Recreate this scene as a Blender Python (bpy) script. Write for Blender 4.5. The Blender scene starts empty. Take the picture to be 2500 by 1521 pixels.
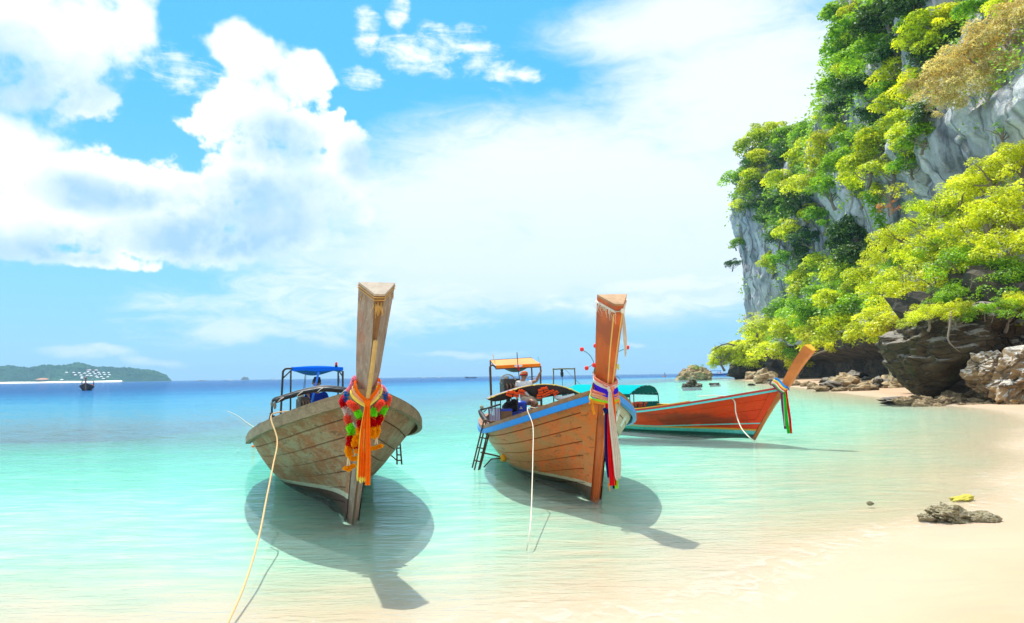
import bpy, bmesh, math, random
import numpy as np
from mathutils import Vector, Matrix, Euler, noise
from mathutils.bvhtree import BVHTree

R = math.radians
rng = np.random.default_rng(7)
random.seed(7)
SC = bpy.context.scene
COL = SC.collection

# ------------------------------------------------------------------ camera
CAM_H, FPX, IW, IH = 1.6, 1667.0, 2500.0, 1521.0
PITCH, ROLL = math.atan(157 / 1667.0), R(-0.8)
cam_d = bpy.data.cameras.new('camera')
cam = bpy.data.objects.new('camera', cam_d)
COL.objects.link(cam)
cam_d.sensor_width = 36.0
cam_d.lens = 36.0 * FPX / IW
cam_d.clip_start, cam_d.clip_end = 0.1, 30000
cam.matrix_world = (Matrix.Translation((0, 0, CAM_H)) @ Matrix.Rotation(R(90) + PITCH, 4, 'X')
                    @ Matrix.Rotation(ROLL, 4, 'Z'))
SC.camera = cam
CM = cam.matrix_world.to_3x3()

def ray(px, py):
    return (CM @ Vector(((px - IW / 2) / FPX, -(py - IH / 2) / FPX, -1.0)))

def at(px, py, y):
    """point at depth y seen at photo pixel px, py"""
    d = ray(px, py)
    return Vector((0, 0, CAM_H)) + d * (y / d.y)

def ground(px, py, z=0.0):
    d = ray(px, py)
    return Vector((0, 0, CAM_H)) + d * ((z - CAM_H) / d.z)

# ------------------------------------------------------------------ node helper
class S:
    """a node socket with arithmetic"""
    def __init__(s, nt, sock): s.nt, s.k = nt, sock
    def _m(s, op, *a, clamp=False):
        n = s.nt.nodes.new('ShaderNodeMath'); n.operation = op; n.use_clamp = clamp
        for i, x in enumerate((s,) + a): put(s.nt, n.inputs[i], x)
        return S(s.nt, n.outputs[0])
    def __add__(s, o): return s._m('ADD', o)
    def __radd__(s, o): return s._m('ADD', o)
    def __sub__(s, o): return s._m('SUBTRACT', o)
    def __rsub__(s, o): return (s * -1.0) + o
    def __mul__(s, o): return s._m('MULTIPLY', o)
    def __rmul__(s, o): return s._m('MULTIPLY', o)
    def __truediv__(s, o): return s._m('DIVIDE', o)
    def __pow__(s, o): return s._m('POWER', o)
    def max(s, o): return s._m('MAXIMUM', o)
    def min(s, o): return s._m('MINIMUM', o)
    def smax(s, o, k): return s._m('SMOOTH_MAX', o, k)
    def lt(s, o): return s._m('LESS_THAN', o)
    def gt(s, o): return s._m('GREATER_THAN', o)
    def abs(s): return s._m('ABSOLUTE')
    def sin(s): return s._m('SINE')
    def exp(s): return s._m('EXPONENT')
    def clamp(s): return s._m('ADD', 0.0, clamp=True)
    def step(s, a, b):
        n = s.nt.nodes.new('ShaderNodeMapRange'); n.interpolation_type = 'SMOOTHSTEP'
        put(s.nt, n.inputs[0], s); n.inputs[1].default_value = a; n.inputs[2].default_value = b
        return S(s.nt, n.outputs[0])
    def ramp(s, pts, mode='LINEAR'):
        n = s.nt.nodes.new('ShaderNodeValToRGB'); n.color_ramp.interpolation = mode
        e = n.color_ramp.elements
        while len(e) < len(pts): e.new(0.5)
        for q, (p, c) in zip(e, pts):
            q.position = p
            q.color = (c[0], c[1], c[2], 1) if hasattr(c, '__len__') else (c, c, c, 1)
        put(s.nt, n.inputs[0], s)
        return S(s.nt, n.outputs[0])

def put(nt, sock, v):
    if isinstance(v, S): nt.links.new(v.k, sock)
    elif hasattr(v, '__len__'):
        sock.default_value = tuple(v) + ((1,) if len(v) == 3 and len(sock.default_value) == 4 else ())
    else: sock.default_value = v

def new(nt, kind, out=0, props=None, **ins):
    n = nt.nodes.new('ShaderNode' + kind)
    for k, v in (props or {}).items(): setattr(n, k, v)
    for k, v in ins.items():
        k = k.replace('_', ' ')
        put(nt, n.inputs[int(k)] if k.isdigit() else n.inputs[k], v)
    return S(nt, n.outputs[out])

def mix(nt, f, a, b, blend='MIX'):
    n = nt.nodes.new('ShaderNodeMix'); n.data_type = 'RGBA'; n.blend_type = blend
    put(nt, n.inputs[0], f); put(nt, n.inputs[6], a); put(nt, n.inputs[7], b)
    return S(nt, n.outputs[2])

def coord(nt, kind='Object', scale=(1, 1, 1), rot=(0, 0, 0), loc=(0, 0, 0)):
    t = nt.nodes.new('ShaderNodeTexCoord')
    m = nt.nodes.new('ShaderNodeMapping')
    m.inputs['Scale'].default_value = scale; m.inputs['Rotation'].default_value = rot
    m.inputs['Location'].default_value = loc
    nt.links.new(t.outputs[kind], m.inputs[0])
    return S(nt, m.outputs[0])

def nz(nt, vec, scale, detail=4, rough=0.55, dist=0.0, out=0):
    return new(nt, 'TexNoise', out, Vector=vec, Scale=scale, Detail=detail, Roughness=rough, Distortion=dist)

def vor(nt, vec, scale, feature='F1', out=0):
    return new(nt, 'TexVoronoi', out, dict(feature=feature), Vector=vec, Scale=scale)

def xyz(nt, vec):
    n = nt.nodes.new('ShaderNodeSeparateXYZ'); put(nt, n.inputs[0], vec)
    return [S(nt, o) for o in n.outputs]

def material(name):
    m = bpy.data.materials.new(name); m.use_nodes = True
    nt = m.node_tree; nt.nodes.clear()
    o = nt.nodes.new('ShaderNodeOutputMaterial')
    return m, nt, o.inputs['Surface']

def bump(nt, h, strength=0.3, dist=0.02, normal=None):
    n = nt.nodes.new('ShaderNodeBump'); n.inputs['Strength'].default_value = strength
    n.inputs['Distance'].default_value = dist
    put(nt, n.inputs['Height'], h)
    if normal is not None: put(nt, n.inputs['Normal'], normal)
    return S(nt, n.outputs[0])

def pbsdf(nt, out, color, rough=0.6, normal=None, spec=0.4, metal=0.0, **kw):
    n = nt.nodes.new('ShaderNodeBsdfPrincipled')
    put(nt, n.inputs['Base Color'], color); put(nt, n.inputs['Roughness'], rough)
    n.inputs['Specular IOR Level'].default_value = spec; n.inputs['Metallic'].default_value = metal
    if normal is not None: put(nt, n.inputs['Normal'], normal)
    for k, v in kw.items(): put(nt, n.inputs[k.replace('_', ' ')], v)
    if out is not None: nt.links.new(n.outputs[0], out)
    return S(nt, n.outputs[0])

# ------------------------------------------------------------------ world: sun, sky, clouds
SUN_EL, SUN_AZ = R(65), R(-22)           # azimuth from +Y towards +X
SUN_DIR = Vector((math.sin(SUN_AZ) * math.cos(SUN_EL), math.cos(SUN_AZ) * math.cos(SUN_EL), math.sin(SUN_EL)))
sl = bpy.data.lights.new('sun', 'SUN'); sl.energy = 2.1; sl.angle = R(0.5); sl.color = (1.0, 0.95, 0.86)
so = bpy.data.objects.new('sun', sl); COL.objects.link(so)
so.rotation_euler = SUN_DIR.to_track_quat('Z', 'Y').to_euler()
SC.view_settings.view_transform = 'Standard'
SC.view_settings.look = 'None'
SC.view_settings.gamma = 1.0
SC.view_settings.use_curve_mapping = False
SC.view_settings.exposure = 1.42
SC.cycles.use_denoising = True
SC.cycles.max_bounces = 10
SC.cycles.transparent_max_bounces = 16
SC.cycles.sample_clamp_indirect = 8.0

def build_world():
    w = bpy.data.worlds.new('World'); SC.world = w; w.use_nodes = True
    w.cycles.sampling_method = 'MANUAL'; w.cycles.sample_map_resolution = 512
    nt = w.node_tree; nt.nodes.clear()
    out = nt.nodes.new('ShaderNodeOutputWorld')
    bg = nt.nodes.new('ShaderNodeBackground'); bg.inputs[1].default_value = 0.078
    nt.links.new(bg.outputs[0], out.inputs[0])
    sky = nt.nodes.new('ShaderNodeTexSky'); sky.sky_type = 'NISHITA'; sky.sun_disc = False
    sky.sun_elevation = SUN_EL; sky.sun_rotation = SUN_AZ
    sky.air_density = 1.0; sky.dust_density = 0.4; sky.ozone_density = 1.5
    skc = S(nt, sky.outputs[0])
    tc = nt.nodes.new('ShaderNodeTexCoord')
    d = S(nt, tc.outputs['Generated'])
    x, y, z = xyz(nt, d)
    az = x._m('ARCTAN2', y)                       # radians, 0 = straight ahead
    el = z._m('ARCSINE')
    warp = nz(nt, d, 9.0, 3, 0.6, out=1)
    wx, wy, wz = xyz(nt, warp)
    azw = az + (wx - 0.5) * 0.07
    elw = el + (wy - 0.5) * 0.06
    def ang(px, py):
        v = ray(px, py).normalized()
        return math.atan2(v.x, v.y), math.asin(v.z), 1.0 / FPX * (v.y ** 1.0)
    def blobs(lst, A, E, k=0.25):
        acc = None
        for px, py, sx, sy in lst:
            a0, e0, u = ang(px, py)
            q = ((A - a0) * (1 / (sx * u))); r = ((E - e0) * (1 / (sy * u)))
            f = 1.0 - (q * q + r * r)
            f = f.max(-3.0)
            acc = f if acc is None else acc.smax(f, k)
        return acc
    # tall and broken cumulus
    cum = blobs([(562, 118, 55, 45), (600, 88, 62, 46), (655, 128, 60, 55), (690, 168, 58, 52), (745, 160, 62, 46), (775, 215, 55, 62), (795, 290, 50, 55), (600, 205, 75, 65), (665, 225, 95, 75), (850, 420, 55, 60), (540, 240, 50, 40), (610, 135, 95, 80), (725, 205, 85, 85), (640, 270, 120, 110), (735, 310, 100, 110), (835, 365, 75, 70),
                 (630, 420, 200, 130), (770, 450, 150, 110), (690, 560, 190, 100), (500, 300, 90, 50), (500, 520, 150, 100),
                 (40, 370, 150, 95), (230, 440, 190, 85), (420, 460, 150, 70), (110, 520, 230, 120), (350, 570, 260, 80),
                 (560, 610, 170, 50), (180, 625, 260, 35), (870, 520, 40, 40),
                 (-180, 420, 220, 110), (-420, 500, 240, 100), (-260, 90, 200, 120), (-560, 250, 180, 90), (40, 60, 200, 130), (190, 90, 170, 140), (320, 50, 70, 95), (140, 215, 130, 95)], azw, elw)
    wisp = blobs([(880, 190, 70, 32), (1060, 125, 130, 50), (1150, 140, 80, 60), (1210, 185, 60, 40), (900, 75, 40, 50),
                  (1290, 195, 50, 25), (560, 230, 160, 40), (430, 180, 120, 70), (560, 330, 60, 25), (980, 20, 30, 50)], azw, elw)
    veil = blobs([(1330, 430, 420, 150), (1560, 510, 420, 200), (1080, 520, 300, 130), (1800, 230, 330, 190), (2050, 350, 400, 300),
                  (1200, 650, 520, 110), (1650, 650, 400, 120), (1650, 60, 330, 80)], az, el, 0.5)
    low = blobs([(760, 760, 330, 70), (700, 735, 150, 35), (820, 690, 120, 22), (900, 760, 260, 40), (520, 785, 70, 25), (640, 815, 220, 25), (1650, 690, 160, 16),
                 (1560, 745, 200, 20), (190, 860, 60, 14), (275, 852, 50, 14), (390, 870, 60, 10), (1130, 860, 120, 10), (1540, 845, 40, 8)], azw, elw)
    fb = nz(nt, d, 9.0, 6, 0.60)
    fb2 = nz(nt, d, 60.0, 3, 0.62)
    wd = new(nt, 'VectorMath', 0, dict(operation='MULTIPLY_ADD'), **{'0': warp, '1': (0.05, 0.05, 0.05), '2': d})
    bil = vor(nt, wd, 15.0); bil2 = vor(nt, wd, 38.0)
    detail = (fb - 0.5) * 1.8 + (fb2 - 0.5) * 1.05
    dens_c = cum + detail + (0.45 - bil) * 0.95 + (0.45 - bil2) * 0.65
    # crisp tops, ragged dissolving undersides
    soft = nz(nt, d, 5.0, 4, 0.5)
    hard = dens_c.step(-0.16, 0.34); ragged = dens_c.step(-0.45, 0.95)
    c_mask = hard + (ragged - hard) * soft.step(0.38, 0.58)
    st = new(nt, 'Mapping', 0, Vector=d, Scale=(1.0, 1.0, 3.2), Rotation=(0.0, 0.0, 0.0))
    sfb = nz(nt, st, 14.0, 5, 0.68, 0.6)
    w_mask = (wisp * 0.8 + detail * 1.5 + (sfb - 0.5) * 3.4).step(-0.25, 1.5) * 0.9
    l_mask = (low * 0.8 + (sfb - 0.5) * 4.2 + (fb - 0.5) * 1.2).step(-0.9, 1.3) * 0.72
    v_mask = (veil + (fb - 0.5) * 1.1 + (sfb - 0.5) * 1.5).step(-1.1, 0.9) * 0.98
    # unseen broken cloud behind, overhead and aside, thickened and whitened for fill light
    back = (y * -1.0).step(-0.1, 0.35).max(el.step(0.62, 0.85)).max(az.abs().step(0.80, 1.05))
    g_mask = (nz(nt, d, 3.2, 4, 0.6) - 0.5).step(-0.16, 0.10) * back * 0.95
    # blue of the clear sky: saturated towards cyan like the photograph
    base = mix(nt, 1.0, skc, (0.30, 0.77, 0.88), 'MULTIPLY')
    base = mix(nt, 0.55, base, (0.60, 3.2, 5.9))
    horizon = (1.0 - el * 2.3).clamp()
    base = mix(nt, horizon ** 1.6 * 0.9, base, (2.1, 3.6, 5.1))
    # soft blue-grey interiors of the thick clouds
    shade = blobs([(705, 520, 200, 95), (520, 590, 190, 60), (140, 200, 190, 90), (880, 400, 50, 60), (60, 600, 170, 50), (680, 350, 110, 60), (250, 480, 130, 40)], az, el, 0.5)
    sh = (shade * 0.8 + (fb - 0.5) * 4.2).step(-1.5, 1.5)
    sh2 = ((bil - 0.38) * 0.7 + (0.5 - fb) * 0.9 + (bil2 - 0.4) * 0.25 + 0.1).clamp() * dens_c.step(0.25, 1.0)
    ccol = mix(nt, (sh * 0.95 + sh2 * 0.75).clamp(), (6.3, 6.4, 6.5), (2.2, 3.6, 5.6))
    vcol = mix(nt, (el * 3.2).clamp(), (3.6, 4.6, 5.4), (4.8, 5.3, 5.6))
    col = mix(nt, v_mask, base, vcol)
    col = mix(nt, l_mask, col, (5.0, 5.5, 5.9))
    col = mix(nt, w_mask, col, (6.0, 6.2, 6.4))
    col = mix(nt, c_mask, col, ccol)
    col = mix(nt, g_mask, col, (7.6, 7.7, 7.8))
    nt.links.new(col.k, bg.inputs[0])
build_world()

# ------------------------------------------------------------------ object helpers
def tag(o, label=None, cat=None, group=None, kind=None):
    if label: o['label'] = label
    if cat: o['category'] = cat
    if group: o['group'] = group
    if kind: o['kind'] = kind
    return o

def empty(name, loc=(0, 0, 0), rot=(0, 0, 0), parent=None):
    o = bpy.data.objects.new(name, None); COL.objects.link(o)
    o.location = loc; o.rotation_euler = rot; o.empty_display_size = 0.2
    if parent: o.parent = parent
    return o

class MB:
    """collects shapes into one mesh"""
    def __init__(s): s.v, s.f, s.m = [], [], []
    def add(s, verts, faces, mi=0):
        b = len(s.v); s.v += [tuple(p) for p in verts]
        s.f += [tuple(b + i for i in f) for f in faces]; s.m += [mi] * len(faces)
    def box(s, c, size, rot=None, mi=0, taper=1.0):
        hx, hy, hz = (q / 2 for q in size); vs = []
        for z in (-1, 1):
            k = taper if z > 0 else 1.0
            for x, y in ((-1, -1), (1, -1), (1, 1), (-1, 1)): vs.append(Vector((x * hx * k, y * hy * k, z * hz)))
        if rot is not None:
            mm = Euler(rot).to_matrix(); vs = [mm @ p for p in vs]
        s.add([p + Vector(c) for p in vs], [(3, 2, 1, 0), (4, 5, 6, 7), (0, 1, 5, 4), (1, 2, 6, 5), (2, 3, 7, 6), (3, 0, 4, 7)], mi)
    def tube(s, pts, r, n=8, mi=0, caps=True, smooth_path=0):
        pts = [Vector(p) for p in pts]
        if smooth_path: pts = spline(pts, smooth_path)
        rr = r if hasattr(r, '__len__') else [r] * len(pts)
        if len(rr) != len(pts): rr = list(np.interp(np.linspace(0, 1, len(pts)), np.linspace(0, 1, len(rr)), rr))
        vs = []; prev = None
        for i, p in enumerate(pts):
            t = (pts[min(i + 1, len(pts) - 1)] - pts[max(i - 1, 0)]).normalized()
            if prev is None:
                a = Vector((0, 0, 1)) if abs(t.z) < 0.9 else Vector((1, 0, 0))
                prev = t.cross(a).normalized()
            prev = (prev - t * prev.dot(t)).normalized(); bb = t.cross(prev)
            for k in range(n):
                a = 2 * math.pi * k / n
                vs.append(p + (prev * math.cos(a) + bb * math.sin(a)) * rr[i])
        fs = []
        for i in range(len(pts) - 1):
            for k in range(n):
                fs.append((i * n + k, i * n + (k + 1) % n, (i + 1) * n + (k + 1) % n, (i + 1) * n + k))
        if caps:
            fs.append(tuple(range(n - 1, -1, -1))); fs.append(tuple((len(pts) - 1) * n + k for k in range(n)))
        s.add(vs, fs, mi)
    def ball(s, c, r, n=8, mi=0, sq=(1, 1, 1)):
        vs = [(c[0], c[1], c[2] - r * sq[2])]; m = max(3, n // 2)
        for i in range(1, m):
            a = math.pi * i / m
            for k in range(n):
                b = 2 * math.pi * k / n
                vs.append((c[0] + r * sq[0] * math.sin(a) * math.cos(b), c[1] + r * sq[1] * math.sin(a) * math.sin(b), c[2] - r * sq[2] * math.cos(a)))
        vs.append((c[0], c[1], c[2] + r * sq[2])); fs = []
        for k in range(n): fs.append((0, 1 + (k + 1) % n, 1 + k))
        for i in range(m - 2):
            for k in range(n):
                a = 1 + i * n
                fs.append((a + k, a + (k + 1) % n, a + n + (k + 1) % n, a + n + k))
        l = 1 + (m - 2) * n
        for k in range(n): fs.append((l + k, l + (k + 1) % n, len(vs) - 1))
        s.add(vs, fs, mi)
    def grid(s, G, mi=0, flip=False):
        """G: array [i][j] of points"""
        G = np.asarray(G, float); a, b = G.shape[:2]
        f = []
        for i in range(a - 1):
            for j in range(b - 1):
                q = (i * b + j, (i + 1) * b + j, (i + 1) * b + j + 1, i * b + j + 1)
                f.append(q[::-1] if flip else q)
        s.add(G.reshape(-1, 3), f, mi)
    def build(s, name, mats, parent=None, smooth=False, label=None):
        me = bpy.data.meshes.new(name); me.from_pydata([tuple(map(float, p)) for p in s.v], [], s.f)
        for m in (mats if isinstance(mats, (list, tuple)) else [mats]): me.materials.append(m)
        me.polygons.foreach_set('material_index', s.m)
        me.polygons.foreach_set('use_smooth', [bool(smooth)] * len(s.f))
        me.update()
        o = bpy.data.objects.new(name, me); COL.objects.link(o)
        if parent: o.parent = parent
        if label: o['label'] = label
        return o

def spline(pts, n=8):
    """Catmull-Rom through pts"""
    pts = [Vector(p) for p in pts]; P = [pts[0] * 2 - pts[1]] + pts + [pts[-1] * 2 - pts[-2]]; out = []
    for i in range(1, len(P) - 2):
        a, b, c, d = P[i - 1:i + 3]
        for k in range(n):
            t = k / n
            out.append(0.5 * ((2 * b) + (c - a) * t + (2 * a - 5 * b + 4 * c - d) * t * t + (3 * b - a - 3 * c + d) * t ** 3))
    out.append(pts[-1]); return out

def mesh_np(name, V, F, mat, parent=None, smooth=False):
    """V (n,3), F (m,4) arrays"""
    me = bpy.data.meshes.new(name)
    V = np.ascontiguousarray(V, np.float32); F = np.ascontiguousarray(F, np.int32)
    me.vertices.add(len(V)); me.vertices.foreach_set('co', V.ravel())
    k = F.shape[1]
    me.loops.add(F.size); me.loops.foreach_set('vertex_index', F.ravel())
    me.polygons.add(len(F)); me.polygons.foreach_set('loop_start', np.arange(0, F.size, k, dtype=np.int32))
    me.polygons.foreach_set('loop_total', np.full(len(F), k, np.int32))
    me.polygons.foreach_set('use_smooth', [bool(smooth)] * len(F))
    me.update(calc_edges=True); me.validate()
    if mat: me.materials.append(mat)
    o = bpy.data.objects.new(name, me); COL.objects.link(o)
    if parent: o.parent = parent
    return o

def grid_faces(a, b, wrap=False):
    i, j = np.meshgrid(np.arange(a - 1), np.arange(b if wrap else b - 1), indexing='ij'); j2 = (j + 1) % b
    return np.stack([i * b + j, (i + 1) * b + j, (i + 1) * b + j2, i * b + j2], -1).reshape(-1, 4)

def fbm(p, o=4, h=0.9): return noise.fractal(Vector(p), h, 2.0, o)

# ------------------------------------------------------------------ simple materials
def plain(name, c, rough=0.6, var=0.15, scale=12, spec=0.4, metal=0.0, bmp=0.0, coords='Object'):
    m, nt, out = material(name)
    n = nz(nt, coord(nt, coords), scale, 5)
    k = 1.0 - var + n * (2 * var)
    cc = mix(nt, 1.0, c, new(nt, 'CombineColor', 0, Red=k, Green=k, Blue=k), 'MULTIPLY')
    pbsdf(nt, out, cc, rough, bump(nt, n, bmp, 0.01) if bmp else None, spec, metal)
    return m

def cloth(name, c, trans=0.25):
    m, nt, out = material(name)
    n = nz(nt, coord(nt, 'Object', (1, 1, 1)), 30, 3)
    k = 0.86 + n * 0.28
    cc = mix(nt, 1.0, c, new(nt, 'CombineColor', 0, Red=k, Green=k, Blue=k), 'MULTIPLY')
    d = new(nt, 'BsdfDiffuse', 0, Color=cc); t = new(nt, 'BsdfTranslucent', 0, Color=cc)
    mx = new(nt, 'MixShader', 0, **{'0': trans, '1': d, '2': t})
    nt.links.new(mx.k, out)
    return m

# ================================================================== SETTING: sand, sea
SHORE = np.array([(-120, -6), (-40, 0.6), (-8, 2.6), (-3, 3.4), (0, 4.25), (1.6, 5.0), (2.5, 5.8), (3.6, 6.55), (5.2, 7.4), (6.9, 8.8), (8.6, 11.0), (11.2, 14.6), (16, 20.5),
                  (19.3, 26), (20.2, 31.5), (23, 44), (27.5, 62), (33, 85), (42, 117), (53, 160), (61, 186), (82, 215), (300, 260)], float)
LAND = np.vstack([SHORE, [(500, 260), (500, -200), (-120, -200)]])

def shore_dist(x, y):
    """metres to the waterline, positive at sea"""
    x = np.asarray(x, float); y = np.asarray(y, float)
    best = np.full(x.shape, 1e9)
    for (ax, ay), (bx, by) in zip(SHORE[:-1], SHORE[1:]):
        dx, dy = bx - ax, by - ay
        t = np.clip(((x - ax) * dx + (y - ay) * dy) / (dx * dx + dy * dy), 0, 1)
        best = np.minimum(best, np.hypot(x - ax - t * dx, y - ay - t * dy))
    ins = np.zeros(x.shape, bool)
    n = len(LAND)
    for i in range(n):
        ax, ay = LAND[i]; bx, by = LAND[(i + 1) % n]
        c = (ay > y) != (by > y)
        with np.errstate(divide='ignore', invalid='ignore'):
            xi = ax + (y - ay) * (bx - ax) / (by - ay if by != ay else 1e-9)
        ins ^= c & (x < xi)
    return np.where(ins, -best, best)

def wob(x, y):
    return (0.35 * np.sin(x * 0.9 + 1.3 * np.sin(y * 0.5)) + 0.25 * np.sin(y * 1.3 + x * 0.4 + 1.0) + 0.18 * np.sin(2.3 * x - 1.7 * y)
            + 0.1 * np.sin(5.1 * x + 3.3 * y))

def sand_z(x, y):
    d = shore_dist(x, y)
    r = np.hypot(x, y)
    d = d + wob(x, y) * np.clip(np.abs(d) / 3.0, 0.35, 1.0) * np.clip(20.0 / (r + 1), 0.25, 1.0)
    sea = 0.032 * d + 0.0005 * np.clip(d, 0, 200) ** 2
    land = 0.05 * np.clip(-d, 0, 30) + 0.02 * np.clip(-d - 30, 0, 200)
    z = np.where(d > 0, -np.minimum(sea, 14.0), np.minimum(land, 2.2))
    z = z - 0.15 * np.exp(-((x + 1.7) ** 2 + (y - 7.9) ** 2) / (2 * 1.1 ** 2)) - 0.05 * np.exp(-((x - 1.3) ** 2 + (y - 9.0) ** 2) / (2 * 1.0 ** 2))
    for bx, by, bh in ((-1.84, 7.95, 0.19), (1.08, 9.05, 0.08)):          # mounds added where the bows rest, blocking sun under the stems
        z = z + bh * np.exp(-((x - bx) ** 2 + (y - by) ** 2) / (2 * 0.5 ** 2))
    return z

def polar_sheet():
    th = np.concatenate([np.linspace(-52, 52, 560), np.linspace(54, 306, 110)]) * math.pi / 180
    rr = np.concatenate([[0.05, 0.6], np.geomspace(1.3, 12000, 300)])
    T, Q = np.meshgrid(th, rr, indexing='ij')
    return np.sin(T) * Q, np.cos(T) * Q

PX, PY = polar_sheet()
PZ = sand_z(PX, PY)
NA, NR = PX.shape
F_ = grid_faces(NR, NA, True)          # rings outward

def mat_sand():
    m, nt, out = material('sand')
    geo = nt.nodes.new('ShaderNodeNewGeometry'); p = S(nt, geo.outputs['Position'])
    n1 = nz(nt, p, 0.45, 5); n2 = nz(nt, p, 7.0, 6); n3 = nz(nt, p, 160.0, 3)
    x, y, z = xyz(nt, p)
    st = new(nt, 'Mapping', 0, Vector=p, Scale=(0.7, 2.6, 1), Rotation=(0, 0, R(-32)))
    n4 = nz(nt, st, 1.6, 5, 0.6, 0.6)
    c = mix(nt, n1.step(0.3, 0.7), (0.47, 0.315, 0.195), (0.53, 0.375, 0.25))
    c = mix(nt, n4.step(0.42, 0.72) * 0.5, c, (0.43, 0.315, 0.22))
    c = mix(nt, (n2 - 0.5).step(0.08, 0.25) * 0.2, c, (0.5, 0.38, 0.25))
    c = mix(nt, (n3 - 0.5).step(0.12, 0.3) * 0.3, c, (0.42, 0.32, 0.22))
    # wet band along the water, and coral-white sand below it
    wet = (z + (n1 - 0.5) * 0.05).step(0.075, 0.01)
    c = mix(nt, wet * 0.5, c, (0.58, 0.46, 0.34))
    under = z.step(-0.02, -0.30)
    c = mix(nt, under, c, (0.76, 0.69, 0.58))
    h = n2 * 0.6 + n3 * 0.25 + n4 * 1.2
    nrm = bump(nt, h, 0.35, 0.02)
    rough = 0.9 - wet * (1.0 - under) * 0.45
    pbsdf(nt, out, c, rough, nrm, 0.3)
    return m

sand = mesh_np('sand', np.stack([PX.T, PY.T, PZ.T], -1).reshape(-1, 3), F_[:, ::-1], mat_sand(), smooth=True)
tag(sand, 'pale sand of the beach and the shallow sea floor', kind='structure')

def mat_sea():
    m, nt, out = material('sea_water')
    geo = nt.nodes.new('ShaderNodeNewGeometry'); p = S(nt, geo.outputs['Position'])
    at_ = nt.nodes.new('ShaderNodeAttribute'); at_.attribute_name = 'depth'; dep = S(nt, at_.outputs['Fac'])
    dd = dep.max(0.0)
    # ripples: fine near, long further out
    r1 = new(nt, 'Mapping', 0, Vector=p, Scale=(0.7, 2.8, 1.0), Rotation=(0, 0, R(8)))
    a = nz(nt, r1, 1.9, 5, 0.55, 0.5)
    b = nz(nt, r1, 0.42, 4, 0.55, 0.4)
    c_ = nz(nt, new(nt, 'Mapping', 0, Vector=p, Scale=(0.05, 0.19, 1)), 1.0, 5, 0.6)
    e = nz(nt, r1, 6.5, 3, 0.5, 0.6)
    calm = dd.step(0.0, 0.5)
    h = a * 0.085 * (0.3 + calm * 0.7) + b * 0.22 * calm + e * 0.016 + c_ * 1.6 * dd.step(1.2, 5.0)
    nrm = bump(nt, h, 0.85, 1.0)
    # large patches of deeper and shallower looking water
    big = nz(nt, new(nt, 'Mapping', 0, Vector=p, Scale=(0.016, 0.05, 1)), 1.0, 5, 0.6, 0.5)
    big2 = nz(nt, new(nt, 'Mapping', 0, Vector=p, Scale=(0.07, 0.30, 1)), 1.0, 6, 0.62, 0.4)
    dv = dd * (0.7 + big * 0.6) * (0.5 + big2 * 1.0) * (0.35 + a.step(0.25, 0.75) * 1.3)
    tr = (dv * -2.7).exp(); tg = (dv * -0.20).exp(); tb = (dv * -0.46).exp()
    tint = new(nt, 'CombineColor', 0, Red=tr, Green=tg, Blue=tb)
    body = (dv / 14.0)._m('POWER', 0.5).ramp([(0.0, (0.56, 0.62, 0.55)), (0.13, (0.44, 0.55, 0.55)), (0.24, (0.25, 0.45, 0.54)), (0.36, (0.08, 0.36, 0.53)), (0.50, (0.025, 0.25, 0.46)), (0.66, (0.010, 0.12, 0.33)), (0.85, (0.008, 0.09, 0.28)), (1.0, (0.008, 0.085, 0.26))])
    cloud = 1.0 - (dv * -1.0).exp()
    tp = new(nt, 'BsdfTransparent', 0, Color=tint)
    df = new(nt, 'BsdfDiffuse', 0, Color=body, Normal=bump(nt, h, 1.0, 1.0))
    mx = new(nt, 'MixShader', 0, **{'0': cloud * 0.86, '1': tp, '2': df})
    # foam lace at the very edge
    fo = nz(nt, p, 5.0, 6, 0.65, 1.2); fo2 = nz(nt, p, 0.7, 4)
    foam = (1.0 - ((dep - 0.012).abs() / (0.008 + fo2 * 0.02))).clamp() * (fo - 0.46).step(0.0, 0.2) * 0.22
    wf = nz(nt, new(nt, 'Mapping', 0, Vector=p, Scale=(0.5, 1.6, 1)), 3.0, 6, 0.7)
    caps = (wf - 0.69).step(0.0, 0.05) * dd.step(0.8, 3.0) * 0.35
    fd = new(nt, 'BsdfDiffuse', 0, Color=(0.82, 0.84, 0.82))
    mx = new(nt, 'MixShader', 0, **{'0': (foam + caps).clamp(), '1': mx, '2': fd})
    fr = new(nt, 'Fresnel', 0, IOR=1.33, Normal=nrm)
    gl = new(nt, 'BsdfGlossy', 0, Color=(1, 1, 1), Roughness=0.04, Normal=nrm)
    edge = dep.step(0.0, 0.03)
    f = (fr * 0.6).min(0.5) * edge
    fin = new(nt, 'MixShader', 0, **{'0': f, '1': mx, '2': gl})
    nt.links.new(fin.k, out)
    return m

dep_v = -PZ.T.reshape(-1)
keep = (dep_v[F_] > -0.02).any(1)
sea = mesh_np('sea', np.stack([PX.T, PY.T, np.zeros_like(PX.T)], -1).reshape(-1, 3), F_[keep][:, ::-1], mat_sea(), smooth=True)
at_d = sea.data.attributes.new('depth', 'FLOAT', 'POINT')
at_d.data.foreach_set('value', dep_v.astype(np.float32) if len(at_d.data) == len(dep_v) else np.zeros(len(at_d.data), np.float32))
tag(sea, 'clear turquoise sea, pale over the sand and dark blue far out', kind='structure')

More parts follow.
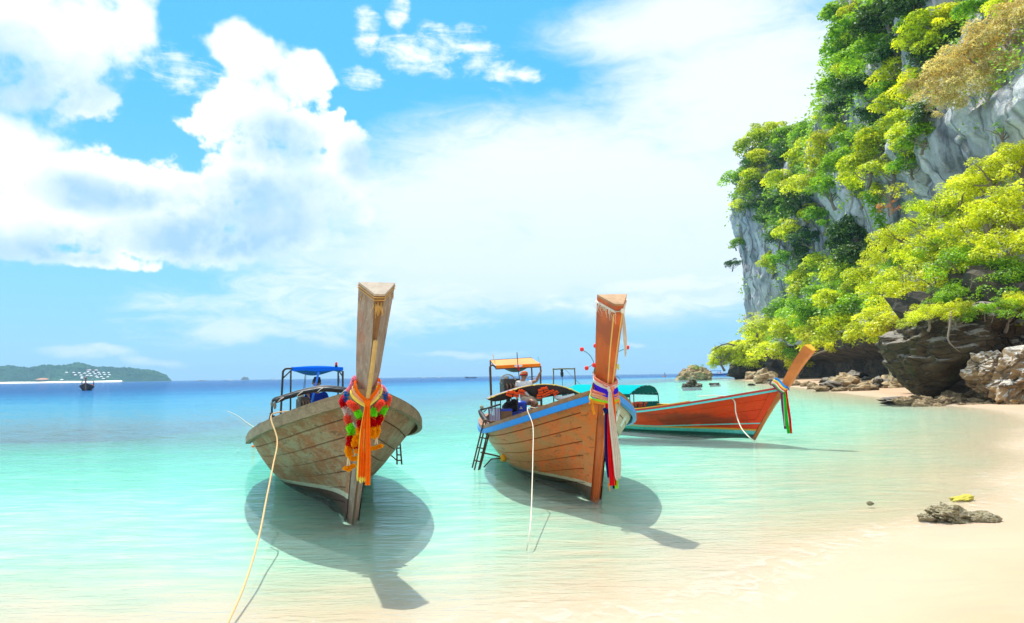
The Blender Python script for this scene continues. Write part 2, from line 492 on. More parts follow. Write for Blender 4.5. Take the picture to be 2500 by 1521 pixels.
# ================================================================== SETTING: limestone cliff
# plan x, plan y, top height, foot of the bare rock band, top of the bare rock band
WALL = np.array([(33, 8, 34, 8, 14), (35, 30, 40, 9, 17), (37.5, 47, 50, 11, 21), (42, 60, 62, 13, 24.5), (46.5, 78, 76, 16, 27), (50.5, 95, 86, 19, 30),
                 (53.8, 108, 88, 21, 33), (55.0, 117, 74, 23, 33), (56, 128, 49, 22, 32), (58, 140, 51, 17, 30), (60, 155, 58, 14, 36), (60.2, 166, 63, 13, 44), (61, 175, 62, 13, 46),
                 (65, 186, 58, 13, 40), (74, 197, 52, 12, 38), (110, 205, 48, 12, 30), (190, 215, 40, 10, 26)], float)

def mat_rock(name, c1, c2, c3, dark, scale=1.0, streak=True, mossy=0.0, white_top=0.0):
    m, nt, out = material(name)
    o = coord(nt, 'Object')
    st = coord(nt, 'Object', (1, 1, 0.14)) if streak else o
    tilt = coord(nt, 'Object', (1, 1, 0.11), (R(6), R(9), 0)) if streak else coord(nt, 'Object', (1, 1, 1.8), (R(14), R(9), 0))
    a = nz(nt, st, 0.55 * scale, 8, 0.62, 0.6); b = nz(nt, tilt, 1.6 * scale, 8, 0.66, 0.4); g = nz(nt, o, 0.28 * scale, 5); f = nz(nt, o, 5.0 * scale, 6, 0.65)
    cr = new(nt, 'TexVoronoi', 0, dict(feature='DISTANCE_TO_EDGE'), Vector=new(nt, 'Mapping', 0, Vector=st, Scale=(1, 1, 2.6)), Scale=0.55 * scale)
    c = mix(nt, a.step(0.36, 0.62), c1, c2)
    c = mix(nt, b.step(0.52, 0.68) * 0.85, c, c3)
    c = mix(nt, g.step(0.50, 0.72) * 0.75, c, dark)
    c = mix(nt, (b - a + 0.5).step(0.58, 0.72) * 0.8, c, dark)
    c = mix(nt, cr.step(0.05, 0.0) * 0.55, c, (0.05, 0.05, 0.05))
    if mossy:
        c = mix(nt, nz(nt, o, 0.9 * scale, 6, 0.65).step(0.5, 0.66) * mossy, c, (0.055, 0.075, 0.02))
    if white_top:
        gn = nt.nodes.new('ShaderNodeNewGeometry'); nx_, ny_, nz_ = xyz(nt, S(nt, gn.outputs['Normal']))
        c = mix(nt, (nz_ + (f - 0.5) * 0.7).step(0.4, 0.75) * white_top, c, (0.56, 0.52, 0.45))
    h = f * 0.35 + b * 0.8 + a * 0.5 - cr.step(0.07, 0.0) * 0.4
    pbsdf(nt, out, c, 0.88, bump(nt, h, 0.9, 0.45 / scale), 0.25)
    return m

M_CLIFF = mat_rock('limestone', (0.32, 0.335, 0.355), (0.62, 0.62, 0.61), (0.78, 0.74, 0.62), (0.12, 0.13, 0.145), 0.55, mossy=0.25)
M_ROCKDARK = mat_rock('shade_darkened_rock', (0.06, 0.04, 0.022), (0.115, 0.078, 0.042), (0.17, 0.10, 0.04), (0.025, 0.02, 0.013), 1.6, mossy=0.5, white_top=0.45, streak=False)  # mossy brown rock, base darkened to stand in for shade on the overhang's face
M_ROCKTAN = mat_rock('tan_shore_rock', (0.42, 0.29, 0.15), (0.58, 0.45, 0.27), (0.28, 0.18, 0.08), (0.14, 0.10, 0.055), 2.6, mossy=0.12, streak=False)
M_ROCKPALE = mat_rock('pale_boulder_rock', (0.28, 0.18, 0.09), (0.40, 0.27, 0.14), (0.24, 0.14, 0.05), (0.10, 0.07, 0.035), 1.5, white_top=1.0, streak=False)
M_ROCKBED = mat_rock('cliff_foot_rock', (0.06, 0.052, 0.042), (0.11, 0.088, 0.064), (0.16, 0.115, 0.065), (0.025, 0.022, 0.02), 0.9, mossy=0.35, streak=False)

def wall_curve(n):
    """resampled wall stations"""
    W = WALL; t = np.concatenate([[0], np.cumsum(np.hypot(np.diff(W[:, 0]), np.diff(W[:, 1])))])
    q = np.linspace(0, t[-1], n)
    cols = [np.interp(q, t, W[:, k]) for k in range(5)]
    ker = np.array([1, 2, 3, 2, 1.]) / 9
    for k in range(5): cols[k][2:-2] = np.convolve(cols[k], ker, 'same')[2:-2]
    return np.stack(cols, 1)

def build_cliff():
    NS, NZ = 420, 190
    C = wall_curve(NS)
    tx = np.gradient(C[:, 0]); ty = np.gradient(C[:, 1]); l = np.hypot(tx, ty); nx, ny = -ty / l, tx / l   # towards the sea
    V = np.zeros((NS, NZ, 3)); q = np.linspace(0, 1, NZ)
    for i in range(NS):
        x, y, Ht, zb, zt = C[i]
        lean = float(np.interp(y, [140, 158], [7.0, -5.0])) if i < NS * 0.86 else -5.0
        foot = float(np.interp(y, [140, 158], [3.0, -6.0])) if i < NS * 0.86 else -6.0
        knots = [(0.0, -1.5, foot), (0.08, 3.0, foot - 0.8), (0.13, 4.6, lean - 0.3), (0.2, 6.5, lean), (0.36, zb, 0.0), (0.5, (zb + zt) / 2, 0.8), (0.62, zt, 3.0),
                 (0.68, zt + 3, 1.5), (0.86, zt + (Ht - zt) * 0.75, -3.5), (0.94, Ht, -8.0), (1.0, Ht + 2, -40.0)]
        kq = [k[0] for k in knots]
        z = np.interp(q, kq, [k[1] for k in knots]); o = np.interp(q, kq, [k[2] for k in knots])
        for j in range(NZ):
            p = (x + nx[i] * o[j], y + ny[i] * o[j], z[j])
            e = fbm((p[0] * 0.07, p[1] * 0.07, p[2] * 0.05), 5) * 2.2
            g = abs(fbm((p[0] * 0.22 + 9, p[1] * 0.22, p[2] * 0.035), 5)) * 2.0
            k = fbm((p[0] * 0.5, p[1] * 0.5 + 31, p[2] * 0.22), 5) * 0.75
            s_ = (1.0 if z[j] > 6 else 0.65)
            dsp = (e + k) * s_ - g * 0.9
            edge = 1.0 if q[j] < 0.93 else 0.4
            V[i, j] = (p[0] + nx[i] * dsp * edge, p[1] + ny[i] * dsp * edge, z[j] + fbm((p[0] * 0.2, p[1] * 0.2 + 50, p[2] * 0.2), 3) * 0.8 * (z[j] > 5))
    return V
CV = build_cliff()
F = grid_faces(CV.shape[0], CV.shape[1])
cliff = mesh_np('cliff', CV.reshape(-1, 3), F[:, ::-1], M_CLIFF, smooth=True)
cliff.data.materials.append(M_ROCKBED)
zc = CV.reshape(-1, 3)[F].mean(1)[:, 2]
cliff.data.polygons.foreach_set('material_index', (zc < 6.2).astype(np.int32))
tag(cliff, 'grey limestone cliff rising from the right shore, overgrown with green trees', kind='structure')
BVH = BVHTree.FromPolygons([tuple(p) for p in CV.reshape(-1, 3)], [tuple(int(k) for k in f) for f in F])
CAMP = Vector((0, 0, CAM_H))
def cliff_hit(px, py):
    h = BVH.ray_cast(CAMP, ray(px, py).normalized())
    return (h[0], h[1]) if h[0] is not None else (None, None)

# ================================================================== LONGTAIL BOATS
def sm(t):
    t = np.clip(t, 0, 1); return t * t * (3 - 2 * t)

class Boat:
    def __init__(s, P, name, label):
        s.P = P
        s.root = empty(name, (P['x'], P['y'], 0.0), (0, -R(P['heel']), R(P['yaw'])))
        tag(s.root, label, 'boat')
        s.M = Matrix.Translation((P['x'], P['y'], 0)) @ Euler((0, -R(P['heel']), R(P['yaw']))).to_matrix().to_4x4()
        s.I = s.M.inverted()
    def hull(s, u, v, side, off=0.0):
        """local x = across (+ right seen from the bow), y = aft, z = up"""
        P = s.P; u, v = np.broadcast_arrays(np.asarray(u, float), np.asarray(v, float))
        def raw(u, v):
            ss = -P['sj'] * v; q = ss * (1 - u) ** 2 + P['L'] * u
            zs = np.where(u < P['um'], P['zm'] + (P['zj'] - P['zm']) * np.clip(1 - u / P['um'], 0, 1) ** P['ze'],
                          P['zm'] + (P['zt'] - P['zm']) * np.clip((u - P['um']) / (1 - P['um']), 0, 1) ** 2)
            zk = P['zf'] + (P['zkm'] - P['zf']) * sm(u / 0.3)
            B = np.where(u < P['ub'], P['Bm'] * (1 - np.clip(1 - u / P['ub'], 0, 1) ** P['n']),
                         P['Bm'] - (P['Bm'] - P['Bt']) * np.clip((u - P['ub']) / (1 - P['ub']), 0, 1) ** 2)
            p = P['pb'] + (P['pm'] - P['pb']) * sm(u / 0.45)
            w = 0.05 + B * np.clip(v, 1e-4, 2) ** p
            return np.stack([side * w, q, zk + (zs - zk) * v], -1)
        G = raw(u, v)
        if np.any(off):
            e = 1e-3
            du = raw(u + e, v) - raw(u - e, v); dv = raw(u, v + e) - raw(u, np.maximum(v - e, 1e-4))
            n = np.cross(du, dv) * side; n /= np.linalg.norm(n, axis=-1, keepdims=True) + 1e-12
            G = G + n * (off if np.isscalar(off) else np.asarray(off)[..., None])
        return G
    def px(s, px, py, q):
        """local point on the plane y = q seen at photo pixel"""
        o = s.I @ CAMP; d = s.I.to_3x3() @ ray(px, py)
        return o + d * ((q - o.y) / d.y)
    def pxw(s, px, py, w):
        """local point on the plane x = w seen at photo pixel"""
        o = s.I @ CAMP; d = s.I.to_3x3() @ ray(px, py)
        return o + d * ((w - o.x) / d.x)
    def thing(s, name, label, cat, base=(0, 0, 0), group=None):
        o = empty(name); o.matrix_world = s.M @ Matrix.Translation(base)
        return tag(o, label, cat, group)
    def rail_u(s, px, side):
        """u on the sheer at photo x = px"""
        us = np.linspace(0, 1, 300); G = s.hull(us, np.ones(300), side)
        best = min(range(300), key=lambda i: abs(proj(s.M @ Vector(G[i]))[0] - px) + (1000 if us[i] > 0.45 else 0))
        return us[best]

def proj(p):
    v = CM.transposed() @ (Vector(p) - CAMP)
    return IW / 2 + FPX * v.x / -v.z, IH / 2 - FPX * v.y / -v.z

def hull_paint(name, woods, stripe, below, sa, sb, sw, rough, patch=None, scratch=0.0, grey_aft=None, extra=None):
    """stripe line z = sa - sb*y (boat space); below = bottom paint"""
    m, nt, out = material(name)
    o = coord(nt, 'Object'); x, y, z = xyz(nt, o)
    inf = nt.nodes.new('ShaderNodeObjectInfo'); rnd = S(nt, inf.outputs['Random'])
    off = new(nt, 'CombineXYZ', 0, X=rnd * 31.0, Y=rnd * 17.0, Z=rnd * 7.0)
    vec = new(nt, 'VectorMath', 0, dict(operation='ADD')); vm = nt.nodes[-1]
    put(nt, vm.inputs[0], o); put(nt, vm.inputs[1], off)
    g = nz(nt, new(nt, 'Mapping', 0, Vector=vec, Scale=(9, 1.1, 14)), 2.2, 7, 0.62, 0.5)      # grain along the plank
    l = nz(nt, o, 1.5, 6, 0.6, 0.3); f = nz(nt, vec, 14.0, 6, 0.65)
    c = mix(nt, g.step(0.3, 0.7), woods[0], woods[1])
    c = mix(nt, l.step(0.45, 0.68) * 0.75, c, woods[2])
    c = mix(nt, (rnd - 0.5) * 0.5 + 0.25, c, woods[3])
    if grey_aft:
        c = mix(nt, (y + (l - 0.5) * 2.4).step(*grey_aft[0]) * grey_aft[2], c, grey_aft[1])
    if patch:
        c = mix(nt, nz(nt, new(nt, 'Mapping', 0, Vector=o, Scale=(1.6, 0.8, 1.6)), 2.6, 8, 0.72, 0.6).step(0.42, 0.64) * 0.8, c, patch)
        c = mix(nt, nz(nt, new(nt, 'Mapping', 0, Vector=vec, Scale=(4, 0.7, 5)), 3.4, 8, 0.74, 0.8).step(0.54, 0.66) * 0.7, c, (0.075, 0.05, 0.025))
    if scratch:
        s1 = nz(nt, new(nt, 'Mapping', 0, Vector=o, Scale=(8, 8, 0.7)), 3.0, 4, 0.6)
        s2 = nz(nt, new(nt, 'Mapping', 0, Vector=o, Scale=(3, 1.2, 9)), 4.0, 6, 0.7, 1.0)
        c = mix(nt, s1.step(0.64, 0.72) * (z + l * 0.4).step(0.55, 1.05) * scratch, c, (0.50, 0.46, 0.38))
        c = mix(nt, s2.step(0.60, 0.68) * scratch * 0.8, c, (0.42, 0.38, 0.28))
    c = mix(nt, f.step(0.60, 0.75) * 0.45, c, woods[4])
    line = (z - ((y * -sb + sa).max(0.035)))
    jag = line + (f - 0.5) * 0.018
    if stripe is not None:
        c = mix(nt, jag.abs().lt(sw * 0.5 + 0.0) * 0.9, c, mix(nt, f.step(0.45, 0.7) * 0.5, stripe, woods[2]))
    c = mix(nt, (jag + sw * 0.5).lt(0.0), c, mix(nt, (f * 0.6 + l * 0.4).step(0.35, 0.65), below[0], below[1]))
    if extra: c = extra(nt, c, x, y, z, f, l)
    # algae and damp just above the water
    c = mix(nt, (z + (f - 0.5) * 0.05).step(0.11, 0.03) * 0.55, c, (0.035, 0.035, 0.018))
    nrm = bump(nt, g * 0.6 + f * 0.4, 0.35, 0.012)
    pbsdf(nt, out, c, (f - 0.5) * 0.3 + rough, nrm, 0.22)
    return m

def wood(name, cols, rough=0.65, sc=(9, 1.2, 9), scale=2.0, crack=0.0, bs=0.3):
    m, nt, out = material(name)
    o = coord(nt, 'Object'); v = new(nt, 'Mapping', 0, Vector=o, Scale=sc)
    g = nz(nt, v, scale, 7, 0.65, 0.5); l = nz(nt, o, 2.0, 6, 0.6); f = nz(nt, v, scale * 7, 4, 0.6)
    c = mix(nt, g.step(0.3, 0.7), cols[0], cols[1])
    c = mix(nt, l.step(0.48, 0.66) * 0.8, c, cols[2])
    if crack: c = mix(nt, f.step(0.60, 0.72) * crack, c, cols[3])
    pbsdf(nt, out, c, rough, bump(nt, g * 0.6 + f * 0.4, bs, 0.01), 0.35)
    return m

M_SEAM = plain('dark_caulked_seam', (0.06, 0.035, 0.02), 0.9)
M_INSIDE = plain('worn_inner_boards', (0.20, 0.13, 0.08), 0.7, 0.3, 6)
M_GREYRAIL = wood('weathered_grey_rail', [(0.19, 0.125, 0.065), (0.30, 0.22, 0.125), (0.11, 0.08, 0.04), (0.045, 0.035, 0.022)], crack=0.8, bs=0.6)
M_BLUERAIL = plain('worn_blue_paint', (0.02, 0.28, 0.78), 0.42, 0.18, 9)
M_CAPWOOD = wood('brown_cap_wood', [(0.30, 0.13, 0.045), (0.40, 0.20, 0.085), (0.20, 0.09, 0.035), (0.08, 0.04, 0.02)], 0.5, crack=0.5)
M_REDRAIL = plain('red_rail_paint', (0.50, 0.025, 0.02), 0.4)
M_TURQ = plain('turquoise_paint', (0.10, 0.60, 0.58), 0.5, 0.25, 10)
M_YELLOW = plain('yellow_paint', (0.85, 0.42, 0.02), 0.45)
M_STEEL = plain('black_painted_tube', (0.025, 0.024, 0.022), 0.45, 0.3, 20)
M_RUST = plain('rusty_tube', (0.10, 0.045, 0.022), 0.6, 0.5, 25)
M_BLACK = plain('black_rubber', (0.012, 0.013, 0.016), 0.6)
M_WHITE = plain('white_paint', (0.75, 0.75, 0.72), 0.5, 0.1)
M_ROPE = plain('pale_rope', (0.62, 0.42, 0.20), 0.9, 0.3, 60)
M_ROPEW = plain('white_rope', (0.72, 0.66, 0.52), 0.9, 0.2, 60)

WOOD1 = [(0.28, 0.092, 0.036), (0.38, 0.14, 0.055), (0.25, 0.14, 0.062), (0.18, 0.105, 0.045), (0.08, 0.045, 0.022)]
WOOD2 = [(0.80, 0.115, 0.010), (0.90, 0.16, 0.016), (0.54, 0.11, 0.018), (0.66, 0.18, 0.032), (0.20, 0.06, 0.015)]
WOOD3 = [(0.82, 0.050, 0.008), (0.92, 0.065, 0.010), (0.66, 0.06, 0.014), (0.84, 0.035, 0.008), (0.30, 0.04, 0.015)]
def paint3(nt, c, x, y, z, f, l):
    # dark scorched patch low on the side, yellow and turquoise lines above the waterline
    dk = (1.0 - (((y - 1.6) / 2.2)._m('POWER', 2.0) + ((z - 0.42) / 0.25)._m('POWER', 2.0)) + (l - 0.5) * 3.0).step(0.1, 1.0)
    c = mix(nt, dk * 0.6, c, (0.10, 0.035, 0.018))
    c = mix(nt, (nz(nt, new(nt, 'Mapping', 0, Vector=new(nt, 'CombineXYZ', 0, X=x, Y=y, Z=z), Scale=(4, 1.2, 9)), 2.4, 7, 0.7).step(0.58, 0.68)) * y.step(2.2, 4.5) * 0.6, c, (0.50, 0.27, 0.07))
    j = (f - 0.5) * 0.02
    yl = (z + j - 0.185).abs().lt(0.022)
    c = mix(nt, yl, c, (0.80, 0.36, 0.03))
    tq = (z + j - (0.36 - (y + 0.3) * 0.055).max(0.20)).abs().lt(0.013)
    c = mix(nt, tq, c, (0.16, 0.66, 0.60))
    c = mix(nt, (z + j).lt(0.165), c, mix(nt, f.step(0.5, 0.62) * 0.5, (0.13, 0.55, 0.48), (0.04, 0.30, 0.25)))
    c = mix(nt, (z + j).lt(0.075), c, (0.012, 0.16, 0.12))
    return c
M_HULL1 = hull_paint('weathered_brown_planking', WOOD1, (0.50, 0.50, 0.38), ((0.095, 0.035, 0.022), (0.06, 0.028, 0.02)), 0.27, 0.072, 0.062, 0.72, patch=(0.33, 0.28, 0.175), scratch=0.95,
                     grey_aft=((2.8, 4.8), (0.30, 0.27, 0.18), 0.6))
M_HULL2 = hull_paint('varnished_orange_planking', WOOD2, (0.66, 0.58, 0.40), ((0.13, 0.055, 0.025), (0.07, 0.04, 0.02)), 0.175, 0.048, 0.05, 0.5, patch=(0.52, 0.21, 0.06), scratch=0.2,
                     grey_aft=((1.2, 3.8), (0.50, 0.37, 0.20), 0.85))
M_HULL3 = hull_paint('red_brown_planking', WOOD3, None, ((0.02, 0.2, 0.15), (0.02, 0.2, 0.15)), -2, 0, 0.02, 0.5, extra=paint3)
M_PALE2 = hull_paint('pale_cream_planking', [(0.46, 0.36, 0.22), (0.54, 0.44, 0.28), (0.38, 0.33, 0.22), (0.50, 0.41, 0.27), (0.26, 0.20, 0.12)], (0.66, 0.58, 0.40),
                     ((0.13, 0.055, 0.025), (0.07, 0.04, 0.02)), 0.175, 0.048, 0.05, 0.5)

def build_hull(b, mats, strakes, seam, stem_u, joints, rail):
    P = b.P; root = b.root
    # inner shell, flush under the planks, with inner faces, deck and transom
    mb = MB(); U = np.concatenate([np.linspace(0, 0.2, 16), np.linspace(0.22, 1, 34)]); Vv = np.linspace(0, 1, 14)
    for sd in (-1, 1):
        uu, vv = np.meshgrid(U, Vv, indexing='ij')
        mb.grid(b.hull(uu, vv, sd, 0.0), 0, sd < 0)
        inn = b.hull(uu, vv, sd, 0.0); inn[..., 0] -= sd * np.minimum(0.045, np.abs(inn[..., 0]) * 0.5); inn[..., 2] += 0.01 * (1 - vv)
        mb.grid(inn, 1, sd > 0)
    T = [b.hull(np.array([1.0]), np.array([v]), -1)[0] for v in Vv] ; T2 = [b.hull(np.array([1.0]), np.array([v]), 1)[0] for v in Vv]
    mb.grid(np.stack([np.array(T), np.array(T2)], 0), 2)
    T3 = [np.array(p) + (0, -0.04, 0) for p in T]; T4 = [np.array(p) + (0, -0.04, 0) for p in T2]
    mb.grid(np.stack([np.array(T3), np.array(T4)], 0), 1, True)
    hull = mb.build('hull', [M_SEAM, M_INSIDE, mats['hull']], root, True)
    # floor boards
    ud = np.linspace(0.16, 0.99, 30); k0 = b.hull(ud, np.zeros(30), 1)[:, 2]; k1 = b.hull(ud, np.ones(30), 1)[:, 2]
    du = np.clip((0.18 - k0) / (k1 - k0), 0.1, 0.5)
    Lr, Rr = b.hull(ud, du, -1), b.hull(ud, du, 1); Lr[:, 0] += 0.05; Rr[:, 0] -= 0.05
    for k in range(6):
        a, c = k / 6 + 0.006, (k + 1) / 6 - 0.006
        A = Lr + (Rr - Lr) * a; C = Lr + (Rr - Lr) * c
        m2 = MB(); m2.grid(np.stack([A, C], 0), 0, True); m2.grid(np.stack([A - (0, 0, .02), C - (0, 0, .02)], 0), 0)
        m2.build('floor_board', M_INSIDE, root)
    m2 = MB(); uf = np.linspace(0.0, 0.17, 10); A, C = b.hull(uf, np.full(10, 0.93), -1), b.hull(uf, np.full(10, 0.93), 1)
    m2.grid(np.stack([A, (A + C) / 2 + (0, 0, .03), C], 0), 0, True)
    m2.build('foredeck', mats['cap'], root)
    for us in (0.34, 0.52, 0.70):
        A, C = b.hull(us, 0.8, -1), b.hull(us, 0.8, 1)
        m2 = MB(); w = abs(C[0] - A[0]) - 0.02; m2.box((0, A[1], A[2]), (w, 0.22, 0.03)); m2.build('thwart', M_INSIDE, root)
    # planks
    for sd in (-1, 1):
        for k in range(len(strakes) - 1):
            v0, v1 = strakes[k], strakes[k + 1]
            js = [stem_u] + list(joints[k % len(joints)]) + [1.0]
            for a, c in zip(js[:-1], js[1:]):
                n = max(6, int((c - a) * 46)); u = np.linspace(a + 0.0008, c - 0.0008, n)
                if a == stem_u: u = a + (c - a) * np.linspace(0, 1, n) ** 1.6
                h = seam
                rows_v = [v0 + h * .5, v0 + h * .5 + .004, (v0 + v1) / 2, v1 - h * .5 - .004, v1 - h * .5]
                rows_o = [0.002, 0.017, 0.0185, 0.017, 0.002]
                uu, vv = np.meshgrid(u, rows_v, indexing='ij'); oo = np.broadcast_to(np.array(rows_o), uu.shape).copy()
                G = b.hull(uu, vv, sd, oo)
                e0 = b.hull(uu[:1], vv[:1], sd, np.full_like(vv[:1], 0.001)); e1 = b.hull(uu[-1:], vv[-1:], sd, np.full_like(vv[-1:], 0.001))
                m2 = MB(); m2.grid(np.concatenate([e0, G, e1], 0), 0, sd < 0)
                mt = mats['hull'] if sd < 0 or 'hull_r' not in mats else mats['hull_r']
                m2.build('plank', mt, hull, False)
        # flat boards each side of the stem
        if stem_u > 0:
            u = np.linspace(0.0, stem_u - 0.0008, 4); vv_ = np.linspace(0.0, 0.985, 24)
            uu, vv = np.meshgrid(u, vv_, indexing='ij')
            G = b.hull(uu, vv, sd, np.full_like(uu, 0.026)); e1 = b.hull(uu[-1:], vv[-1:], sd, np.full_like(vv[-1:], 0.0))
            m2 = MB(); m2.grid(np.concatenate([G, e1], 0), 0, sd < 0)
            mt = mats['hull'] if sd < 0 or 'hull_r' not in mats else mats['hull_r']
            m2.build('stem_board', mt, hull)
    # rails along the sheer
    for sd in (-1, 1):
        for nm, mt, o0, o1, z0, z1, u0, u1 in rail:
            u = np.linspace(u0, u1, 70); G = b.hull(u, np.ones_like(u), sd)
            t = np.gradient(G, axis=0); t /= np.linalg.norm(t, axis=1, keepdims=True)
            n = np.stack([t[:, 1], -t[:, 0], 0 * u], -1) * sd; n /= np.linalg.norm(n, axis=1, keepdims=True)
            n *= np.where(n[:, 0] * sd < 0, -1, 1)[:, None]
            k = np.clip((u - u0) / 0.03 + 0.25, 0.25, 1)[:, None]
            ring = [G + n * o0 + (0, 0, z0), G + n * o1 * k + (0, 0, z0), G + n * o1 * k + (0, 0, z1), G + n * o0 + (0, 0, z1), G + n * o0 + (0, 0, z0)]
            m2 = MB(); m2.grid(np.stack(ring, 0), 0, sd > 0)
            m2.add([ring[i][0] for i in range(4)], [(0, 1, 2, 3)]); m2.add([ring[i][-1] for i in range(4)], [(3, 2, 1, 0)])
            m2.build(nm, mt, root)
    return hull

def stem_post(b, path, mats, parent_name='prow_post', trim=None):
    """path: list of (y, z, half width back, depth, blunt half width); triangular section, apex forward"""
    rows = []
    ys = [Vector((0, p[0], p[1])) for p in path]
    cen = spline(ys, 6); par = np.array([p[2:] for p in path]); t = np.linspace(0, len(path) - 1, len(cen))
    par = np.stack([np.interp(t, np.arange(len(path)), par[:, k]) for k in range(3)], 1)
    for i, c in enumerate(cen):
        d = (cen[min(i + 1, len(cen) - 1)] - cen[max(i - 1, 0)]).normalized()
        f = Vector((0, -d.z, d.y)); f = f if f.y < 0 else -f           # forward normal in the profile plane
        hw, dp, bl = par[i]
        bk = c - f * 0.02
        rows.append([bk + Vector((-hw, 0, 0)), c + f * dp + Vector((-bl, 0, 0)), c + f * dp + Vector((bl, 0, 0)), bk + Vector((hw, 0, 0)), bk + Vector((-hw, 0, 0))])
    m = MB(); m.grid(np.array(rows), 0, False)
    nr = len(rows) - 1
    m.m = [1 if (f % 4) == 1 else 0 for f in range(nr * 4)]
    o = m.build(parent_name, [mats[0], mats[2] if len(mats) > 2 else mats[0]], b.root)
    if trim:
        k0 = len(rows) // 2 - 4
        for j in (1, 2):
            mt = MB(); mt.tube([Vector(r[j]) for r in rows[k0:-1]], .0085, 6); mt.build('edge_strip', trim, o)
    m = MB(); top = [Vector(p) for p in rows[-1][:4]]
    d = (cen[-1] - cen[-2]).normalized()
    cc = sum(top, Vector()) / 4
    lo = [cc + (p - cc) * 1.0 for p in top]
    e = [p + d * 0.022 for p in lo]
    m.add(lo + e, [(4, 5, 6, 7), (0, 1, 5, 4), (1, 2, 6, 5), (2, 3, 7, 6), (3, 0, 4, 7)])
    m.build('end_grain_cap', mats[1], o)
    return o, cen, rows

# ---- boat with the grey prow
B1 = Boat(dict(x=-1.863, y=8.017, yaw=19.57, sj=1.191, zj=1.454, zf=-0.045, zm=0.607, zt=0.731, um=0.639, ze=1.814, Bm=1.129, ub=0.531, n=3.299, pb=1.904, pm=0.407,
               heel=0.331, zkm=-0.275, Bt=0.5, L=8.5), 'longtail_boat', 'weathered brown longtail boat with grey prow, orange sash and flower garlands')
build_hull(B1, dict(hull=M_HULL1, cap=M_GREYRAIL), [0.0, 0.15, 0.29, 0.43, 0.57, 0.71, 0.85, 1.0], 0.0042, 0.024, [(0.36,), (0.26, 0.7), (0.46,), (0.31, 0.62), (0.4,), (0.22, 0.55), (0.5,)],
           [('rub_rail', M_GREYRAIL, 0.015, 0.075, -0.10, -0.004, 0.0, 1.0), ('cap_rail', M_GREYRAIL, -0.085, 0.055, 0.0, 0.04, 0.0, 1.0)])
M_PROW1 = wood('grey_prow_timber', [(0.22, 0.145, 0.11), (0.38, 0.30, 0.25), (0.36, 0.15, 0.09), (0.55, 0.51, 0.45)], 0.75, (10, 1.5, 1.5), 2.4, 0.7, 0.5)
M_CAP1 = wood('bleached_end_grain', [(0.40, 0.33, 0.25), (0.50, 0.42, 0.33), (0.30, 0.24, 0.18), (0.14, 0.1, 0.07)], 0.8, (6, 6, 6), 2.0, 0.5)
p1, c1, r1 = stem_post(B1, [(0.01, -0.05, .066, .035, .012), (-0.42, 0.45, .068, .04, .012), (-0.86, 1.0, .07, .045, .013), (-1.17, 1.40, .08, .08, .014), (-1.34, 1.66, .118, .14, .016),
                            (-1.60, 2.02, .142, .165, .02), (-1.93, 2.44, .166, .185, .045)], (M_PROW1, M_CAP1, wood('dark_prow_core', [(0.14, .07, .03), (.24, .12, .05), (.10, .13, .11), (.05, .03, .02)], .7, (8, 1.5, 1.5), 2.0, .6, .5)))
# ---- boat with the orange prow
B2 = Boat(dict(x=1.061, y=9.128, yaw=7.345, sj=0.736, zj=1.392, zf=-0.04, zm=0.664, zt=0.62, um=0.553, ze=2.007, Bm=1.083, ub=0.406, n=2.329, pb=1.076, pm=0.422,
               heel=1.274, zkm=-0.254, Bt=0.55, L=8.5), 'longtail_boat', 'orange brown longtail boat with a blue rail and multicoloured sashes on its prow')
build_hull(B2, dict(hull=M_HULL2, hull_r=M_PALE2, cap=M_CAPWOOD), [0.0, 0.16, 0.31, 0.45, 0.59, 0.73, 0.87, 1.0], 0.0042, 0.032, [(0.48,), (0.3, 0.7), (0.52,), (0.4,), (0.6,), (0.45,), (0.55,)],
           [('rub_rail', M_BLUERAIL, 0.015, 0.07, -0.085, -0.006, 0.0, 1.0), ('cap_rail', M_CAPWOOD, -0.09, 0.05, 0.0, 0.055, 0.0, 1.0)])
M_PROW2 = wood('varnished_prow_timber', [(0.52, 0.095, 0.018), (0.64, 0.135, 0.025), (0.36, 0.08, 0.025), (0.52, 0.30, 0.18)], 0.32, (10, 1.5, 1.5), 2.0, 0.25, 0.15)
M_CAP2 = wood('cut_end_grain', [(0.38, 0.22, 0.11), (0.48, 0.30, 0.16), (0.28, 0.15, 0.07), (0.12, 0.07, 0.03)], 0.7, (5, 5, 5), 2.5, 0.6)
p2, c2, r2 = stem_post(B2, [(0.01, -0.05, .066, .035, .014), (-0.25, 0.45, .068, .04, .014), (-0.55, 1.0, .07, .05, .016), (-0.72, 1.35, .09, .10, .02), (-0.80, 1.55, .125, .19, .028),
                            (-0.98, 1.98, .15, .24, .04), (-1.26, 2.50, .178, .28, .05)], (M_PROW2, M_CAP2), trim=plain('pale_edge_wood', (0.72, .42, .12), .5, .2))
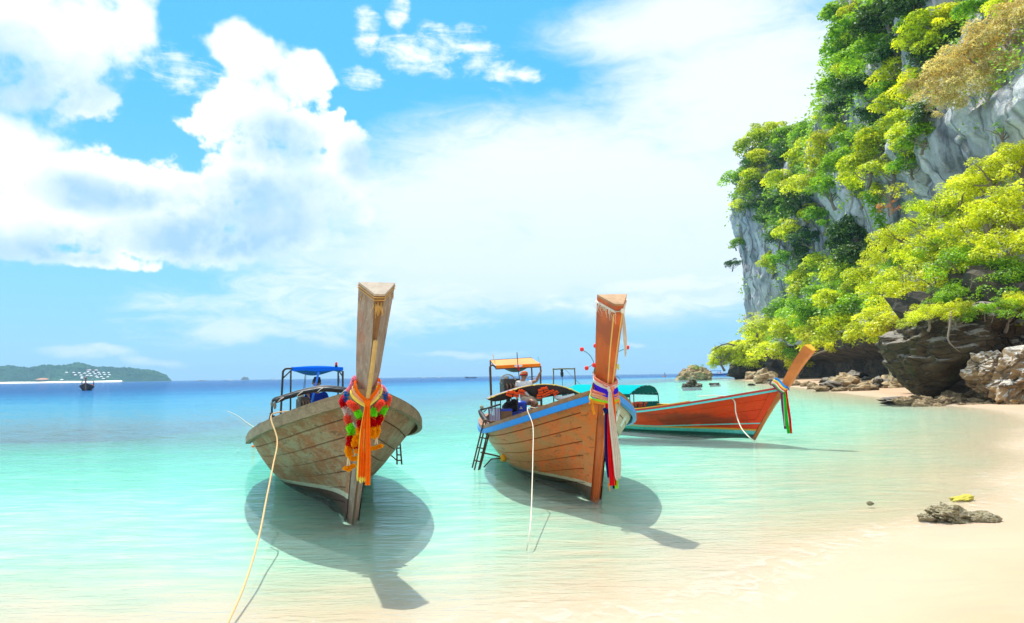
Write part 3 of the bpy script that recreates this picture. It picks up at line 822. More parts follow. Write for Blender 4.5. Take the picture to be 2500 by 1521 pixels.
# ---- red boat lying broadside behind
B3 = Boat(dict(x=5.956, y=17.211, yaw=36.5, sj=0.894, zj=1.239, zf=-0.03, zm=0.623, zt=0.6, um=0.46, ze=1.304, Bm=0.924, ub=0.35, n=2.588, pb=1.5, pm=0.488,
               heel=2.208, zkm=-0.2, Bt=0.489, L=8.0), 'longtail_boat', 'red longtail boat with turquoise trim and a teal canopy, lying behind the other two')
build_hull(B3, dict(hull=M_HULL3, cap=M_CAPWOOD), [0.0, 0.2, 0.4, 0.6, 0.8, 1.0], 0.003, 0.02, [(0.55,), (0.4,), (0.6,), (0.5,), (0.45,)],
           [('rub_rail', M_TURQ, 0.015, 0.04, -0.075, -0.03, 0.0, 1.0), ('upper_rail', M_REDRAIL, -0.02, 0.05, -0.028, 0.018, 0.0, 1.0), ('cap_rail', M_YELLOW, -0.07, 0.03, 0.02, 0.045, 0.22, 1.0)])
M_PROW3 = wood('orange_brown_prow', [(0.66, 0.165, 0.03), (0.76, 0.21, 0.045), (0.52, 0.13, 0.03), (0.7, 0.45, 0.2)], 0.5, (8, 1.5, 1.5), 2.0, 0.2, 0.2)
p3_, c3, r3 = stem_post(B3, [(0.0, -0.05, .05, .05, .02), (-0.3, 0.4, .055, .06, .025), (-0.62, 0.85, .06, .07, .03), (-0.89, 1.22, .09, .12, .05), (-1.02, 1.42, .105, .15, .06),
                             (-1.28, 1.80, .12, .17, .065), (-1.62, 2.20, .135, .19, .07)], (M_PROW3, M_YELLOW))

# ================================================================== VEGETATION AND SHORE ROCKS
def mat_leaf(name, c1, c2, c3, trans=0.48):
    m, nt, out = material(name)
    a = nt.nodes.new('ShaderNodeAttribute'); a.attribute_name = 'tone'; t = S(nt, a.outputs['Fac'])
    inf = nt.nodes.new('ShaderNodeObjectInfo'); rnd = S(nt, inf.outputs['Random'])
    c = mix(nt, t.step(0.1, 0.9), c1, c2)
    c = mix(nt, rnd * 0.7, c, c3)
    k = 0.55 + t * 0.75
    c = mix(nt, 1.0, c, new(nt, 'CombineColor', 0, Red=k, Green=k, Blue=k), 'MULTIPLY')
    d = new(nt, 'BsdfDiffuse', 0, Color=c); tr = new(nt, 'BsdfTranslucent', 0, Color=mix(nt, 1.0, c, (1.25, 1.15, 0.5), 'MULTIPLY'))
    g = new(nt, 'BsdfGlossy', 0, Color=(0.9, 0.95, 0.9), Roughness=0.45)
    mx = new(nt, 'MixShader', 0, **{'0': trans, '1': d, '2': tr})
    mx = new(nt, 'MixShader', 0, **{'0': 0.035, '1': mx, '2': g})
    nt.links.new(mx.k, out)
    return m
L_LIME = mat_leaf('lime_leaves', (0.38, 0.58, 0.015), (0.70, 0.78, 0.02), (0.76, 0.76, 0.02))
L_GREEN = mat_leaf('green_leaves', (0.13, 0.40, 0.018), (0.36, 0.60, 0.02), (0.28, 0.48, 0.02))
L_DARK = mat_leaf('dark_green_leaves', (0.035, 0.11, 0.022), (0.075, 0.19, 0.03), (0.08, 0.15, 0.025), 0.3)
L_YELLOW = mat_leaf('yellow_leaves', (0.42, 0.56, 0.015), (0.72, 0.80, 0.02), (0.64, 0.68, 0.02))
L_BROWN = mat_leaf('dry_tan_leaves', (0.64, 0.52, 0.22), (0.88, 0.72, 0.38), (0.66, 0.60, 0.24), 0.35)
L_RED = mat_leaf('reddish_leaves', (0.45, 0.14, 0.05), (0.55, 0.22, 0.08), (0.5, 0.2, 0.1))
M_BARK = plain('pale_bark', (0.24, 0.19, 0.14), 0.9, 0.35, 6)
M_BARKD = plain('dark_bark', (0.09, 0.065, 0.045), 0.9, 0.35, 6)

def leaf_mesh(name, centers, radii, per, leaf, seed, up=0.55, droop=0.0, fill=0.25):
    """leaf quads on the shells of many flattened clumps; crown radius is about 1"""
    g = np.random.default_rng(seed); V = []; tone = []
    for (c, r) in zip(centers, radii):
        n = int(per * (r / 0.35) ** 2)
        d = g.normal(size=(n, 3)); d /= np.linalg.norm(d, axis=1, keepdims=True)
        flip = (d[:, 2] < -0.1) & (g.random(n) < 0.75); d[flip, 2] *= -1
        rad = r * (1 - fill * g.random(n) ** 2) * (0.86 + 0.28 * g.random(n))
        p = c + d * rad[:, None] * np.array([1, 1, 0.62])
        p[:, 2] -= droop * (np.hypot(d[:, 0], d[:, 1]) ** 2) * r * 0.6
        nrm = d * 0.6 + np.array([0, 0, up]) + g.normal(size=(n, 3)) * 0.45; nrm /= np.linalg.norm(nrm, axis=1, keepdims=True)
        a = np.cross(nrm, g.normal(size=(n, 3))); a /= np.linalg.norm(a, axis=1, keepdims=True); b = np.cross(nrm, a)
        s = leaf * (0.6 + 0.8 * g.random(n))[:, None]
        V.append(np.stack([p - a * s, p + b * s * 0.55, p + a * s, p - b * s * 0.55], 1))
        tone.append(np.clip(g.normal(0.5, 0.24, n) + g.normal(0, 0.22), 0, 1))
    V = np.concatenate(V); tone = np.concatenate(tone); n = len(V)
    me = bpy.data.meshes.new(name)
    me.vertices.add(n * 4); me.vertices.foreach_set('co', V.reshape(-1).astype(np.float32))
    me.loops.add(n * 4); me.loops.foreach_set('vertex_index', np.arange(n * 4, dtype=np.int32))
    me.polygons.add(n); me.polygons.foreach_set('loop_start', np.arange(0, n * 4, 4, dtype=np.int32)); me.polygons.foreach_set('loop_total', np.full(n, 4, np.int32))
    me.update(calc_edges=True)
    t = me.attributes.new('tone', 'FLOAT', 'POINT'); t.data.foreach_set('value', np.repeat(tone, 4).astype(np.float32))
    return me

def crown_clumps(seed, n, spread=(1, 1, 0.7), rmin=0.2, rmax=0.38):
    g = np.random.default_rng(seed); cs, rs = [], []
    for i in range(n):
        d = g.normal(size=3); d /= np.linalg.norm(d); d[2] = abs(d[2]) * 1.1 - 0.35 if g.random() < 0.8 else d[2]
        q = 0.45 + 0.4 * g.random()
        cs.append(d * q * np.array(spread)); rs.append(g.uniform(rmin, rmax))
    cs.append(np.array([0, 0, 0.0])); rs.append(rmax * 1.2)
    return cs, rs

PROTO = []
for k in range(7):
    cs, rs = crown_clumps(100 + k, 15 + k % 4 * 3, ((1.05, 1.05, 0.75), (1.2, 1.2, 0.55), (0.9, 0.9, 0.95))[k % 3])
    PROTO.append(leaf_mesh('crown_leaves', cs, rs, 270, 0.046, 200 + k, droop=0.25 * (k % 2)))
NEAR = []
for k in range(4):
    cs, rs = crown_clumps(300 + k, 30, (1.1, 1.1, 0.8), 0.15, 0.30)
    NEAR.append(leaf_mesh('crown_leaves', cs, rs, 420, 0.029, 400 + k, droop=0.35))
SPARSE = []
for k in range(3):
    cs, rs = crown_clumps(500 + k, 12, (1.1, 1.1, 0.7), 0.14, 0.26)
    SPARSE.append(leaf_mesh('crown_leaves', cs, rs, 110, 0.038, 600 + k, fill=0.9))
TRUNK = []
for k in range(4):
    g = np.random.default_rng(700 + k); mb = MB()
    bend = g.normal(size=2) * 0.18
    top = Vector((bend[0], bend[1], -0.1)); mb.tube([(-0.1, 0, -0.8), (bend[0] * 0.3, bend[1] * .3, -0.6), (bend[0] * .8, bend[1] * .8, -0.4), top], [0.075, 0.06, 0.05, 0.04], 7, smooth_path=4)
    for q in range(6):
        a = 2 * math.pi * q / 6 + g.random(); l = g.uniform(0.5, 0.85); st = Vector((bend[0] * .7, bend[1] * .7, g.uniform(-0.55, -0.15)))
        e = st + Vector((math.cos(a) * l, math.sin(a) * l, g.uniform(0.25, 0.6)))
        mb.tube([st, (st + e) / 2 + Vector((0, 0, 0.1 * g.normal())), e], [0.03, 0.02, 0.008], 5, smooth_path=3)
    o = mb.build('trunk', M_BARK); TRUNK.append(o.data); bpy.data.objects.remove(o)

def mesh_with(me, mat, cache={}):
    key = (me.name, mat.name)
    if key not in cache:
        m = me.copy(); m.materials.clear(); m.materials.append(mat); cache[key] = m
    return cache[key]

STY = {'l': (L_LIME, 'lime green'), 'g': (L_GREEN, 'mid green'), 'd': (L_DARK, 'dark green'), 'y': (L_YELLOW, 'yellow green'), 'b': (L_BROWN, 'tan dry leaved'), 'r': (L_RED, 'red leaved')}
def tree(px, py, rp, sty, label, group=None, depth=None, pool=None, seed=0, name='tree', cat='tree', out=0.25, squash=1.0, trunk=True):
    if depth is None:
        h, n = cliff_hit(px, py)
        if h is None:
            q = px
            while h is None and q < 2500: q += 12; h, n = cliff_hit(q, py)
            if h is None: return None
            c = at(px, py, h.y)
        else:
            r = rp / FPX * h.y
            c = h + (CAMP - h).normalized() * r * out
    else:
        h, n = cliff_hit(px, py)
        if h is not None and h.y < depth: depth = h.y - rp / FPX * h.y * 0.4
        c = at(px, py, depth)
    r = rp / FPX * c.y
    g = random.Random(seed * 977 + int(px) * 31 + int(py))
    pool = pool or PROTO
    o = empty(name, c, (0, 0, g.uniform(0, 6.28))); o.scale = (r * 1.28, r * 1.28, r * 1.28 * squash)
    tag(o, label, cat, group)
    cr = bpy.data.objects.new('crown', mesh_with(pool[g.randrange(len(pool))], STY[sty][0])); COL.objects.link(cr); cr.parent = o
    cr.rotation_euler = (g.uniform(-.2, .2), g.uniform(-.2, .2), 0)
    if trunk:
        t = bpy.data.objects.new('trunk', TRUNK[g.randrange(4)]); COL.objects.link(t); t.parent = o
    return o

# crowns on the near tower of the cliff (photo x, y, radius, kind)
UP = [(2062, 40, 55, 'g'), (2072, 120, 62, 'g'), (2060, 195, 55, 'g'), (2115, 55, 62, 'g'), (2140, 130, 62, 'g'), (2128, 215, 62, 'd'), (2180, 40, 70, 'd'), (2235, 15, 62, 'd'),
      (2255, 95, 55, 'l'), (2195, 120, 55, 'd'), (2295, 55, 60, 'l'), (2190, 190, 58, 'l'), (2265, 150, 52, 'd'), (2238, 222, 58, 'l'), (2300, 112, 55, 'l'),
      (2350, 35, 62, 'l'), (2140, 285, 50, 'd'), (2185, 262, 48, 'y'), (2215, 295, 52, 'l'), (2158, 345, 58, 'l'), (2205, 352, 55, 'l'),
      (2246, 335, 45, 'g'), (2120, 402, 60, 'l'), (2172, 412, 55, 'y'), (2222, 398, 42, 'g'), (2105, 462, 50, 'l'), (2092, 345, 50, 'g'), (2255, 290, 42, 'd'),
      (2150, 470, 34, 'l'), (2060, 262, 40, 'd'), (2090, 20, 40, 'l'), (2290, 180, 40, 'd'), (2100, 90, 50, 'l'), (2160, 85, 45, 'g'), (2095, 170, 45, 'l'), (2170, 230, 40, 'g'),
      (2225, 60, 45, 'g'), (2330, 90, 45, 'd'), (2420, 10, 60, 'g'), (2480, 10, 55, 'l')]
def where_up(x, y):
    if x > 2320: return 'next to the tan crown in the top right corner'
    if y < 70: return 'at the top of the photo'
    if x < 2110 and y < 220: return 'on the skyline of the near cliff tower'
    if y > 380: return 'lowest on the near cliff tower, over the bare face'
    if y > 270: return 'just above the bare grey rock face'
    return 'in the middle of the near cliff tower'
def where_far(x, y):
    if y < 360: return 'on the skyline of the far cliff shoulder'
    if y > 600: return 'low on the far shoulder above the trees by the water'
    if x < 1890: return 'near the pillar end of the far shoulder'
    if y > 480: return 'in the shaded middle of the far shoulder'
    return 'high on the far shoulder'
def where_mid(x, y):
    if x < 1910: return 'at the left end of the belt over the water'
    if y < 700: return 'at the top of the belt below the cliff'
    if y > 800: return 'hanging lowest over the dark cliff foot'
    return 'in the middle of the belt above the water'
for q in UP: tree(*q, STY[q[3]][1] + ' tree crown ' + where_up(q[0], q[1]), STY[q[3]][1] + ' trees on the near cliff tower')
# the far shoulder and its end pillar
FAR = [(1838, 352, 42, 'l'), (1880, 322, 40, 'l'), (1930, 325, 42, 'g'), (1975, 322, 36, 'g'), (2020, 352, 45, 'l'), (2060, 325, 42, 'l'), (1862, 398, 45, 'y'), (1912, 392, 45, 'd'),
       (1962, 382, 45, 'l'), (2010, 402, 50, 'l'), (2055, 402, 48, 'g'), (1805, 432, 34, 'g'), (1842, 442, 40, 'y'), (1882, 462, 40, 'd'), (1930, 442, 45, 'l'), (1985, 452, 50, 'y'),
       (2032, 465, 48, 'g'), (1960, 502, 48, 'd'), (2012, 530, 45, 'g'), (1900, 502, 36, 'd'), (1872, 540, 30, 'd'), (1935, 562, 45, 'l'), (1985, 582, 45, 'd'), (1962, 622, 45, 'd'),
       (1925, 632, 36, 'g'), (1995, 640, 40, 'd'), (1955, 680, 34, 'g'), (1900, 580, 30, 'd'), (1850, 500, 28, 'd'), (2045, 290, 36, 'g'), (1830, 395, 32, 'g'), (1925, 500, 34, 'g'),
       (1985, 520, 34, 'l')]
for q in FAR: tree(*q, STY[q[3]][1] + ' tree crown ' + where_far(q[0], q[1]), STY[q[3]][1] + ' trees on the far cliff shoulder')
# low trees between the cliff foot and the water
MID = [(1960, 705, 50, 'l', 140), (2010, 650, 45, 'l', 118), (2062, 672, 60, 'l', 100), (2122, 690, 56, 'l', 92), (2052, 742, 60, 'l', 100), (1992, 772, 56, 'g', 118), (1935, 752, 50, 'g', 140),
       (2112, 752, 60, 'g', 90), (2165, 722, 55, 'l', 80), (2182, 792, 55, 'l', 76), (2122, 818, 52, 'l', 86), (2062, 805, 60, 'l', 98), (1992, 825, 52, 'l', 112), (1932, 812, 50, 'l', 130),
       (1882, 805, 46, 'y', 148), (1850, 855, 50, 'y', 156), (1800, 866, 42, 'y', 164), (1768, 884, 28, 'y', 168), (1902, 862, 46, 'y', 140), (1832, 890, 30, 'y', 158), (1872, 884, 34, 'y', 152), (1806, 846, 30, 'y', 162), (1782, 872, 26, 'y', 166), (1742, 888, 18, 'y', 169), (1952, 868, 34, 'g', 126), (2205, 836, 34, 'g', 72),
       (2020, 720, 44, 'g', 112), (2090, 720, 40, 'g', 96), (2150, 770, 40, 'l', 82), (1970, 790, 40, 'l', 122), (2030, 845, 36, 'l', 104), (1900, 770, 36, 'g', 146)]
for x, y, r, k, d in MID: tree(x, y, r, k, STY[k][1] + ' low tree ' + where_mid(x, y), STY[k][1] + ' low trees along the cliff foot', depth=d, trunk=(k != 'y' and y < 800))
# big trees in front, right
BIG = [(2205, 575, 62, 'l', 52), (2275, 528, 72, 'l', 50), (2350, 478, 76, 'l', 48), (2428, 425, 76, 'l', 46), (2495, 395, 66, 'l', 45), (2250, 645, 78, 'l', 47), (2330, 590, 88, 'l', 45),
       (2410, 540, 88, 'l', 43), (2485, 495, 80, 'l', 42), (2218, 722, 66, 'l', 46), (2292, 690, 78, 'l', 43), (2370, 655, 88, 'g', 41), (2450, 615, 88, 'l', 40), (2262, 752, 40, 'l', 42),
       (2340, 728, 62, 'g', 40), (2425, 715, 78, 'g', 39), (2492, 690, 74, 'g', 39), (2385, 775, 40, 'g', 37), (2300, 620, 56, 'g', 46), (2200, 640, 46, 'g', 52), (2268, 768, 40, 'l', 33.5), (2330, 762, 44, 'l', 33), (2395, 768, 48, 'g', 32.8), (2455, 760, 50, 'g', 33), (2500, 745, 46, 'l', 33),
       (2232, 790, 34, 'l', 35), (2160, 700, 50, 'l', 58), (2165, 640, 48, 'l', 62)]
for i, (x, y, r, k, d) in enumerate(BIG):
    tree(x, y, r, k, 'big ' + STY[k][1] + ' feathery tree ' + ('topping the front mass at the right' if y < 500 else 'on the left flank of the front mass' if x < 2260 else 'drooping onto the overhanging rock' if y > 680 else 'in the middle of the front mass'), 'big ' + STY[k][1] + ' trees above the overhanging rock', depth=d, pool=NEAR, seed=i)
# the ones that stand out
tree(1885, 645, 36, 'l', 'lone lime bush growing out of the bare grey pillar face', name='bush', cat='bush', out=0.3)
tree(1797, 592, 20, 'g', 'small green bush jutting into the sky from the pillar edge, upper one', name='bush', cat='bush', out=0.0)
tree(1788, 645, 18, 'd', 'small dark bush jutting into the sky from the pillar edge, lower one', name='bush', cat='bush', out=0.0)
tree(1815, 505, 24, 'y', 'small yellow bush on the left edge of the pillar below the trees', name='bush', cat='bush')
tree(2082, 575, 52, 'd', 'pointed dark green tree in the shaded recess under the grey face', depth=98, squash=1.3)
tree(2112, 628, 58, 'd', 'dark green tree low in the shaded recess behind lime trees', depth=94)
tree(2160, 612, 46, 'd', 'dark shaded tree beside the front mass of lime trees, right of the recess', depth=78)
tree(2168, 505, 26, 'r', 'small red leaved bush at the edge of the bare rock face', name='bush', cat='bush', depth=70, pool=SPARSE)
tree(2175, 470, 50, 'y', 'thin yellow tree standing before the lower bare rock face', depth=72, pool=SPARSE)
tree(2448, 318, 46, 'g', 'green bush hanging over the bare grey face near the right edge', name='bush', cat='bush', depth=50, pool=SPARSE)
tree(2490, 795, 22, 'l', 'small lime bush among the dark boulders at the right edge', name='bush', cat='bush', depth=34, pool=SPARSE)
tree(2045, 245, 46, 'g', 'thin leaved tree leaning out into the sky between the two cliff tops', depth=118, pool=SPARSE)
tree(2015, 285, 34, 'y', 'sparse yellow tree at the notch of the skyline', depth=124, pool=SPARSE)
tree(1850, 782, 40, 'y', 'thin golden tree with bare twigs against the lower pillar', depth=150, pool=SPARSE)
tree(1765, 868, 36, 'y', 'yellow branch end reaching left over the water', depth=165, pool=SPARSE)
tree(1945, 893, 30, 'l', 'lime bush overhanging the rocks behind the red boat prow', name='bush', cat='bush', depth=120)
BR = [(2285, 215, 62, 54), (2345, 160, 72, 52), (2410, 118, 80, 50), (2472, 72, 76, 48), (2370, 205, 60, 50), (2445, 165, 60, 48), (2310, 255, 40, 53), (2490, 30, 55, 48)]
for i, (x, y, r, d) in enumerate(BR):
    tree(x, y, r, 'b', 'tan dry leaved crown of the big bare trunked tree at the top right', 'dry leaved crowns at the top right', depth=d, pool=NEAR, seed=40 + i, trunk=False)

def branch(name, pts, r, mat, label, cat='branch', sub=5):
    """bare limb through points, with twigs"""
    mb = MB(); P = [Vector(p) for p in pts]; mb.tube(P, r, 6, smooth_path=5)
    sp = spline(P, 5); g = random.Random(len(label) * 7)
    ln = (P[-1] - P[0]).length
    for k in range(sub):
        i = g.randrange(len(sp) // 3, len(sp) - 1); a = sp[i]; d = Vector((g.uniform(-1, 1), g.uniform(-.6, .6), g.uniform(-.4, 1))) * ln * g.uniform(.12, .28)
        mb.tube([a, a + d * .5 + Vector((0, 0, ln * .02)), a + d], [r[-1] * 0.9, r[-1] * 0.7, r[-1] * .35], 5)
    return tag(mb.build(name, mat, None, True), label, cat)
branch('tree_limb', [at(2560, 250, 47), at(2490, 190, 48), at(2440, 165, 49), at(2390, 160, 50), at(2350, 130, 51)], [0.28, 0.22, 0.16, 0.09, 0.04], M_BARK, 'thick bare limb bending in from the right edge under the tan crown', sub=9)
branch('bare_branch', [at(1800, 845, 158), at(1770, 840, 160), at(1735, 858, 162)], [0.22, 0.16, 0.05], M_BARKD, 'bare dark branch over the water left of the yellow trees', sub=7)
branch('bare_branch', [at(2060, 848, 96), at(2010, 858, 97), at(1975, 872, 98)], [0.2, 0.15, 0.06], M_BARK, 'pale fallen branch hanging beside the red boat prow', sub=3)
branch('bare_branch', [at(2110, 190, 104), at(2080, 220, 105), at(2040, 250, 106), at(2000, 275, 107)], [0.3, 0.2, 0.15, 0.04], M_BARK, 'pale bare branch leaning out from the near cliff tower', sub=8)
branch('bare_branch', [at(2300, 280, 60), at(2255, 262, 62), at(2230, 235, 63)], [0.12, 0.09, 0.03], M_BARK, 'pale twisted branch below the tan crown', sub=6)
branch('hanging_root', [at(2322, 760, 32.5), at(2318, 800, 32.2), at(2315, 830, 32.1), at(2332, 850, 32.2), at(2345, 860, 32.4)], [0.06, 0.05, 0.045, 0.03, 0.015], M_BARK, 'pale root hanging down the face of the overhanging rock', 'root', sub=1)

# creepers on the upper cliff and hanging vine: leaves nobody could count
def creepers(n, seed):
    g = np.random.default_rng(seed); V = []; T = []
    A, B = CV.shape[:2]; NRM = np.cross(np.gradient(CV, axis=0), np.gradient(CV, axis=1)); NRM /= np.linalg.norm(NRM, axis=-1, keepdims=True) + 1e-9
    C = wall_curve(A)
    tries = 0
    while len(V) < n and tries < n * 6:
        tries += 1
        i = g.integers(40, A - 130); j = g.integers(40, B - 12); p = CV[i, j]; z = p[2]
        zb, zt = C[i, 3], C[i, 4]
        k = noise.noise(Vector(p * 0.11))
        want = (0.9 if z > zt + 1.0 else (0.8 if z < zb - 1 and z > 6 else 0.02)) 
        if 5 < p[2] and (want * (0.5 + k * 1.4)) > g.random():
            for _ in range(10):
                q = p + g.normal(size=3) * 0.9
                V.append(q + NRM[i, j] * 0.3 * (1 if NRM[i, j] @ (np.array((0, 0, 1.6)) - p) > 0 else -1)); T.append(np.clip(0.5 + k * 0.6 + g.normal(0, 0.15), 0, 1))
    for s in range(700):                       # the green strip of vine hanging across the grey face
        t = g.random(); c = at(2122 + 34 * t + g.normal() * 9 * (1 - t * .5), 470 + 95 * t, 84)
        V.append(np.array(c) + g.normal(size=3) * 0.3); T.append(g.random() * .6 + .3)
    P = np.array(V); n = len(P)
    nr = np.array([-0.4, -0.3, 0.7]) + g.normal(size=(n, 3)) * 0.5; nr /= np.linalg.norm(nr, axis=1, keepdims=True)
    a = np.cross(nr, g.normal(size=(n, 3))); a /= np.linalg.norm(a, axis=1, keepdims=True); b = np.cross(nr, a)
    s = ((0.16 + 0.30 * g.random(n)) * np.clip(P[:, 1] / 125, 0.3, 1.1))[:, None]
    Q = np.stack([P - a * s, P + b * s * .6, P + a * s, P - b * s * .6], 1)
    me = bpy.data.meshes.new('creeper'); me.vertices.add(n * 4); me.vertices.foreach_set('co', Q.reshape(-1).astype(np.float32))
    me.loops.add(n * 4); me.loops.foreach_set('vertex_index', np.arange(n * 4, dtype=np.int32))
    me.polygons.add(n); me.polygons.foreach_set('loop_start', np.arange(0, n * 4, 4, dtype=np.int32)); me.polygons.foreach_set('loop_total', np.full(n, 4, np.int32))
    me.update(calc_edges=True)
    t = me.attributes.new('tone', 'FLOAT', 'POINT'); t.data.foreach_set('value', np.repeat(np.array(T), 4).astype(np.float32))
    me.materials.append(L_GREEN)
    o = bpy.data.objects.new('creeper', me); COL.objects.link(o)
    tag(o, 'green creepers covering the ledges of the cliff between the trees', kind='stuff')
creepers(90000, 11)

# ------------------------------------------------------------------ rocks
def rock_mesh(seed, sub=4, rough=0.35, fq=1.3, ledge=0.0, shape=None):
    bm = bmesh.new(); bmesh.ops.create_icosphere(bm, subdivisions=sub, radius=1.0)
    off = Vector((seed * 3.7, seed * 1.9, seed * 5.3))
    for v in bm.verts:
        d = v.co.normalized()
        k = 1 + rough * noise.fractal(d * fq + off, 0.8, 2.1, 5) + rough * 0.55 * (0.35 - abs(noise.noise(d * fq * 2.3 + off)))
        c1 = noise.cell(d * 2.1 + off)
        v.co = d * (k + 0.06 * c1)
        if ledge: v.co.z += ledge * math.sin(v.co.z * 14) * 0.5
        if shape: v.co = shape(v.co)
    me = bpy.data.meshes.new('rock_shape'); bm.to_mesh(me); bm.free()
    for p in me.polygons: p.use_smooth = False
    return me
ROCKS = [rock_mesh(k, 3, 0.45, 1.4) for k in range(6)]
def rock(c, size, mat, label, seed=0, name='rock', group=None, rot=None, me=None, cat='rock'):
    me = mesh_with(me or ROCKS[seed % len(ROCKS)], mat)
    o = bpy.data.objects.new(name, me); COL.objects.link(o)
    o.location = c; o.scale = size; g = random.Random(seed * 13 + 5)
    o.rotation_euler = rot or (g.uniform(-.3, .3), g.uniform(-.3, .3), g.uniform(0, 6.28))
    return tag(o, label, cat, group)

# big overhanging rock: narrow foot, wide leaning top
def overhang():
    D = 34.0
    lev = [(992, 2285, 2318), (975, 2280, 2325), (950, 2262, 2352), (925, 2240, 2378), (895, 2215, 2412), (868, 2200, 2445), (840, 2202, 2475), (812, 2220, 2500), (785, 2245, 2515), (762, 2285, 2515), (748, 2330, 2510), (742, 2380, 2480)]
    V = []; n = 72
    lv = np.array(lev, float); t = np.linspace(0, len(lev) - 1, 60)
    for tt in t:
        y = np.interp(tt, range(len(lev)), lv[:, 0]); a = np.interp(tt, range(len(lev)), lv[:, 1]); b = np.interp(tt, range(len(lev)), lv[:, 2])
        A, B = at(a, y, D), at(b, y, D); cx, hw = (A.x + B.x) / 2, (B.x - A.x) / 2
        for k in range(n):
            th = 2 * math.pi * k / n
            p = Vector((cx + hw * math.cos(th), D + 1.2 + min(hw, 2.6) * 0.9 * math.sin(th), A.z))
            e = fbm(p * 0.55, 6, 0.75) * 0.75 + (0.3 - abs(fbm(p * 1.1 + Vector((7, 3, 1)), 5))) * 0.55 + noise.cell(p * 0.9) * 0.22
            e *= min(1.0, hw / 2.4)
            V.append(p + Vector((math.cos(th) * e, math.sin(th) * e, 0.25 * e)))
    top = sum((Vector(p) for p in V[-n:]), Vector()) / n
    F = [tuple(int(i) for i in f) for f in grid_faces(60, n, True)]
    F += [(59 * n + k, 59 * n + (k + 1) % n, len(V)) for k in range(n)]
    V.append(top + Vector((0, 0, 0.25)))
    mb = MB(); mb.add(V, F); return mb.build('overhanging_rock', M_ROCKDARK, None, True)
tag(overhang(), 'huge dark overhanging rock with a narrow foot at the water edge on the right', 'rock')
rock(at(1868, 915, 172), (7.5, 5, 3.6), M_ROCKBED, 'dark rock point under the yellow trees at the end of the cliff', 4, me=rock_mesh(43, 4, 0.4, 1.6))
rock(at(1935, 905, 150), (7, 5, 4.2), M_ROCKBED, 'dark rock mass under the trees behind the red boat prow', 5, me=rock_mesh(44, 4, 0.4, 1.6))
rock((30.5, 39.5, 2.2), (6.5, 4.2, 4.6), M_ROCKBED, 'dark rock bank filling the space behind the overhanging rock', 2, me=rock_mesh(41, 5, 0.4, 1.6))
rock((36.5, 47, 2.5), (6.5, 7, 5.5), M_ROCKBED, 'dark rock mass under the big lime trees far behind the overhanging rock', 3, me=rock_mesh(42, 5, 0.4, 1.6))
# pale boulders on the right
rock(at(2418, 915, 31.5), (0.85, 0.9, 0.85), M_ROCKPALE, 'white topped boulder with a blunt nose, left one of the pale pair', 1, 'boulder', me=rock_mesh(51, 5, 0.42, 1.2), rot=(0.0, -0.25, 0.6))
rock(at(2515, 930, 30.3), (1.7, 1.3, 1.35), M_ROCKPALE, 'largest pale sloping boulder at the right edge', 2, 'boulder', me=rock_mesh(52, 5, 0.4, 1.3), rot=(0.0, -0.5, 0.3))
rock(at(2435, 845, 35.0), (1.0, 0.9, 1.1), M_ROCKDARK, 'rounded brown boulder wedged behind the pale pair', 3, 'boulder', me=rock_mesh(53, 4, 0.35, 1.2))
rock(at(2480, 830, 34.5), (0.9, 0.8, 1.3), M_ROCKDARK, 'tall brown boulder at the right edge below the lime bush', 4, 'boulder', me=rock_mesh(54, 4, 0.35, 1.2))
rock(at(2212, 898, 40), (0.75, 0.7, 0.8), M_ROCKTAN, 'knobbly tan rock perched at the left of the overhanging rock', 5, me=rock_mesh(55, 4, 0.5, 1.5))
# rocks along the water
SH = [(2035, 945, 26, 12, 'd'), (2005, 950, 22, 8, 't'), (2062, 938, 42, 20, 't'), (2105, 950, 34, 12, 't'), (2030, 932, 24, 12, 'd'), (2085, 928, 40, 16, 'd'), (2150, 942, 24, 18, 'd'), (2185, 935, 42, 18, 't'),
      (2205, 945, 36, 14, 't'), (2235, 928, 36, 14, 'o'), (2270, 930, 30, 14, 'o'), (1985, 945, 16, 8, 't'), (1968, 940, 14, 7, 't'), (1838, 920, 18, 12, 't'), (1868, 925, 28, 18, 't'), (1890, 932, 16, 8, 'd'),
      (1915, 935, 14, 6, 'd'), (2135, 938, 18, 10, 't'), (2120, 932, 18, 10, 'd'), (2170, 948, 20, 8, 'o'), (1820, 912, 12, 8, 'd'), (1940, 938, 14, 7, 't'), (2050, 952, 18, 6, 't'), (2290, 942, 22, 10, 't')]
M_ROCKOCHRE = mat_rock('ochre_rock', (0.46, 0.28, 0.11), (0.55, 0.38, 0.18), (0.32, 0.18, 0.07), (0.18, 0.11, 0.05), 2.0)
for i, (x, y, rx, rz, k) in enumerate(SH):
    gq = ground(x, min(y + rz * 0.6, 956)); d = min(gq.y, {True: 175}.get(x < 1900, 90)); c = at(x, y, d)
    s = d / FPX; m = dict(d=M_ROCKDARK, t=M_ROCKTAN, o=M_ROCKOCHRE)[k]; nm = dict(d='dark', t='tan', o='ochre')[k]
    rock(c, (rx * s, rx * s * 0.8, rz * s * 1.1), m, nm + ' rock in the row along the waterline under the dark cliff foot', i, 'shore_rock', nm + ' rocks along the cliff foot', rot=(0.1, 0.1, i * 0.7))
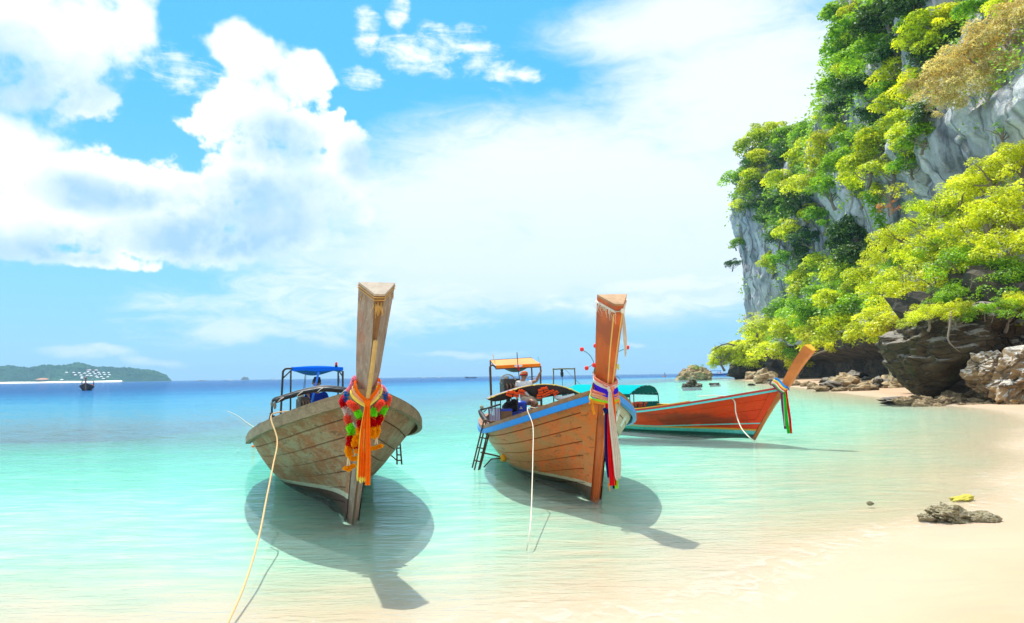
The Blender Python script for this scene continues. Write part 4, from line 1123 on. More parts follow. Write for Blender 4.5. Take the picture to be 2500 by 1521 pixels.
# rubble shelf under the pale boulders
RUB = random.Random(5)
for i in range(80):
    x = RUB.uniform(2195, 2510); lo = np.interp(x, [2195, 2260, 2340, 2510], [985, 992, 994, 992]); up_ = np.interp(x, [2195, 2260, 2340, 2420, 2510], [978, 972, 955, 950, 955])
    y = RUB.uniform(up_, lo); d = np.interp(y, [950, 994], [35.5, 30.8]); c = at(x, y, d); r = RUB.uniform(4, 15) * d / FPX
    rock(c, (r * RUB.uniform(1.0, 1.9), r, r * RUB.uniform(.5, .8)), M_ROCKTAN, 'tan broken stone in the rubble shelf below the pale boulders', i, 'shore_stone', 'stones of the rubble shelf', me=ROCKS[i % 6], cat='stone')
rock(at(2215, 982, 33.5), (1.3, 0.7, 0.22), M_ROCKDARK, 'flat dark rock tongue reaching into the water left of the rubble', 3, 'rock', rot=(0, 0.08, 0.2), me=rock_mesh(61, 4, 0.4, 2.0))
rock(at(2205, 994, 32.2), (0.55, 0.3, 0.08), M_ROCKTAN, 'thin flat slab awash in front of the rock tongue', 4, rot=(0, 0.02, 0.1))
rock(at(2482, 990, 29.8), (0.42, 0.4, 0.22), M_ROCKOCHRE, 'ochre stone on the sand at the right edge', 5)
# stones on the near sand
M_STONE = mat_rock('olive_beach_stone', (0.46, 0.38, 0.18), (0.66, 0.58, 0.40), (0.34, 0.28, 0.10), (0.16, 0.12, 0.05), 7.0)
p = ground(2345, 1268, 0.02); rock(p + Vector((-0.05, 0.05, 0.03)), (0.22, 0.14, 0.085), M_STONE, 'pitted olive stone on the wet sand, larger left half of the pair', 7, 'beach_stone', me=rock_mesh(71, 4, 0.55, 1.8), rot=(0.1, 0.1, 0.3))
rock(p + Vector((0.22, -0.02, 0.015)), (0.16, 0.10, 0.065), M_STONE, 'smooth olive stone touching the pitted one on the wet sand', 8, 'beach_stone', me=rock_mesh(72, 4, 0.3, 1.2), rot=(0, 0, -0.2))
rock(p + Vector((-0.33, 0.06, 0.01)), (0.09, 0.06, 0.04), M_STONE, 'small brown stone left of the pitted stone on the sand', 9, 'beach_stone')
M_ALGAE = plain('yellow_algae_stone', (0.42, 0.36, 0.04), 0.8, 0.4, 12)
rock(ground(2347, 1217), (0.17, 0.10, 0.035), M_ALGAE, 'yellow algae covered stone awash behind the beach stones', 10, 'beach_stone')
rock(ground(2124, 1229), (0.04, 0.03, 0.022), M_STONE, 'lone small pebble awash left of the beach stones', 11, 'beach_stone')
# islet and half sunk rocks
def islet_shape(c):
    return Vector((c.x + 0.25 * max(c.z, 0) , c.y, c.z if c.z > -0.35 else -0.35))
g_ = ground(1690, 924.5); c = at(1690, 918, 165.0); rock((c.x, c.y, -0.2), (4.0, 3.2, 3.3), M_ROCKTAN, 'rocky islet topped with small bushes off the point', 3, 'islet', rot=(0, 0, 0.4), me=rock_mesh(81, 5, 0.4, 1.5, shape=islet_shape))
tree(1696, 898, 16, 'g', 'small bush growing on top of the rocky islet', name='bush', cat='bush', depth=164, pool=SPARSE)
tree(1712, 895, 10, 'g', 'thin sprig on the right of the rocky islet top', name='bush', cat='bush', depth=164, pool=SPARSE)
c = ground(1691, 945); rock((c.x, c.y, -0.05), (1.05, 0.7, 0.75), M_ROCKDARK, 'pointed dark rock breaking the water in front of the islet', 2, rot=(0, 0, 0.4), me=rock_mesh(82, 4, 0.45, 1.4))
c = ground(1745, 939); rock((c.x, c.y, -0.05), (0.75, 0.5, 0.33), M_ROCKDARK, 'low rounded rock in the water right of the pointed one', 4)
c = ground(1836, 940); rock((c.x, c.y, -0.03), (0.45, 0.4, 0.16), M_ROCKDARK, 'tiny flat rock awash before the cliff point', 5)
# splash of surf against the rocks
def splash():
    g = np.random.default_rng(3); mb = MB()
    for k in range(160):
        t = g.random(); c = at(2218 + 60 * t + g.normal() * 5, 948 - 10 * g.random() ** 1.5 * (1.4 - t) + 4 * t, 40)
        mb.ball(c, 0.03 + 0.07 * g.random(), 5, 0, (1.4, 1, .8))
    return mb.build('surf_splash', plain('white_foam', (0.85, 0.87, 0.86), 0.9, 0.05), None, True)
tag(splash(), 'white splash of surf against the ochre rocks', kind='stuff')

# ================================================================== WHAT HANGS ON AND STANDS IN THE BOATS
def clothmat(n, c, t=0.25): return cloth(n, c, t)
C_ORANGE = cloth('orange_cloth', (0.95, 0.17, 0.01)); C_PEACH = cloth('peach_cloth', (0.85, 0.42, 0.22)); C_YEL = cloth('yellow_cloth', (0.90, 0.72, 0.12)); C_RED = cloth('red_cloth', (0.80, 0.01, 0.015), 0.15)
C_WHITE = cloth('cream_cloth', (0.80, 0.72, 0.60)); C_NAVY = cloth('navy_cloth', (0.012, 0.018, 0.12), 0.1); C_PURPLE = cloth('violet_blue_cloth', (0.06, 0.02, 0.60), 0.15); C_SALMON = cloth('salmon_cloth', (0.85, 0.26, 0.16))
C_LIME = cloth('lime_cloth', (0.40, 0.85, 0.05)); C_BLUE = cloth('sky_blue_cloth', (0.02, 0.30, 0.80)); C_GREEN = cloth('green_cloth', (0.02, 0.50, 0.03)); C_PINK = cloth('pink_cloth', (0.85, 0.40, 0.50)); C_PLUM = cloth('plum_cloth', (0.22, 0.06, 0.14), 0.1)
C_ORY = cloth('amber_cloth', (0.95, 0.36, 0.03))

def ribbon(path, width, nrm=(0, -1, 0), folds=3, amp=0.012, taper=None, n=10, seed=0, ragged=0.0):
    """pleated strip along path (points); width lies across nrm"""
    P = spline(path, n) if len(path) > 2 else [Vector(path[0]).lerp(Vector(path[1]), k / (n * 2)) for k in range(n * 2 + 1)]
    m = max(8, folds * 6); g = random.Random(seed); ph = g.uniform(0, 6); rows = []
    for i, p in enumerate(P):
        t = (P[min(i + 1, len(P) - 1)] - P[max(i - 1, 0)]).normalized()
        nn = nrm(i / (len(P) - 1), p) if callable(nrm) else nrm
        nn = Vector(nn); nn = (nn - t * nn.dot(t)).normalized(); w = t.cross(nn).normalized()
        k = i / (len(P) - 1); wd = np.interp(k, np.linspace(0, 1, len(taper)), taper) * width if taper else width
        row = []
        for j in range(m + 1):
            s = j / m - 0.5
            a = amp * math.sin(s * folds * 6.283 + ph + 0.8 * math.sin(k * 5 + ph)) * min(1.0, wd / width + 0.2)
            q = p + w * (s * wd) + nn * a
            if ragged and i == len(P) - 1: q = q + t * ragged * (g.random() - 0.3)
            row.append(q)
        rows.append(row)
    mb = MB(); mb.grid(np.array(rows)); return mb

def band_loop(b, front, left, right, back, width, rise=0.0, n=10, folds=2, amp=0.006):
    """a band round the prow through four local points"""
    f, l, r, k = (Vector(p) for p in (front, left, right, back))
    pts = [f, f.lerp(l, .5) + (l - r) * .10, l, l.lerp(k, .5) + (l - r) * .08, k, k.lerp(r, .5) + (r - l) * .08, r, f.lerp(r, .5) + (r - l) * .10, f]
    c = (l + r) / 2
    return ribbon(pts, width, lambda t, p: (Vector((p.x - c.x, p.y - c.y, 0.25 * 0)) + Vector((0, -1e-3, 0))), folds, amp, n=n)

def sash(b, label, loops, tails, knot=None, group=None):
    o = b.thing('sash', label, 'sash', (0, 0, 0), group)
    for (mt, args) in loops: band_loop(b, *args).build('sash_band', mt, o, True)
    for (mt, path, wd, kw) in tails: ribbon(path, wd, **kw).build('sash_tail', mt, o, True)
    if knot:
        mb = MB(); c, r = knot[1], knot[2]
        mb.ball(c, r, 10, 0, (0.9, 0.8, 1.2)); mb.ball(Vector(c) + Vector((-.6 * r, -.2 * r, .5 * r)), r * .6, 8); mb.ball(Vector(c) + Vector((.6 * r, -.2 * r, .5 * r)), r * .6, 8)
        mb.build('sash_knot', knot[0], o, True)
    return o

# ---------------------------------------------------------------- boat 1: crosspiece, lath, sash, garlands
q = lambda x, y, s=-1.36: B1.px(x, y, s)
a, c = B1.px(871, 962, -1.30), B1.px(927, 957, -1.30)
mb = MB(); mb.box((a + c) / 2, ((c - a).length, 0.07, 0.075)); mb.build('crosspiece', wood('old_oak', [(0.30, 0.18, 0.08), (0.40, 0.27, 0.13), (0.2, 0.11, 0.05), (0.1, 0.06, 0.03)], 0.7, crack=.6), B1.root)
lath_pts = [B1.px(917, 832, -1.80), B1.px(911, 880, -1.68), B1.px(903, 940, -1.50), B1.px(896, 985, -1.36)]
mb = MB()
for u, v in zip(lath_pts[:-1], lath_pts[1:]):
    d = (v - u); mb.tube([u, v + d * .02], [0.022, 0.022], 4)
mb.build('stem_lath', wood('raw_pine_lath', [(0.52, 0.32, 0.10), (0.62, 0.40, 0.15), (0.62, 0.30, 0.03), (0.3, 0.16, 0.05)], 0.6, crack=.4), B1.root)
# frayed straw cord under the prow top
def straw(b, rows, label, col, k0, dang):
    mb = MB(); g = random.Random(4)
    for j in range(2):
        pts = [Vector(p).lerp(Vector(p2_), .55 + .3 * j) for p, p2_ in zip(rows[-2][:4], rows[-1][:4])]; cen = sum(pts, Vector()) / 4
        loop = [cen + (p - cen) * 1.06 for p in pts]; loop.append(loop[0])
        mb.tube(loop, 0.0045, 5)
    fr = (Vector(rows[-2][1]) + Vector(rows[-2][2])) / 2
    for j in range(26):
        s = fr + Vector((g.uniform(-.03, .03), -0.012, g.uniform(-.02, .02)))
        mb.tube([s, s + Vector((g.uniform(-.02, .02), -0.008, -dang * g.uniform(.25, 1)))], [0.004, 0.0015], 4)
    for j in range(10):
        k = g.random(); e = Vector(rows[-2][0]).lerp(Vector(rows[-2][1]), k) if j % 2 else Vector(rows[-2][3]).lerp(Vector(rows[-2][2]), k)
        e = e + Vector((0, -0.012, 0)); mb.tube([e, e + Vector((g.uniform(-.05, .05), -0.01, -g.uniform(.04, .12)))], [0.003, 0.001], 4)
    o = mb.build('cord', col, None, True); o.matrix_world = b.M
    return tag(o, label, 'cord')
M_STRAW = plain('straw_fibre', (0.60, 0.36, 0.10), 0.9, 0.3, 40)
straw(B1, r1, 'frayed straw cord tied round the top of the grey prow', M_STRAW, len(r1) - 4, 0.12)

K1 = B1.px(896, 985, -1.42)
f1 = K1
lp = B1.px(869, 940, -1.30); rp = B1.px(926, 934, -1.30); bp = (lp + rp) / 2 + Vector((0, 0.22, 0.03))
sash(B1, 'long orange sash with yellow lining knotted round the grey prow', [
    (C_ORANGE, (f1 + Vector((0, -.005, .012)), lp + Vector((-.012, 0, .01)), rp + Vector((.012, 0, .01)), bp + Vector((0, 0, .05)), 0.042)),
    (C_PEACH, (f1 + Vector((0, 0.0, -.005)), lp + Vector((-.035, .01, -.035)), rp + Vector((.022, .01, -.04)), bp, 0.036)),
    (C_YEL, (f1 + Vector((0, .006, -.03)), lp + Vector((-.05, .02, -.07)), rp + Vector((.032, .02, -.07)), bp + Vector((0, 0, -.04)), 0.034))],
    [(C_ORANGE, [f1 + Vector((0, -.03, 0)), B1.px(893, 1040, -1.42), B1.px(890, 1100, -1.42), B1.px(889, 1162, -1.42)], 0.118, dict(folds=5, amp=.012, taper=[.35, .75, .9, .98], ragged=.03)),
     (C_ORANGE, [f1 + Vector((.012, -.045, 0)), B1.px(899, 1050, -1.44), B1.px(899, 1120, -1.44), B1.px(898, 1184, -1.44)], 0.05, dict(folds=2, amp=.008, taper=[.5, .9, 1, 1], ragged=.01)),
     (C_YEL, [f1 + Vector((-.01, -.005, -.02)), B1.px(887, 1060, -1.36), B1.px(884, 1120, -1.36), B1.px(882, 1168, -1.36)], 0.09, dict(folds=4, amp=.01, taper=[.3, .8, 1, 1], ragged=.05)),
     (C_YEL, [f1 + Vector((.01, -.005, -.02)), B1.px(889, 1080, -1.41), B1.px(889, 1172, -1.41)], 0.08, dict(folds=3, amp=.01, taper=[.4, 1], ragged=.05))],
    (C_ORANGE, f1 + Vector((0, -.03, .0)), 0.03))

# flower clusters: ruffled petals
def ruffle(seed, r=1.0, n=90):
    g = np.random.default_rng(seed); mb = MB()
    for i in range(n):
        d = g.normal(size=3); d /= np.linalg.norm(d); t = np.cross(d, g.normal(size=3)); t /= np.linalg.norm(t); b = np.cross(d, t)
        c = d * 0.45; w = 0.34; e = d * (0.85 + .2 * g.random()) ; k = g.normal(size=3) * .10
        mb.add([c - t * .08, c + t * .08, e + t * w * .5 + b * .14 + k, e + d * .1 - b * .1, e - t * w * .5 + b * .12 - k], [(0, 1, 2, 3), (0, 3, 4)])
    mb.ball((0, 0, 0), .62, 8)
    o = mb.build('ruffle', M_WHITE); me = o.data; bpy.data.objects.remove(o); return me
RUF = [ruffle(k) for k in range(4)]
FL = {k: cloth('flower_' + n, c, 0.35) for k, n, c in (('p', 'pink', (0.88, 0.38, 0.50)), ('b', 'blue', (0.02, 0.28, 0.75)), ('c', 'coral', (0.95, 0.17, 0.09)), ('g', 'lime', (0.28, 0.90, 0.03)), ('w', 'white', (0.85, 0.74, 0.70)),
      ('r', 'red', (0.70, 0.005, 0.01)), ('m', 'marigold', (1.0, 0.46, 0.006)), ('s', 'rose', (0.80, 0.04, 0.09)))}
M_BEAD = plain('cream_beads', (0.72, 0.58, 0.36), 0.6)
GX = lambda x, y: (820 + x / 5.355, 920 + y / 5.355)
def garland(label, pts, hang, s0, group):
    o = B1.thing('flower_garland', label, 'garland', (0, 0, 0), group); g = random.Random(len(pts) * 3 + len(label))
    full = []
    for (x, y, k) in pts: full.append((x, y, k))
    for i, (x, y, k) in enumerate(full):
        n_ = full[i + 1] if i + 1 < len(full) else None
        steps = [(x, y)]
        if n_ is not None and math.hypot(n_[0] - x, n_[1] - y) < 110: steps.append(((x + n_[0]) / 2, (y + n_[1]) / 2))
        for (xx, yy) in steps:
            p = B1.px(*GX(xx, yy), s0(xx, yy)); c = bpy.data.objects.new('flower_cluster', mesh_with(RUF[g.randrange(4)], FL[k])); COL.objects.link(c); c.parent = o
            c.location = p + Vector((g.uniform(-.005, .005), g.uniform(-.01, .01), 0)); r = 0.037 + 0.006 * g.random(); c.scale = (r, r, r * .9); c.rotation_euler = (g.uniform(0, 3), g.uniform(0, 3), g.uniform(0, 3))
    for (x, y0, y1, fl) in hang:
        mb = MB()
        for dx in (-10, 8):
            a = B1.px(*GX(x + dx * .4, y0), s0(x, y0)); b_ = B1.px(*GX(x + dx * 1.6, y1), s0(x, y0)); n = 6
            for k in range(n): mb.ball(a.lerp(b_, (k + .5) / n), 0.0085, 6, 0, (1, 1, 1.4))
        mb.build('bead_string', M_BEAD, o, True)
        for (fx, fy) in fl:
            p = B1.px(*GX(fx, fy), s0(fx, fy)); c = bpy.data.objects.new('tassel_flower', mesh_with(RUF[g.randrange(4)], FL['m'])); COL.objects.link(c); c.parent = o
            c.location = p; c.scale = (0.03, 0.03, 0.022); c.rotation_euler = (0, 0, g.uniform(0, 6))
    return o
so_l = lambda x, y: -1.06 - 0.10 * min(1, max(0, (y - 300) / 600)); so_r = lambda x, y: -1.04 - 0.10 * min(1, max(0, (y - 300) / 600)); si = lambda x, y: -1.22
garland('longest flower garland, with blue and white stretches, outermost left of the orange sash', [(252, 30, 'p'), (240, 90, 'p'), (195, 165, 'p'), (160, 225, 'b'), (138, 300, 'b'), (95, 290, 's'), (92, 350, 'r'), (118, 415, 'w'), (150, 455, 'w'),
        (148, 520, 'c'), (165, 590, 'c'), (185, 655, 'g'), (205, 705, 'g'), (195, 775, 'r'), (190, 850, 'r'), (178, 920, 'm'), (170, 970, 'm'), (178, 1020, 'm')],
        [(165, 1050, 1160, [(130, 1195), (165, 1210), (205, 1175), (228, 1165)]), (232, 925, 1040, [(205, 1070), (240, 1075), (262, 1062)])], so_l, 'flower garlands round the grey prow')
garland('inner flower garland of coral, lime, red and marigold hanging left of the orange sash', [(190, 350, 'c'), (255, 400, 'c'), (280, 455, 'g'), (318, 505, 'g'), (328, 570, 'r'), (322, 625, 'r'), (318, 690, 'm'), (312, 770, 'm'), (265, 815, 'm'), (245, 870, 'm'), (278, 905, 'r')],
        [(285, 930, 960, [(270, 975), (298, 972)])], si, 'flower garlands round the grey prow')
garland('flower garland with a blue stretch, outermost at the right of the orange sash', [(600, 150, 'p'), (635, 210, 'b'), (648, 285, 'b'), (680, 270, 'c'), (662, 340, 'c'), (640, 405, 'g'), (600, 465, 'g'), (572, 530, 'r'), (545, 590, 'r'), (530, 650, 'm'), (535, 710, 'm'), (520, 765, 'm')],
        [(530, 790, 880, [(480, 935), (520, 928), (555, 918), (585, 905)])], so_r, 'flower garlands round the grey prow')
garland('inner flower garland of coral, lime, red and marigold hanging right of the orange sash', [(590, 345, 'c'), (545, 395, 'c'), (505, 430, 'g'), (485, 490, 'g'), (472, 555, 'r'), (468, 625, 'r'), (480, 690, 'm'), (475, 755, 'm')],
        [], si, 'flower garlands round the grey prow')
# oval boat emblem on the bow
def emblem():
    u0, v0 = 0.055, 0.80
    best = None
    for uu in np.linspace(0.01, 0.2, 60):
        for vv in np.linspace(0.4, 1, 60):
            p = proj(B1.M @ Vector(B1.hull(np.array([uu]), np.array([vv]), -1)[0])); d = math.hypot(p[0] - 876, p[1] - 1030)
            if best is None or d < best[0]: best = (d, uu, vv)
    u0, v0 = best[1:]
    c = Vector(B1.hull(np.array([u0]), np.array([v0]), -1)[0]); e = 1e-3
    du = Vector(B1.hull(np.array([u0 + e]), np.array([v0]), -1)[0]) - c; dv = Vector(B1.hull(np.array([u0]), np.array([v0 + e]), -1)[0]) - c
    n = du.cross(dv).normalized(); n = -n if n.y > 0 else n
    up = (Vector((0, 0, 1)) - n * n.z).normalized(); rt = up.cross(n).normalized()
    if (B1.M.to_3x3() @ rt).x < 0: rt = -rt
    c = c + n * 0.024
    def disc(a, b, h, mt, name, cx=0, cy=0, par=None, k=28, pts=None):
        mb = MB(); P = pts or [(cx + a * math.cos(2 * math.pi * i / k), cy + b * math.sin(2 * math.pi * i / k)) for i in range(k)]
        lo = [c + rt * x + up * y + n * (h - .004) for x, y in P]; hi = [c + rt * x + up * y + n * h for x, y in P]; m_ = len(P)
        mb.add(lo + hi, [tuple(range(m_, 2 * m_))] + [(i, (i + 1) % m_, m_ + (i + 1) % m_, m_ + i) for i in range(m_)])
        return mb.build(name, mt, par or B1.root)
    M_EB = plain('emblem_blue', (0.02, 0.07, 0.22), 0.5, 0.05); M_EW = plain('emblem_white', (0.62, 0.64, 0.58), 0.5, 0.1); M_EG = plain('emblem_grey', (0.30, 0.32, 0.27), 0.5, .05)
    o = disc(0.075, 0.115, 0.0, M_EW, 'emblem_plate'); disc(0.066, 0.104, 0.004, M_EG, 'emblem_ring', par=o); disc(0.062, 0.099, 0.008, M_EW, 'emblem_field', par=o)
    sp = lambda pts: [(x * .062, y * .099) for x, y in pts]
    disc(0, 0, 0.012, M_EB, 'emblem_sail', par=o, pts=sp([(-.55, .75), (-.1, .78), (.05, .62), (-.3, .42), (-.62, .5)]))
    disc(0, 0, 0.012, M_EB, 'emblem_hull', par=o, pts=sp([(.2, .22), (.45, .2), (.12, -.15), (.05, -.5), (.2, -.75), (-.25, -.6), (-.45, -.55), (-.15, -.1)]))
    for k, (x, y, w) in enumerate(((.1, .45, .62), (-.1, .28, .5), (.38, .62, .28), (-.28, .12, .35))):
        disc(0, 0, 0.012, M_EB, 'emblem_bar', par=o, pts=sp([(x - w / 2, y + .06), (x + w / 2, y - .03), (x + w / 2, y - .11), (x - w / 2, y - .02)]))
    for k in range(4):
        x = -.4 + k * .22; disc(0, 0, 0.012, M_EG, 'emblem_mark', par=o, pts=sp([(x, -.72), (x + .12, -.74), (x + .12, -.84), (x, -.82)]))
emblem()
# fishing line loop on the right bow
mb = MB(); mb.tube([B1.px(931, 1002, -.95), B1.px(938, 1012, -.95), B1.px(935, 1028, -.95), B1.px(925, 1040, -.95), B1.px(930, 1050, -.95), B1.px(924, 1060, -.95)], .004, 5, smooth_path=4)
o = mb.build('fishing_line', M_STRAW, None, True); o.matrix_world = B1.M; tag(o, 'thin yellow line looped on the right bow beside the garland', 'line')

# ---------------------------------------------------------------- canopies and gear of boat 1
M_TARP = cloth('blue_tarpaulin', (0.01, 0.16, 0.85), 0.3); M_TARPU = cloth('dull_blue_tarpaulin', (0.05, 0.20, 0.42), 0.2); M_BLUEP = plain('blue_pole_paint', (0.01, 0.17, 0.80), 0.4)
s = 7.1
fl, fr_ = B1.px(714, 906, s), B1.px(838, 905, s); dpt = Vector((0, 1.15, 0.03))
can = B1.thing('canopy', 'small blue tarpaulin canopy on black tubes over the stern of the grey prowed boat', 'canopy')
mb = MB(); h = Vector((0, 0, .075)); G = []
for t in np.linspace(0, 1, 9):
    e = fl.lerp(fr_, t); r_ = Vector((0, 0, .012 * math.sin(t * 9)))
    G.append([e + r_, e + h, e + h + dpt * .5 + Vector((0, 0, .03 * math.sin(t * math.pi))), e + h + dpt, e + dpt])
mb.grid(np.array(G)); mb.build('canopy_roof', M_TARP, can, True)
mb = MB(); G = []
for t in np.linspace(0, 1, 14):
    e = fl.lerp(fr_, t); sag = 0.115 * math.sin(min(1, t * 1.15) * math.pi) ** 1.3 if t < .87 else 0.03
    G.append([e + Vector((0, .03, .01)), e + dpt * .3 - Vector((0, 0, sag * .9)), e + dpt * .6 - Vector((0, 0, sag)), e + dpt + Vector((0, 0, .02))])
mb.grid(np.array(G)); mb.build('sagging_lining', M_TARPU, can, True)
lt = B1.px(690, 922, s); lb = B1.px(684, 1030, s)
mb = MB(); mb.tube([fl + Vector((0, 0, .05)), B1.px(700, 900, s), B1.px(692, 906, s), lt, lb - Vector((0, 0, .1))], .022, 8, smooth_path=5)
mb.build('canopy_frame', M_STEEL, can, True)
rt_ = B1.px(837, 906, s)
for a_p, b_p, r_p, n_p in ((lt + Vector((0, 0, -.02)), B1.px(711, 904, s), .014, 'brace'), (rt_, rt_ - Vector((0, 0, 1.15)), .022, 'canopy_post'), (rt_ + Vector((-.08, 0, 0)), rt_ + Vector((0, 0, -.12)), .013, 'brace'),
                           (fl + dpt, fl + dpt - Vector((0, 0, 1.2)), .02, 'canopy_post'), (fr_ + dpt, fr_ + dpt - Vector((0, 0, 1.2)), .02, 'canopy_post')):
    mb = MB(); mb.tube([a_p, b_p], r_p, 7); mb.build(n_p, M_STEEL, can, True)
mb = MB(); mb.tube([B1.px(778, 908, s - .02), B1.px(769, 948, s - .02), B1.px(760, 990, s - .02)], .022, 8); mb.build('canopy_pole', M_BLUEP, can, True)
mb = MB(); cc = B1.px(821, 893, s + .1); mb.tube([cc - Vector((0, 0, .03)), cc + Vector((0, 0, .01))], .03, 10); mb.build('lamp_base', M_BLACK, can, True)
mb = MB(); mb.ball(cc + Vector((0, 0, .04)), .032, 10, 0, (.85, .85, 1.5)); mb.build('beacon', plain('red_plastic', (0.80, 0.01, 0.01), 0.3, .05), can, True)
mb = MB(); mb.tube([B1.px(745, 914, s), B1.px(741, 952, s)], .005, 5); mb.tube([B1.px(747, 914, s), B1.px(744, 952, s)], .005, 5); mb.tube([B1.px(828, 918, s), B1.px(829, 935, s)], .004, 5); mb.build('hanging_cord', M_STEEL, can)

# folded awning on a low hoop amidships
aw = B1.thing('folded_awning', 'rolled black awning on low bent tubes across the middle of the grey prowed boat', 'awning')
s = 5.0
for k, (dy, dz) in enumerate(((0, 0), (.10, .015), (.20, .0), (.3, -.02))):
    L = [B1.px(664, 1030, s), B1.px(664, 992, s), B1.px(668, 977, s), B1.px(690, 969, s), B1.px(740, 954, s), B1.px(790, 945, s), B1.px(840, 949, s), B1.px(890, 963, s), B1.px(935, 985, s), B1.px(941, 1010, s)]
    L = [p + Vector((0, dy, dz)) for p in L]
    mb = MB(); mb.tube(L, .018, 7, smooth_path=4); mb.build('hoop', M_STEEL, aw, True)
P = [B1.px(672, 979, s - .03), B1.px(695, 971, s - .03), B1.px(740, 958, s - .03), B1.px(790, 950, s - .03), B1.px(840, 954, s - .03), B1.px(885, 966, s - .03)]
mb = MB(); g = random.Random(3); sp = spline(P, 6); mb.tube(sp, [0.03 + .012 * g.random() for _ in sp], 9); mb.tube([p + Vector((0, .12, -.015)) for p in sp], [0.028 + .012 * g.random() for _ in sp], 9)
mb.build('rolled_cloth', plain('black_tarpaulin', (0.015, 0.02, 0.024), 0.4, .3, 8), aw, True)
for i in (4, 11, 17, 24):
    mb = MB(); p = sp[i]; mb.tube([p + Vector((.05, -.035, .03)), p + Vector((0, -.045, 0)), p + Vector((-.05, -.035, -.045))], .007, 5); mb.build('tie_cord', M_ROPEW, aw)
mb = MB(); c = B1.px(671, 990, s); mb.ball(c, .05, 9, 0, (.6, .6, 1.4)); mb.ball(c + Vector((-.05, 0, .03)), .045, 9, 0, (.6, .6, 1.3)); mb.build('bundled_net', plain('olive_bundle', (0.22, 0.21, 0.15), .8), aw, True)
o = B1.thing('gunwale_clamp', 'black clamp and roll lying on the left gunwale of the grey prowed boat', 'clamp')
mb = MB(); c = B1.px(663, 1022, 4.2); mb.box(c, (.07, .1, .12), (0, .2, .2)); mb.ball(c + Vector((0, 0, -.06)), .06, 8, 0, (.9, 1, .9)); mb.tube([c, c + Vector((-.02, -.05, .1))], .015, 6); mb.build('clamp_block', M_BLACK, o)
mb = MB(); c = B1.px(634, 1041, 3.4); mb.tube([c + Vector((.0, -.1, 0)), c + Vector((.02, .1, .01))], .05, 10); mb.tube([c, B1.px(655, 1030, 3.6)], .015, 6); mb.build('rubber_roll', M_BLACK, o, True)

def engine(b, c, scale, label, rot=0.0):
    """small truck engine on the stern mount"""
    o = b.thing('engine', label, 'engine', c); o.matrix_world = o.matrix_world @ Matrix.Rotation(rot, 4, 'Z') @ Matrix.Scale(scale, 4)
    M_E = plain('oily_iron', (0.07, 0.055, 0.045), 0.5, .5, 9); M_E2 = plain('rusty_iron', (0.19, 0.10, 0.06), .6, .5, 9)
    mb = MB(); mb.box((0, 0, 0), (.5, .34, .34)); mb.box((0, 0, .21), (.44, .26, .1)); mb.box((0, 0, -.2), (.42, .26, .1)); mb.build('engine_block', M_E, o)
    for k in range(4):
        mb = MB(); mb.tube([(-.18 + k * .12, -.17, .1), (-.18 + k * .12, -.26, .06), (-.18 + k * .12, -.27, -.05)], .028, 7, smooth_path=3); mb.build('manifold_pipe', M_E2, o, True)
    mb = MB(); mb.tube([(.25, 0, .02), (.31, 0, .02)], .15, 16); mb.tube([(.30, 0, .2), (.33, 0, .2)], .06, 12); mb.build('pulley', M_E, o)
    mb = MB(); mb.tube([(-.1, 0, .25), (-.1, 0, .34)], .09, 12); mb.build('air_filter', plain('cream_enamel', (0.5, 0.45, 0.35), .5), o, True)
    mb = MB(); mb.tube([(-.28, -.1, .1), (-.36, -.14, .25), (-.2, -.16, .38), (.05, -.12, .36), (.18, -.14, .2)], .02, 7, smooth_path=5); mb.tube([(.1, -.18, -.1), (.3, -.25, 0), (.3, -.2, .25)], .018, 6, smooth_path=5); mb.build('hose', plain('pale_hose', (0.42, 0.36, 0.27), .6), o, True)
    mb = MB(); mb.box((0, .1, -.34), (.1, .1, .3)); mb.build('engine_mount', M_STEEL, o)
    return o
engine(B1, B1.px(742, 985, 7.6), .55, 'small rusty engine with orange cables beside the man in blue', .5)
# ---------------------------------------------------------------- ladders
def ladder(b, pts, rails, rungs, name, label, mat, rad=.014, hooks=None):
    o = b.thing(name, label, 'ladder')
    for r in rails:
        mb = MB(); mb.tube(r, rad, 7, smooth_path=5 if len(r) > 2 else 0); mb.build('ladder_rail', mat, o, True)
    for a, c in rungs:
        mb = MB(); mb.tube([a, c], rad * .85, 6); mb.build('rung', mat, o, True)
    return o
w = 1.20; lx = lambda x, y: B1.px(x, y, 3.6)
ra = [lx(958, 1080), lx(968, 1094), lx(969.5, 1134)]; rb = [lx(975, 1060), lx(977.5, 1090), lx(981, 1134)]
ladder(B1, None, [ra, rb], [(lx(968, 1094), lx(978, 1094)), (lx(968.5, 1110), lx(979, 1111)), (lx(969, 1124), lx(980, 1124)), (lx(955, 1112), lx(969, 1124))], 'boarding_ladder', 'short rusty boarding ladder on the right side of the grey prowed boat', M_RUST)
ly = lambda x, y, s=3.1: B2.px(x, y, s)
rails = [[ly(1196, 1030), ly(1183, 1026), ly(1178, 1040), ly(1153, 1142)], [ly(1203, 1032), ly(1188, 1028), ly(1184, 1042), ly(1158, 1148)], [ly(1216, 1030), ly(1198, 1030), ly(1193, 1045), ly(1168, 1148)], [ly(1222, 1034), ly(1206, 1032), ly(1198, 1046), ly(1171, 1146)]]
rungs = [(ly(1177, 1046), ly(1196, 1049)), (ly(1172, 1068), ly(1191, 1071)), (ly(1166, 1092), ly(1185, 1096)), (ly(1159, 1124), ly(1177, 1128))]
ladder(B2, None, rails, rungs, 'boarding_ladder', 'tall rusty boarding ladder at the left side of the blue railed boat', M_RUST)
o = B2.thing('ladder_float', 'yellow float on bent bars at the left side of the blue railed boat', 'float')
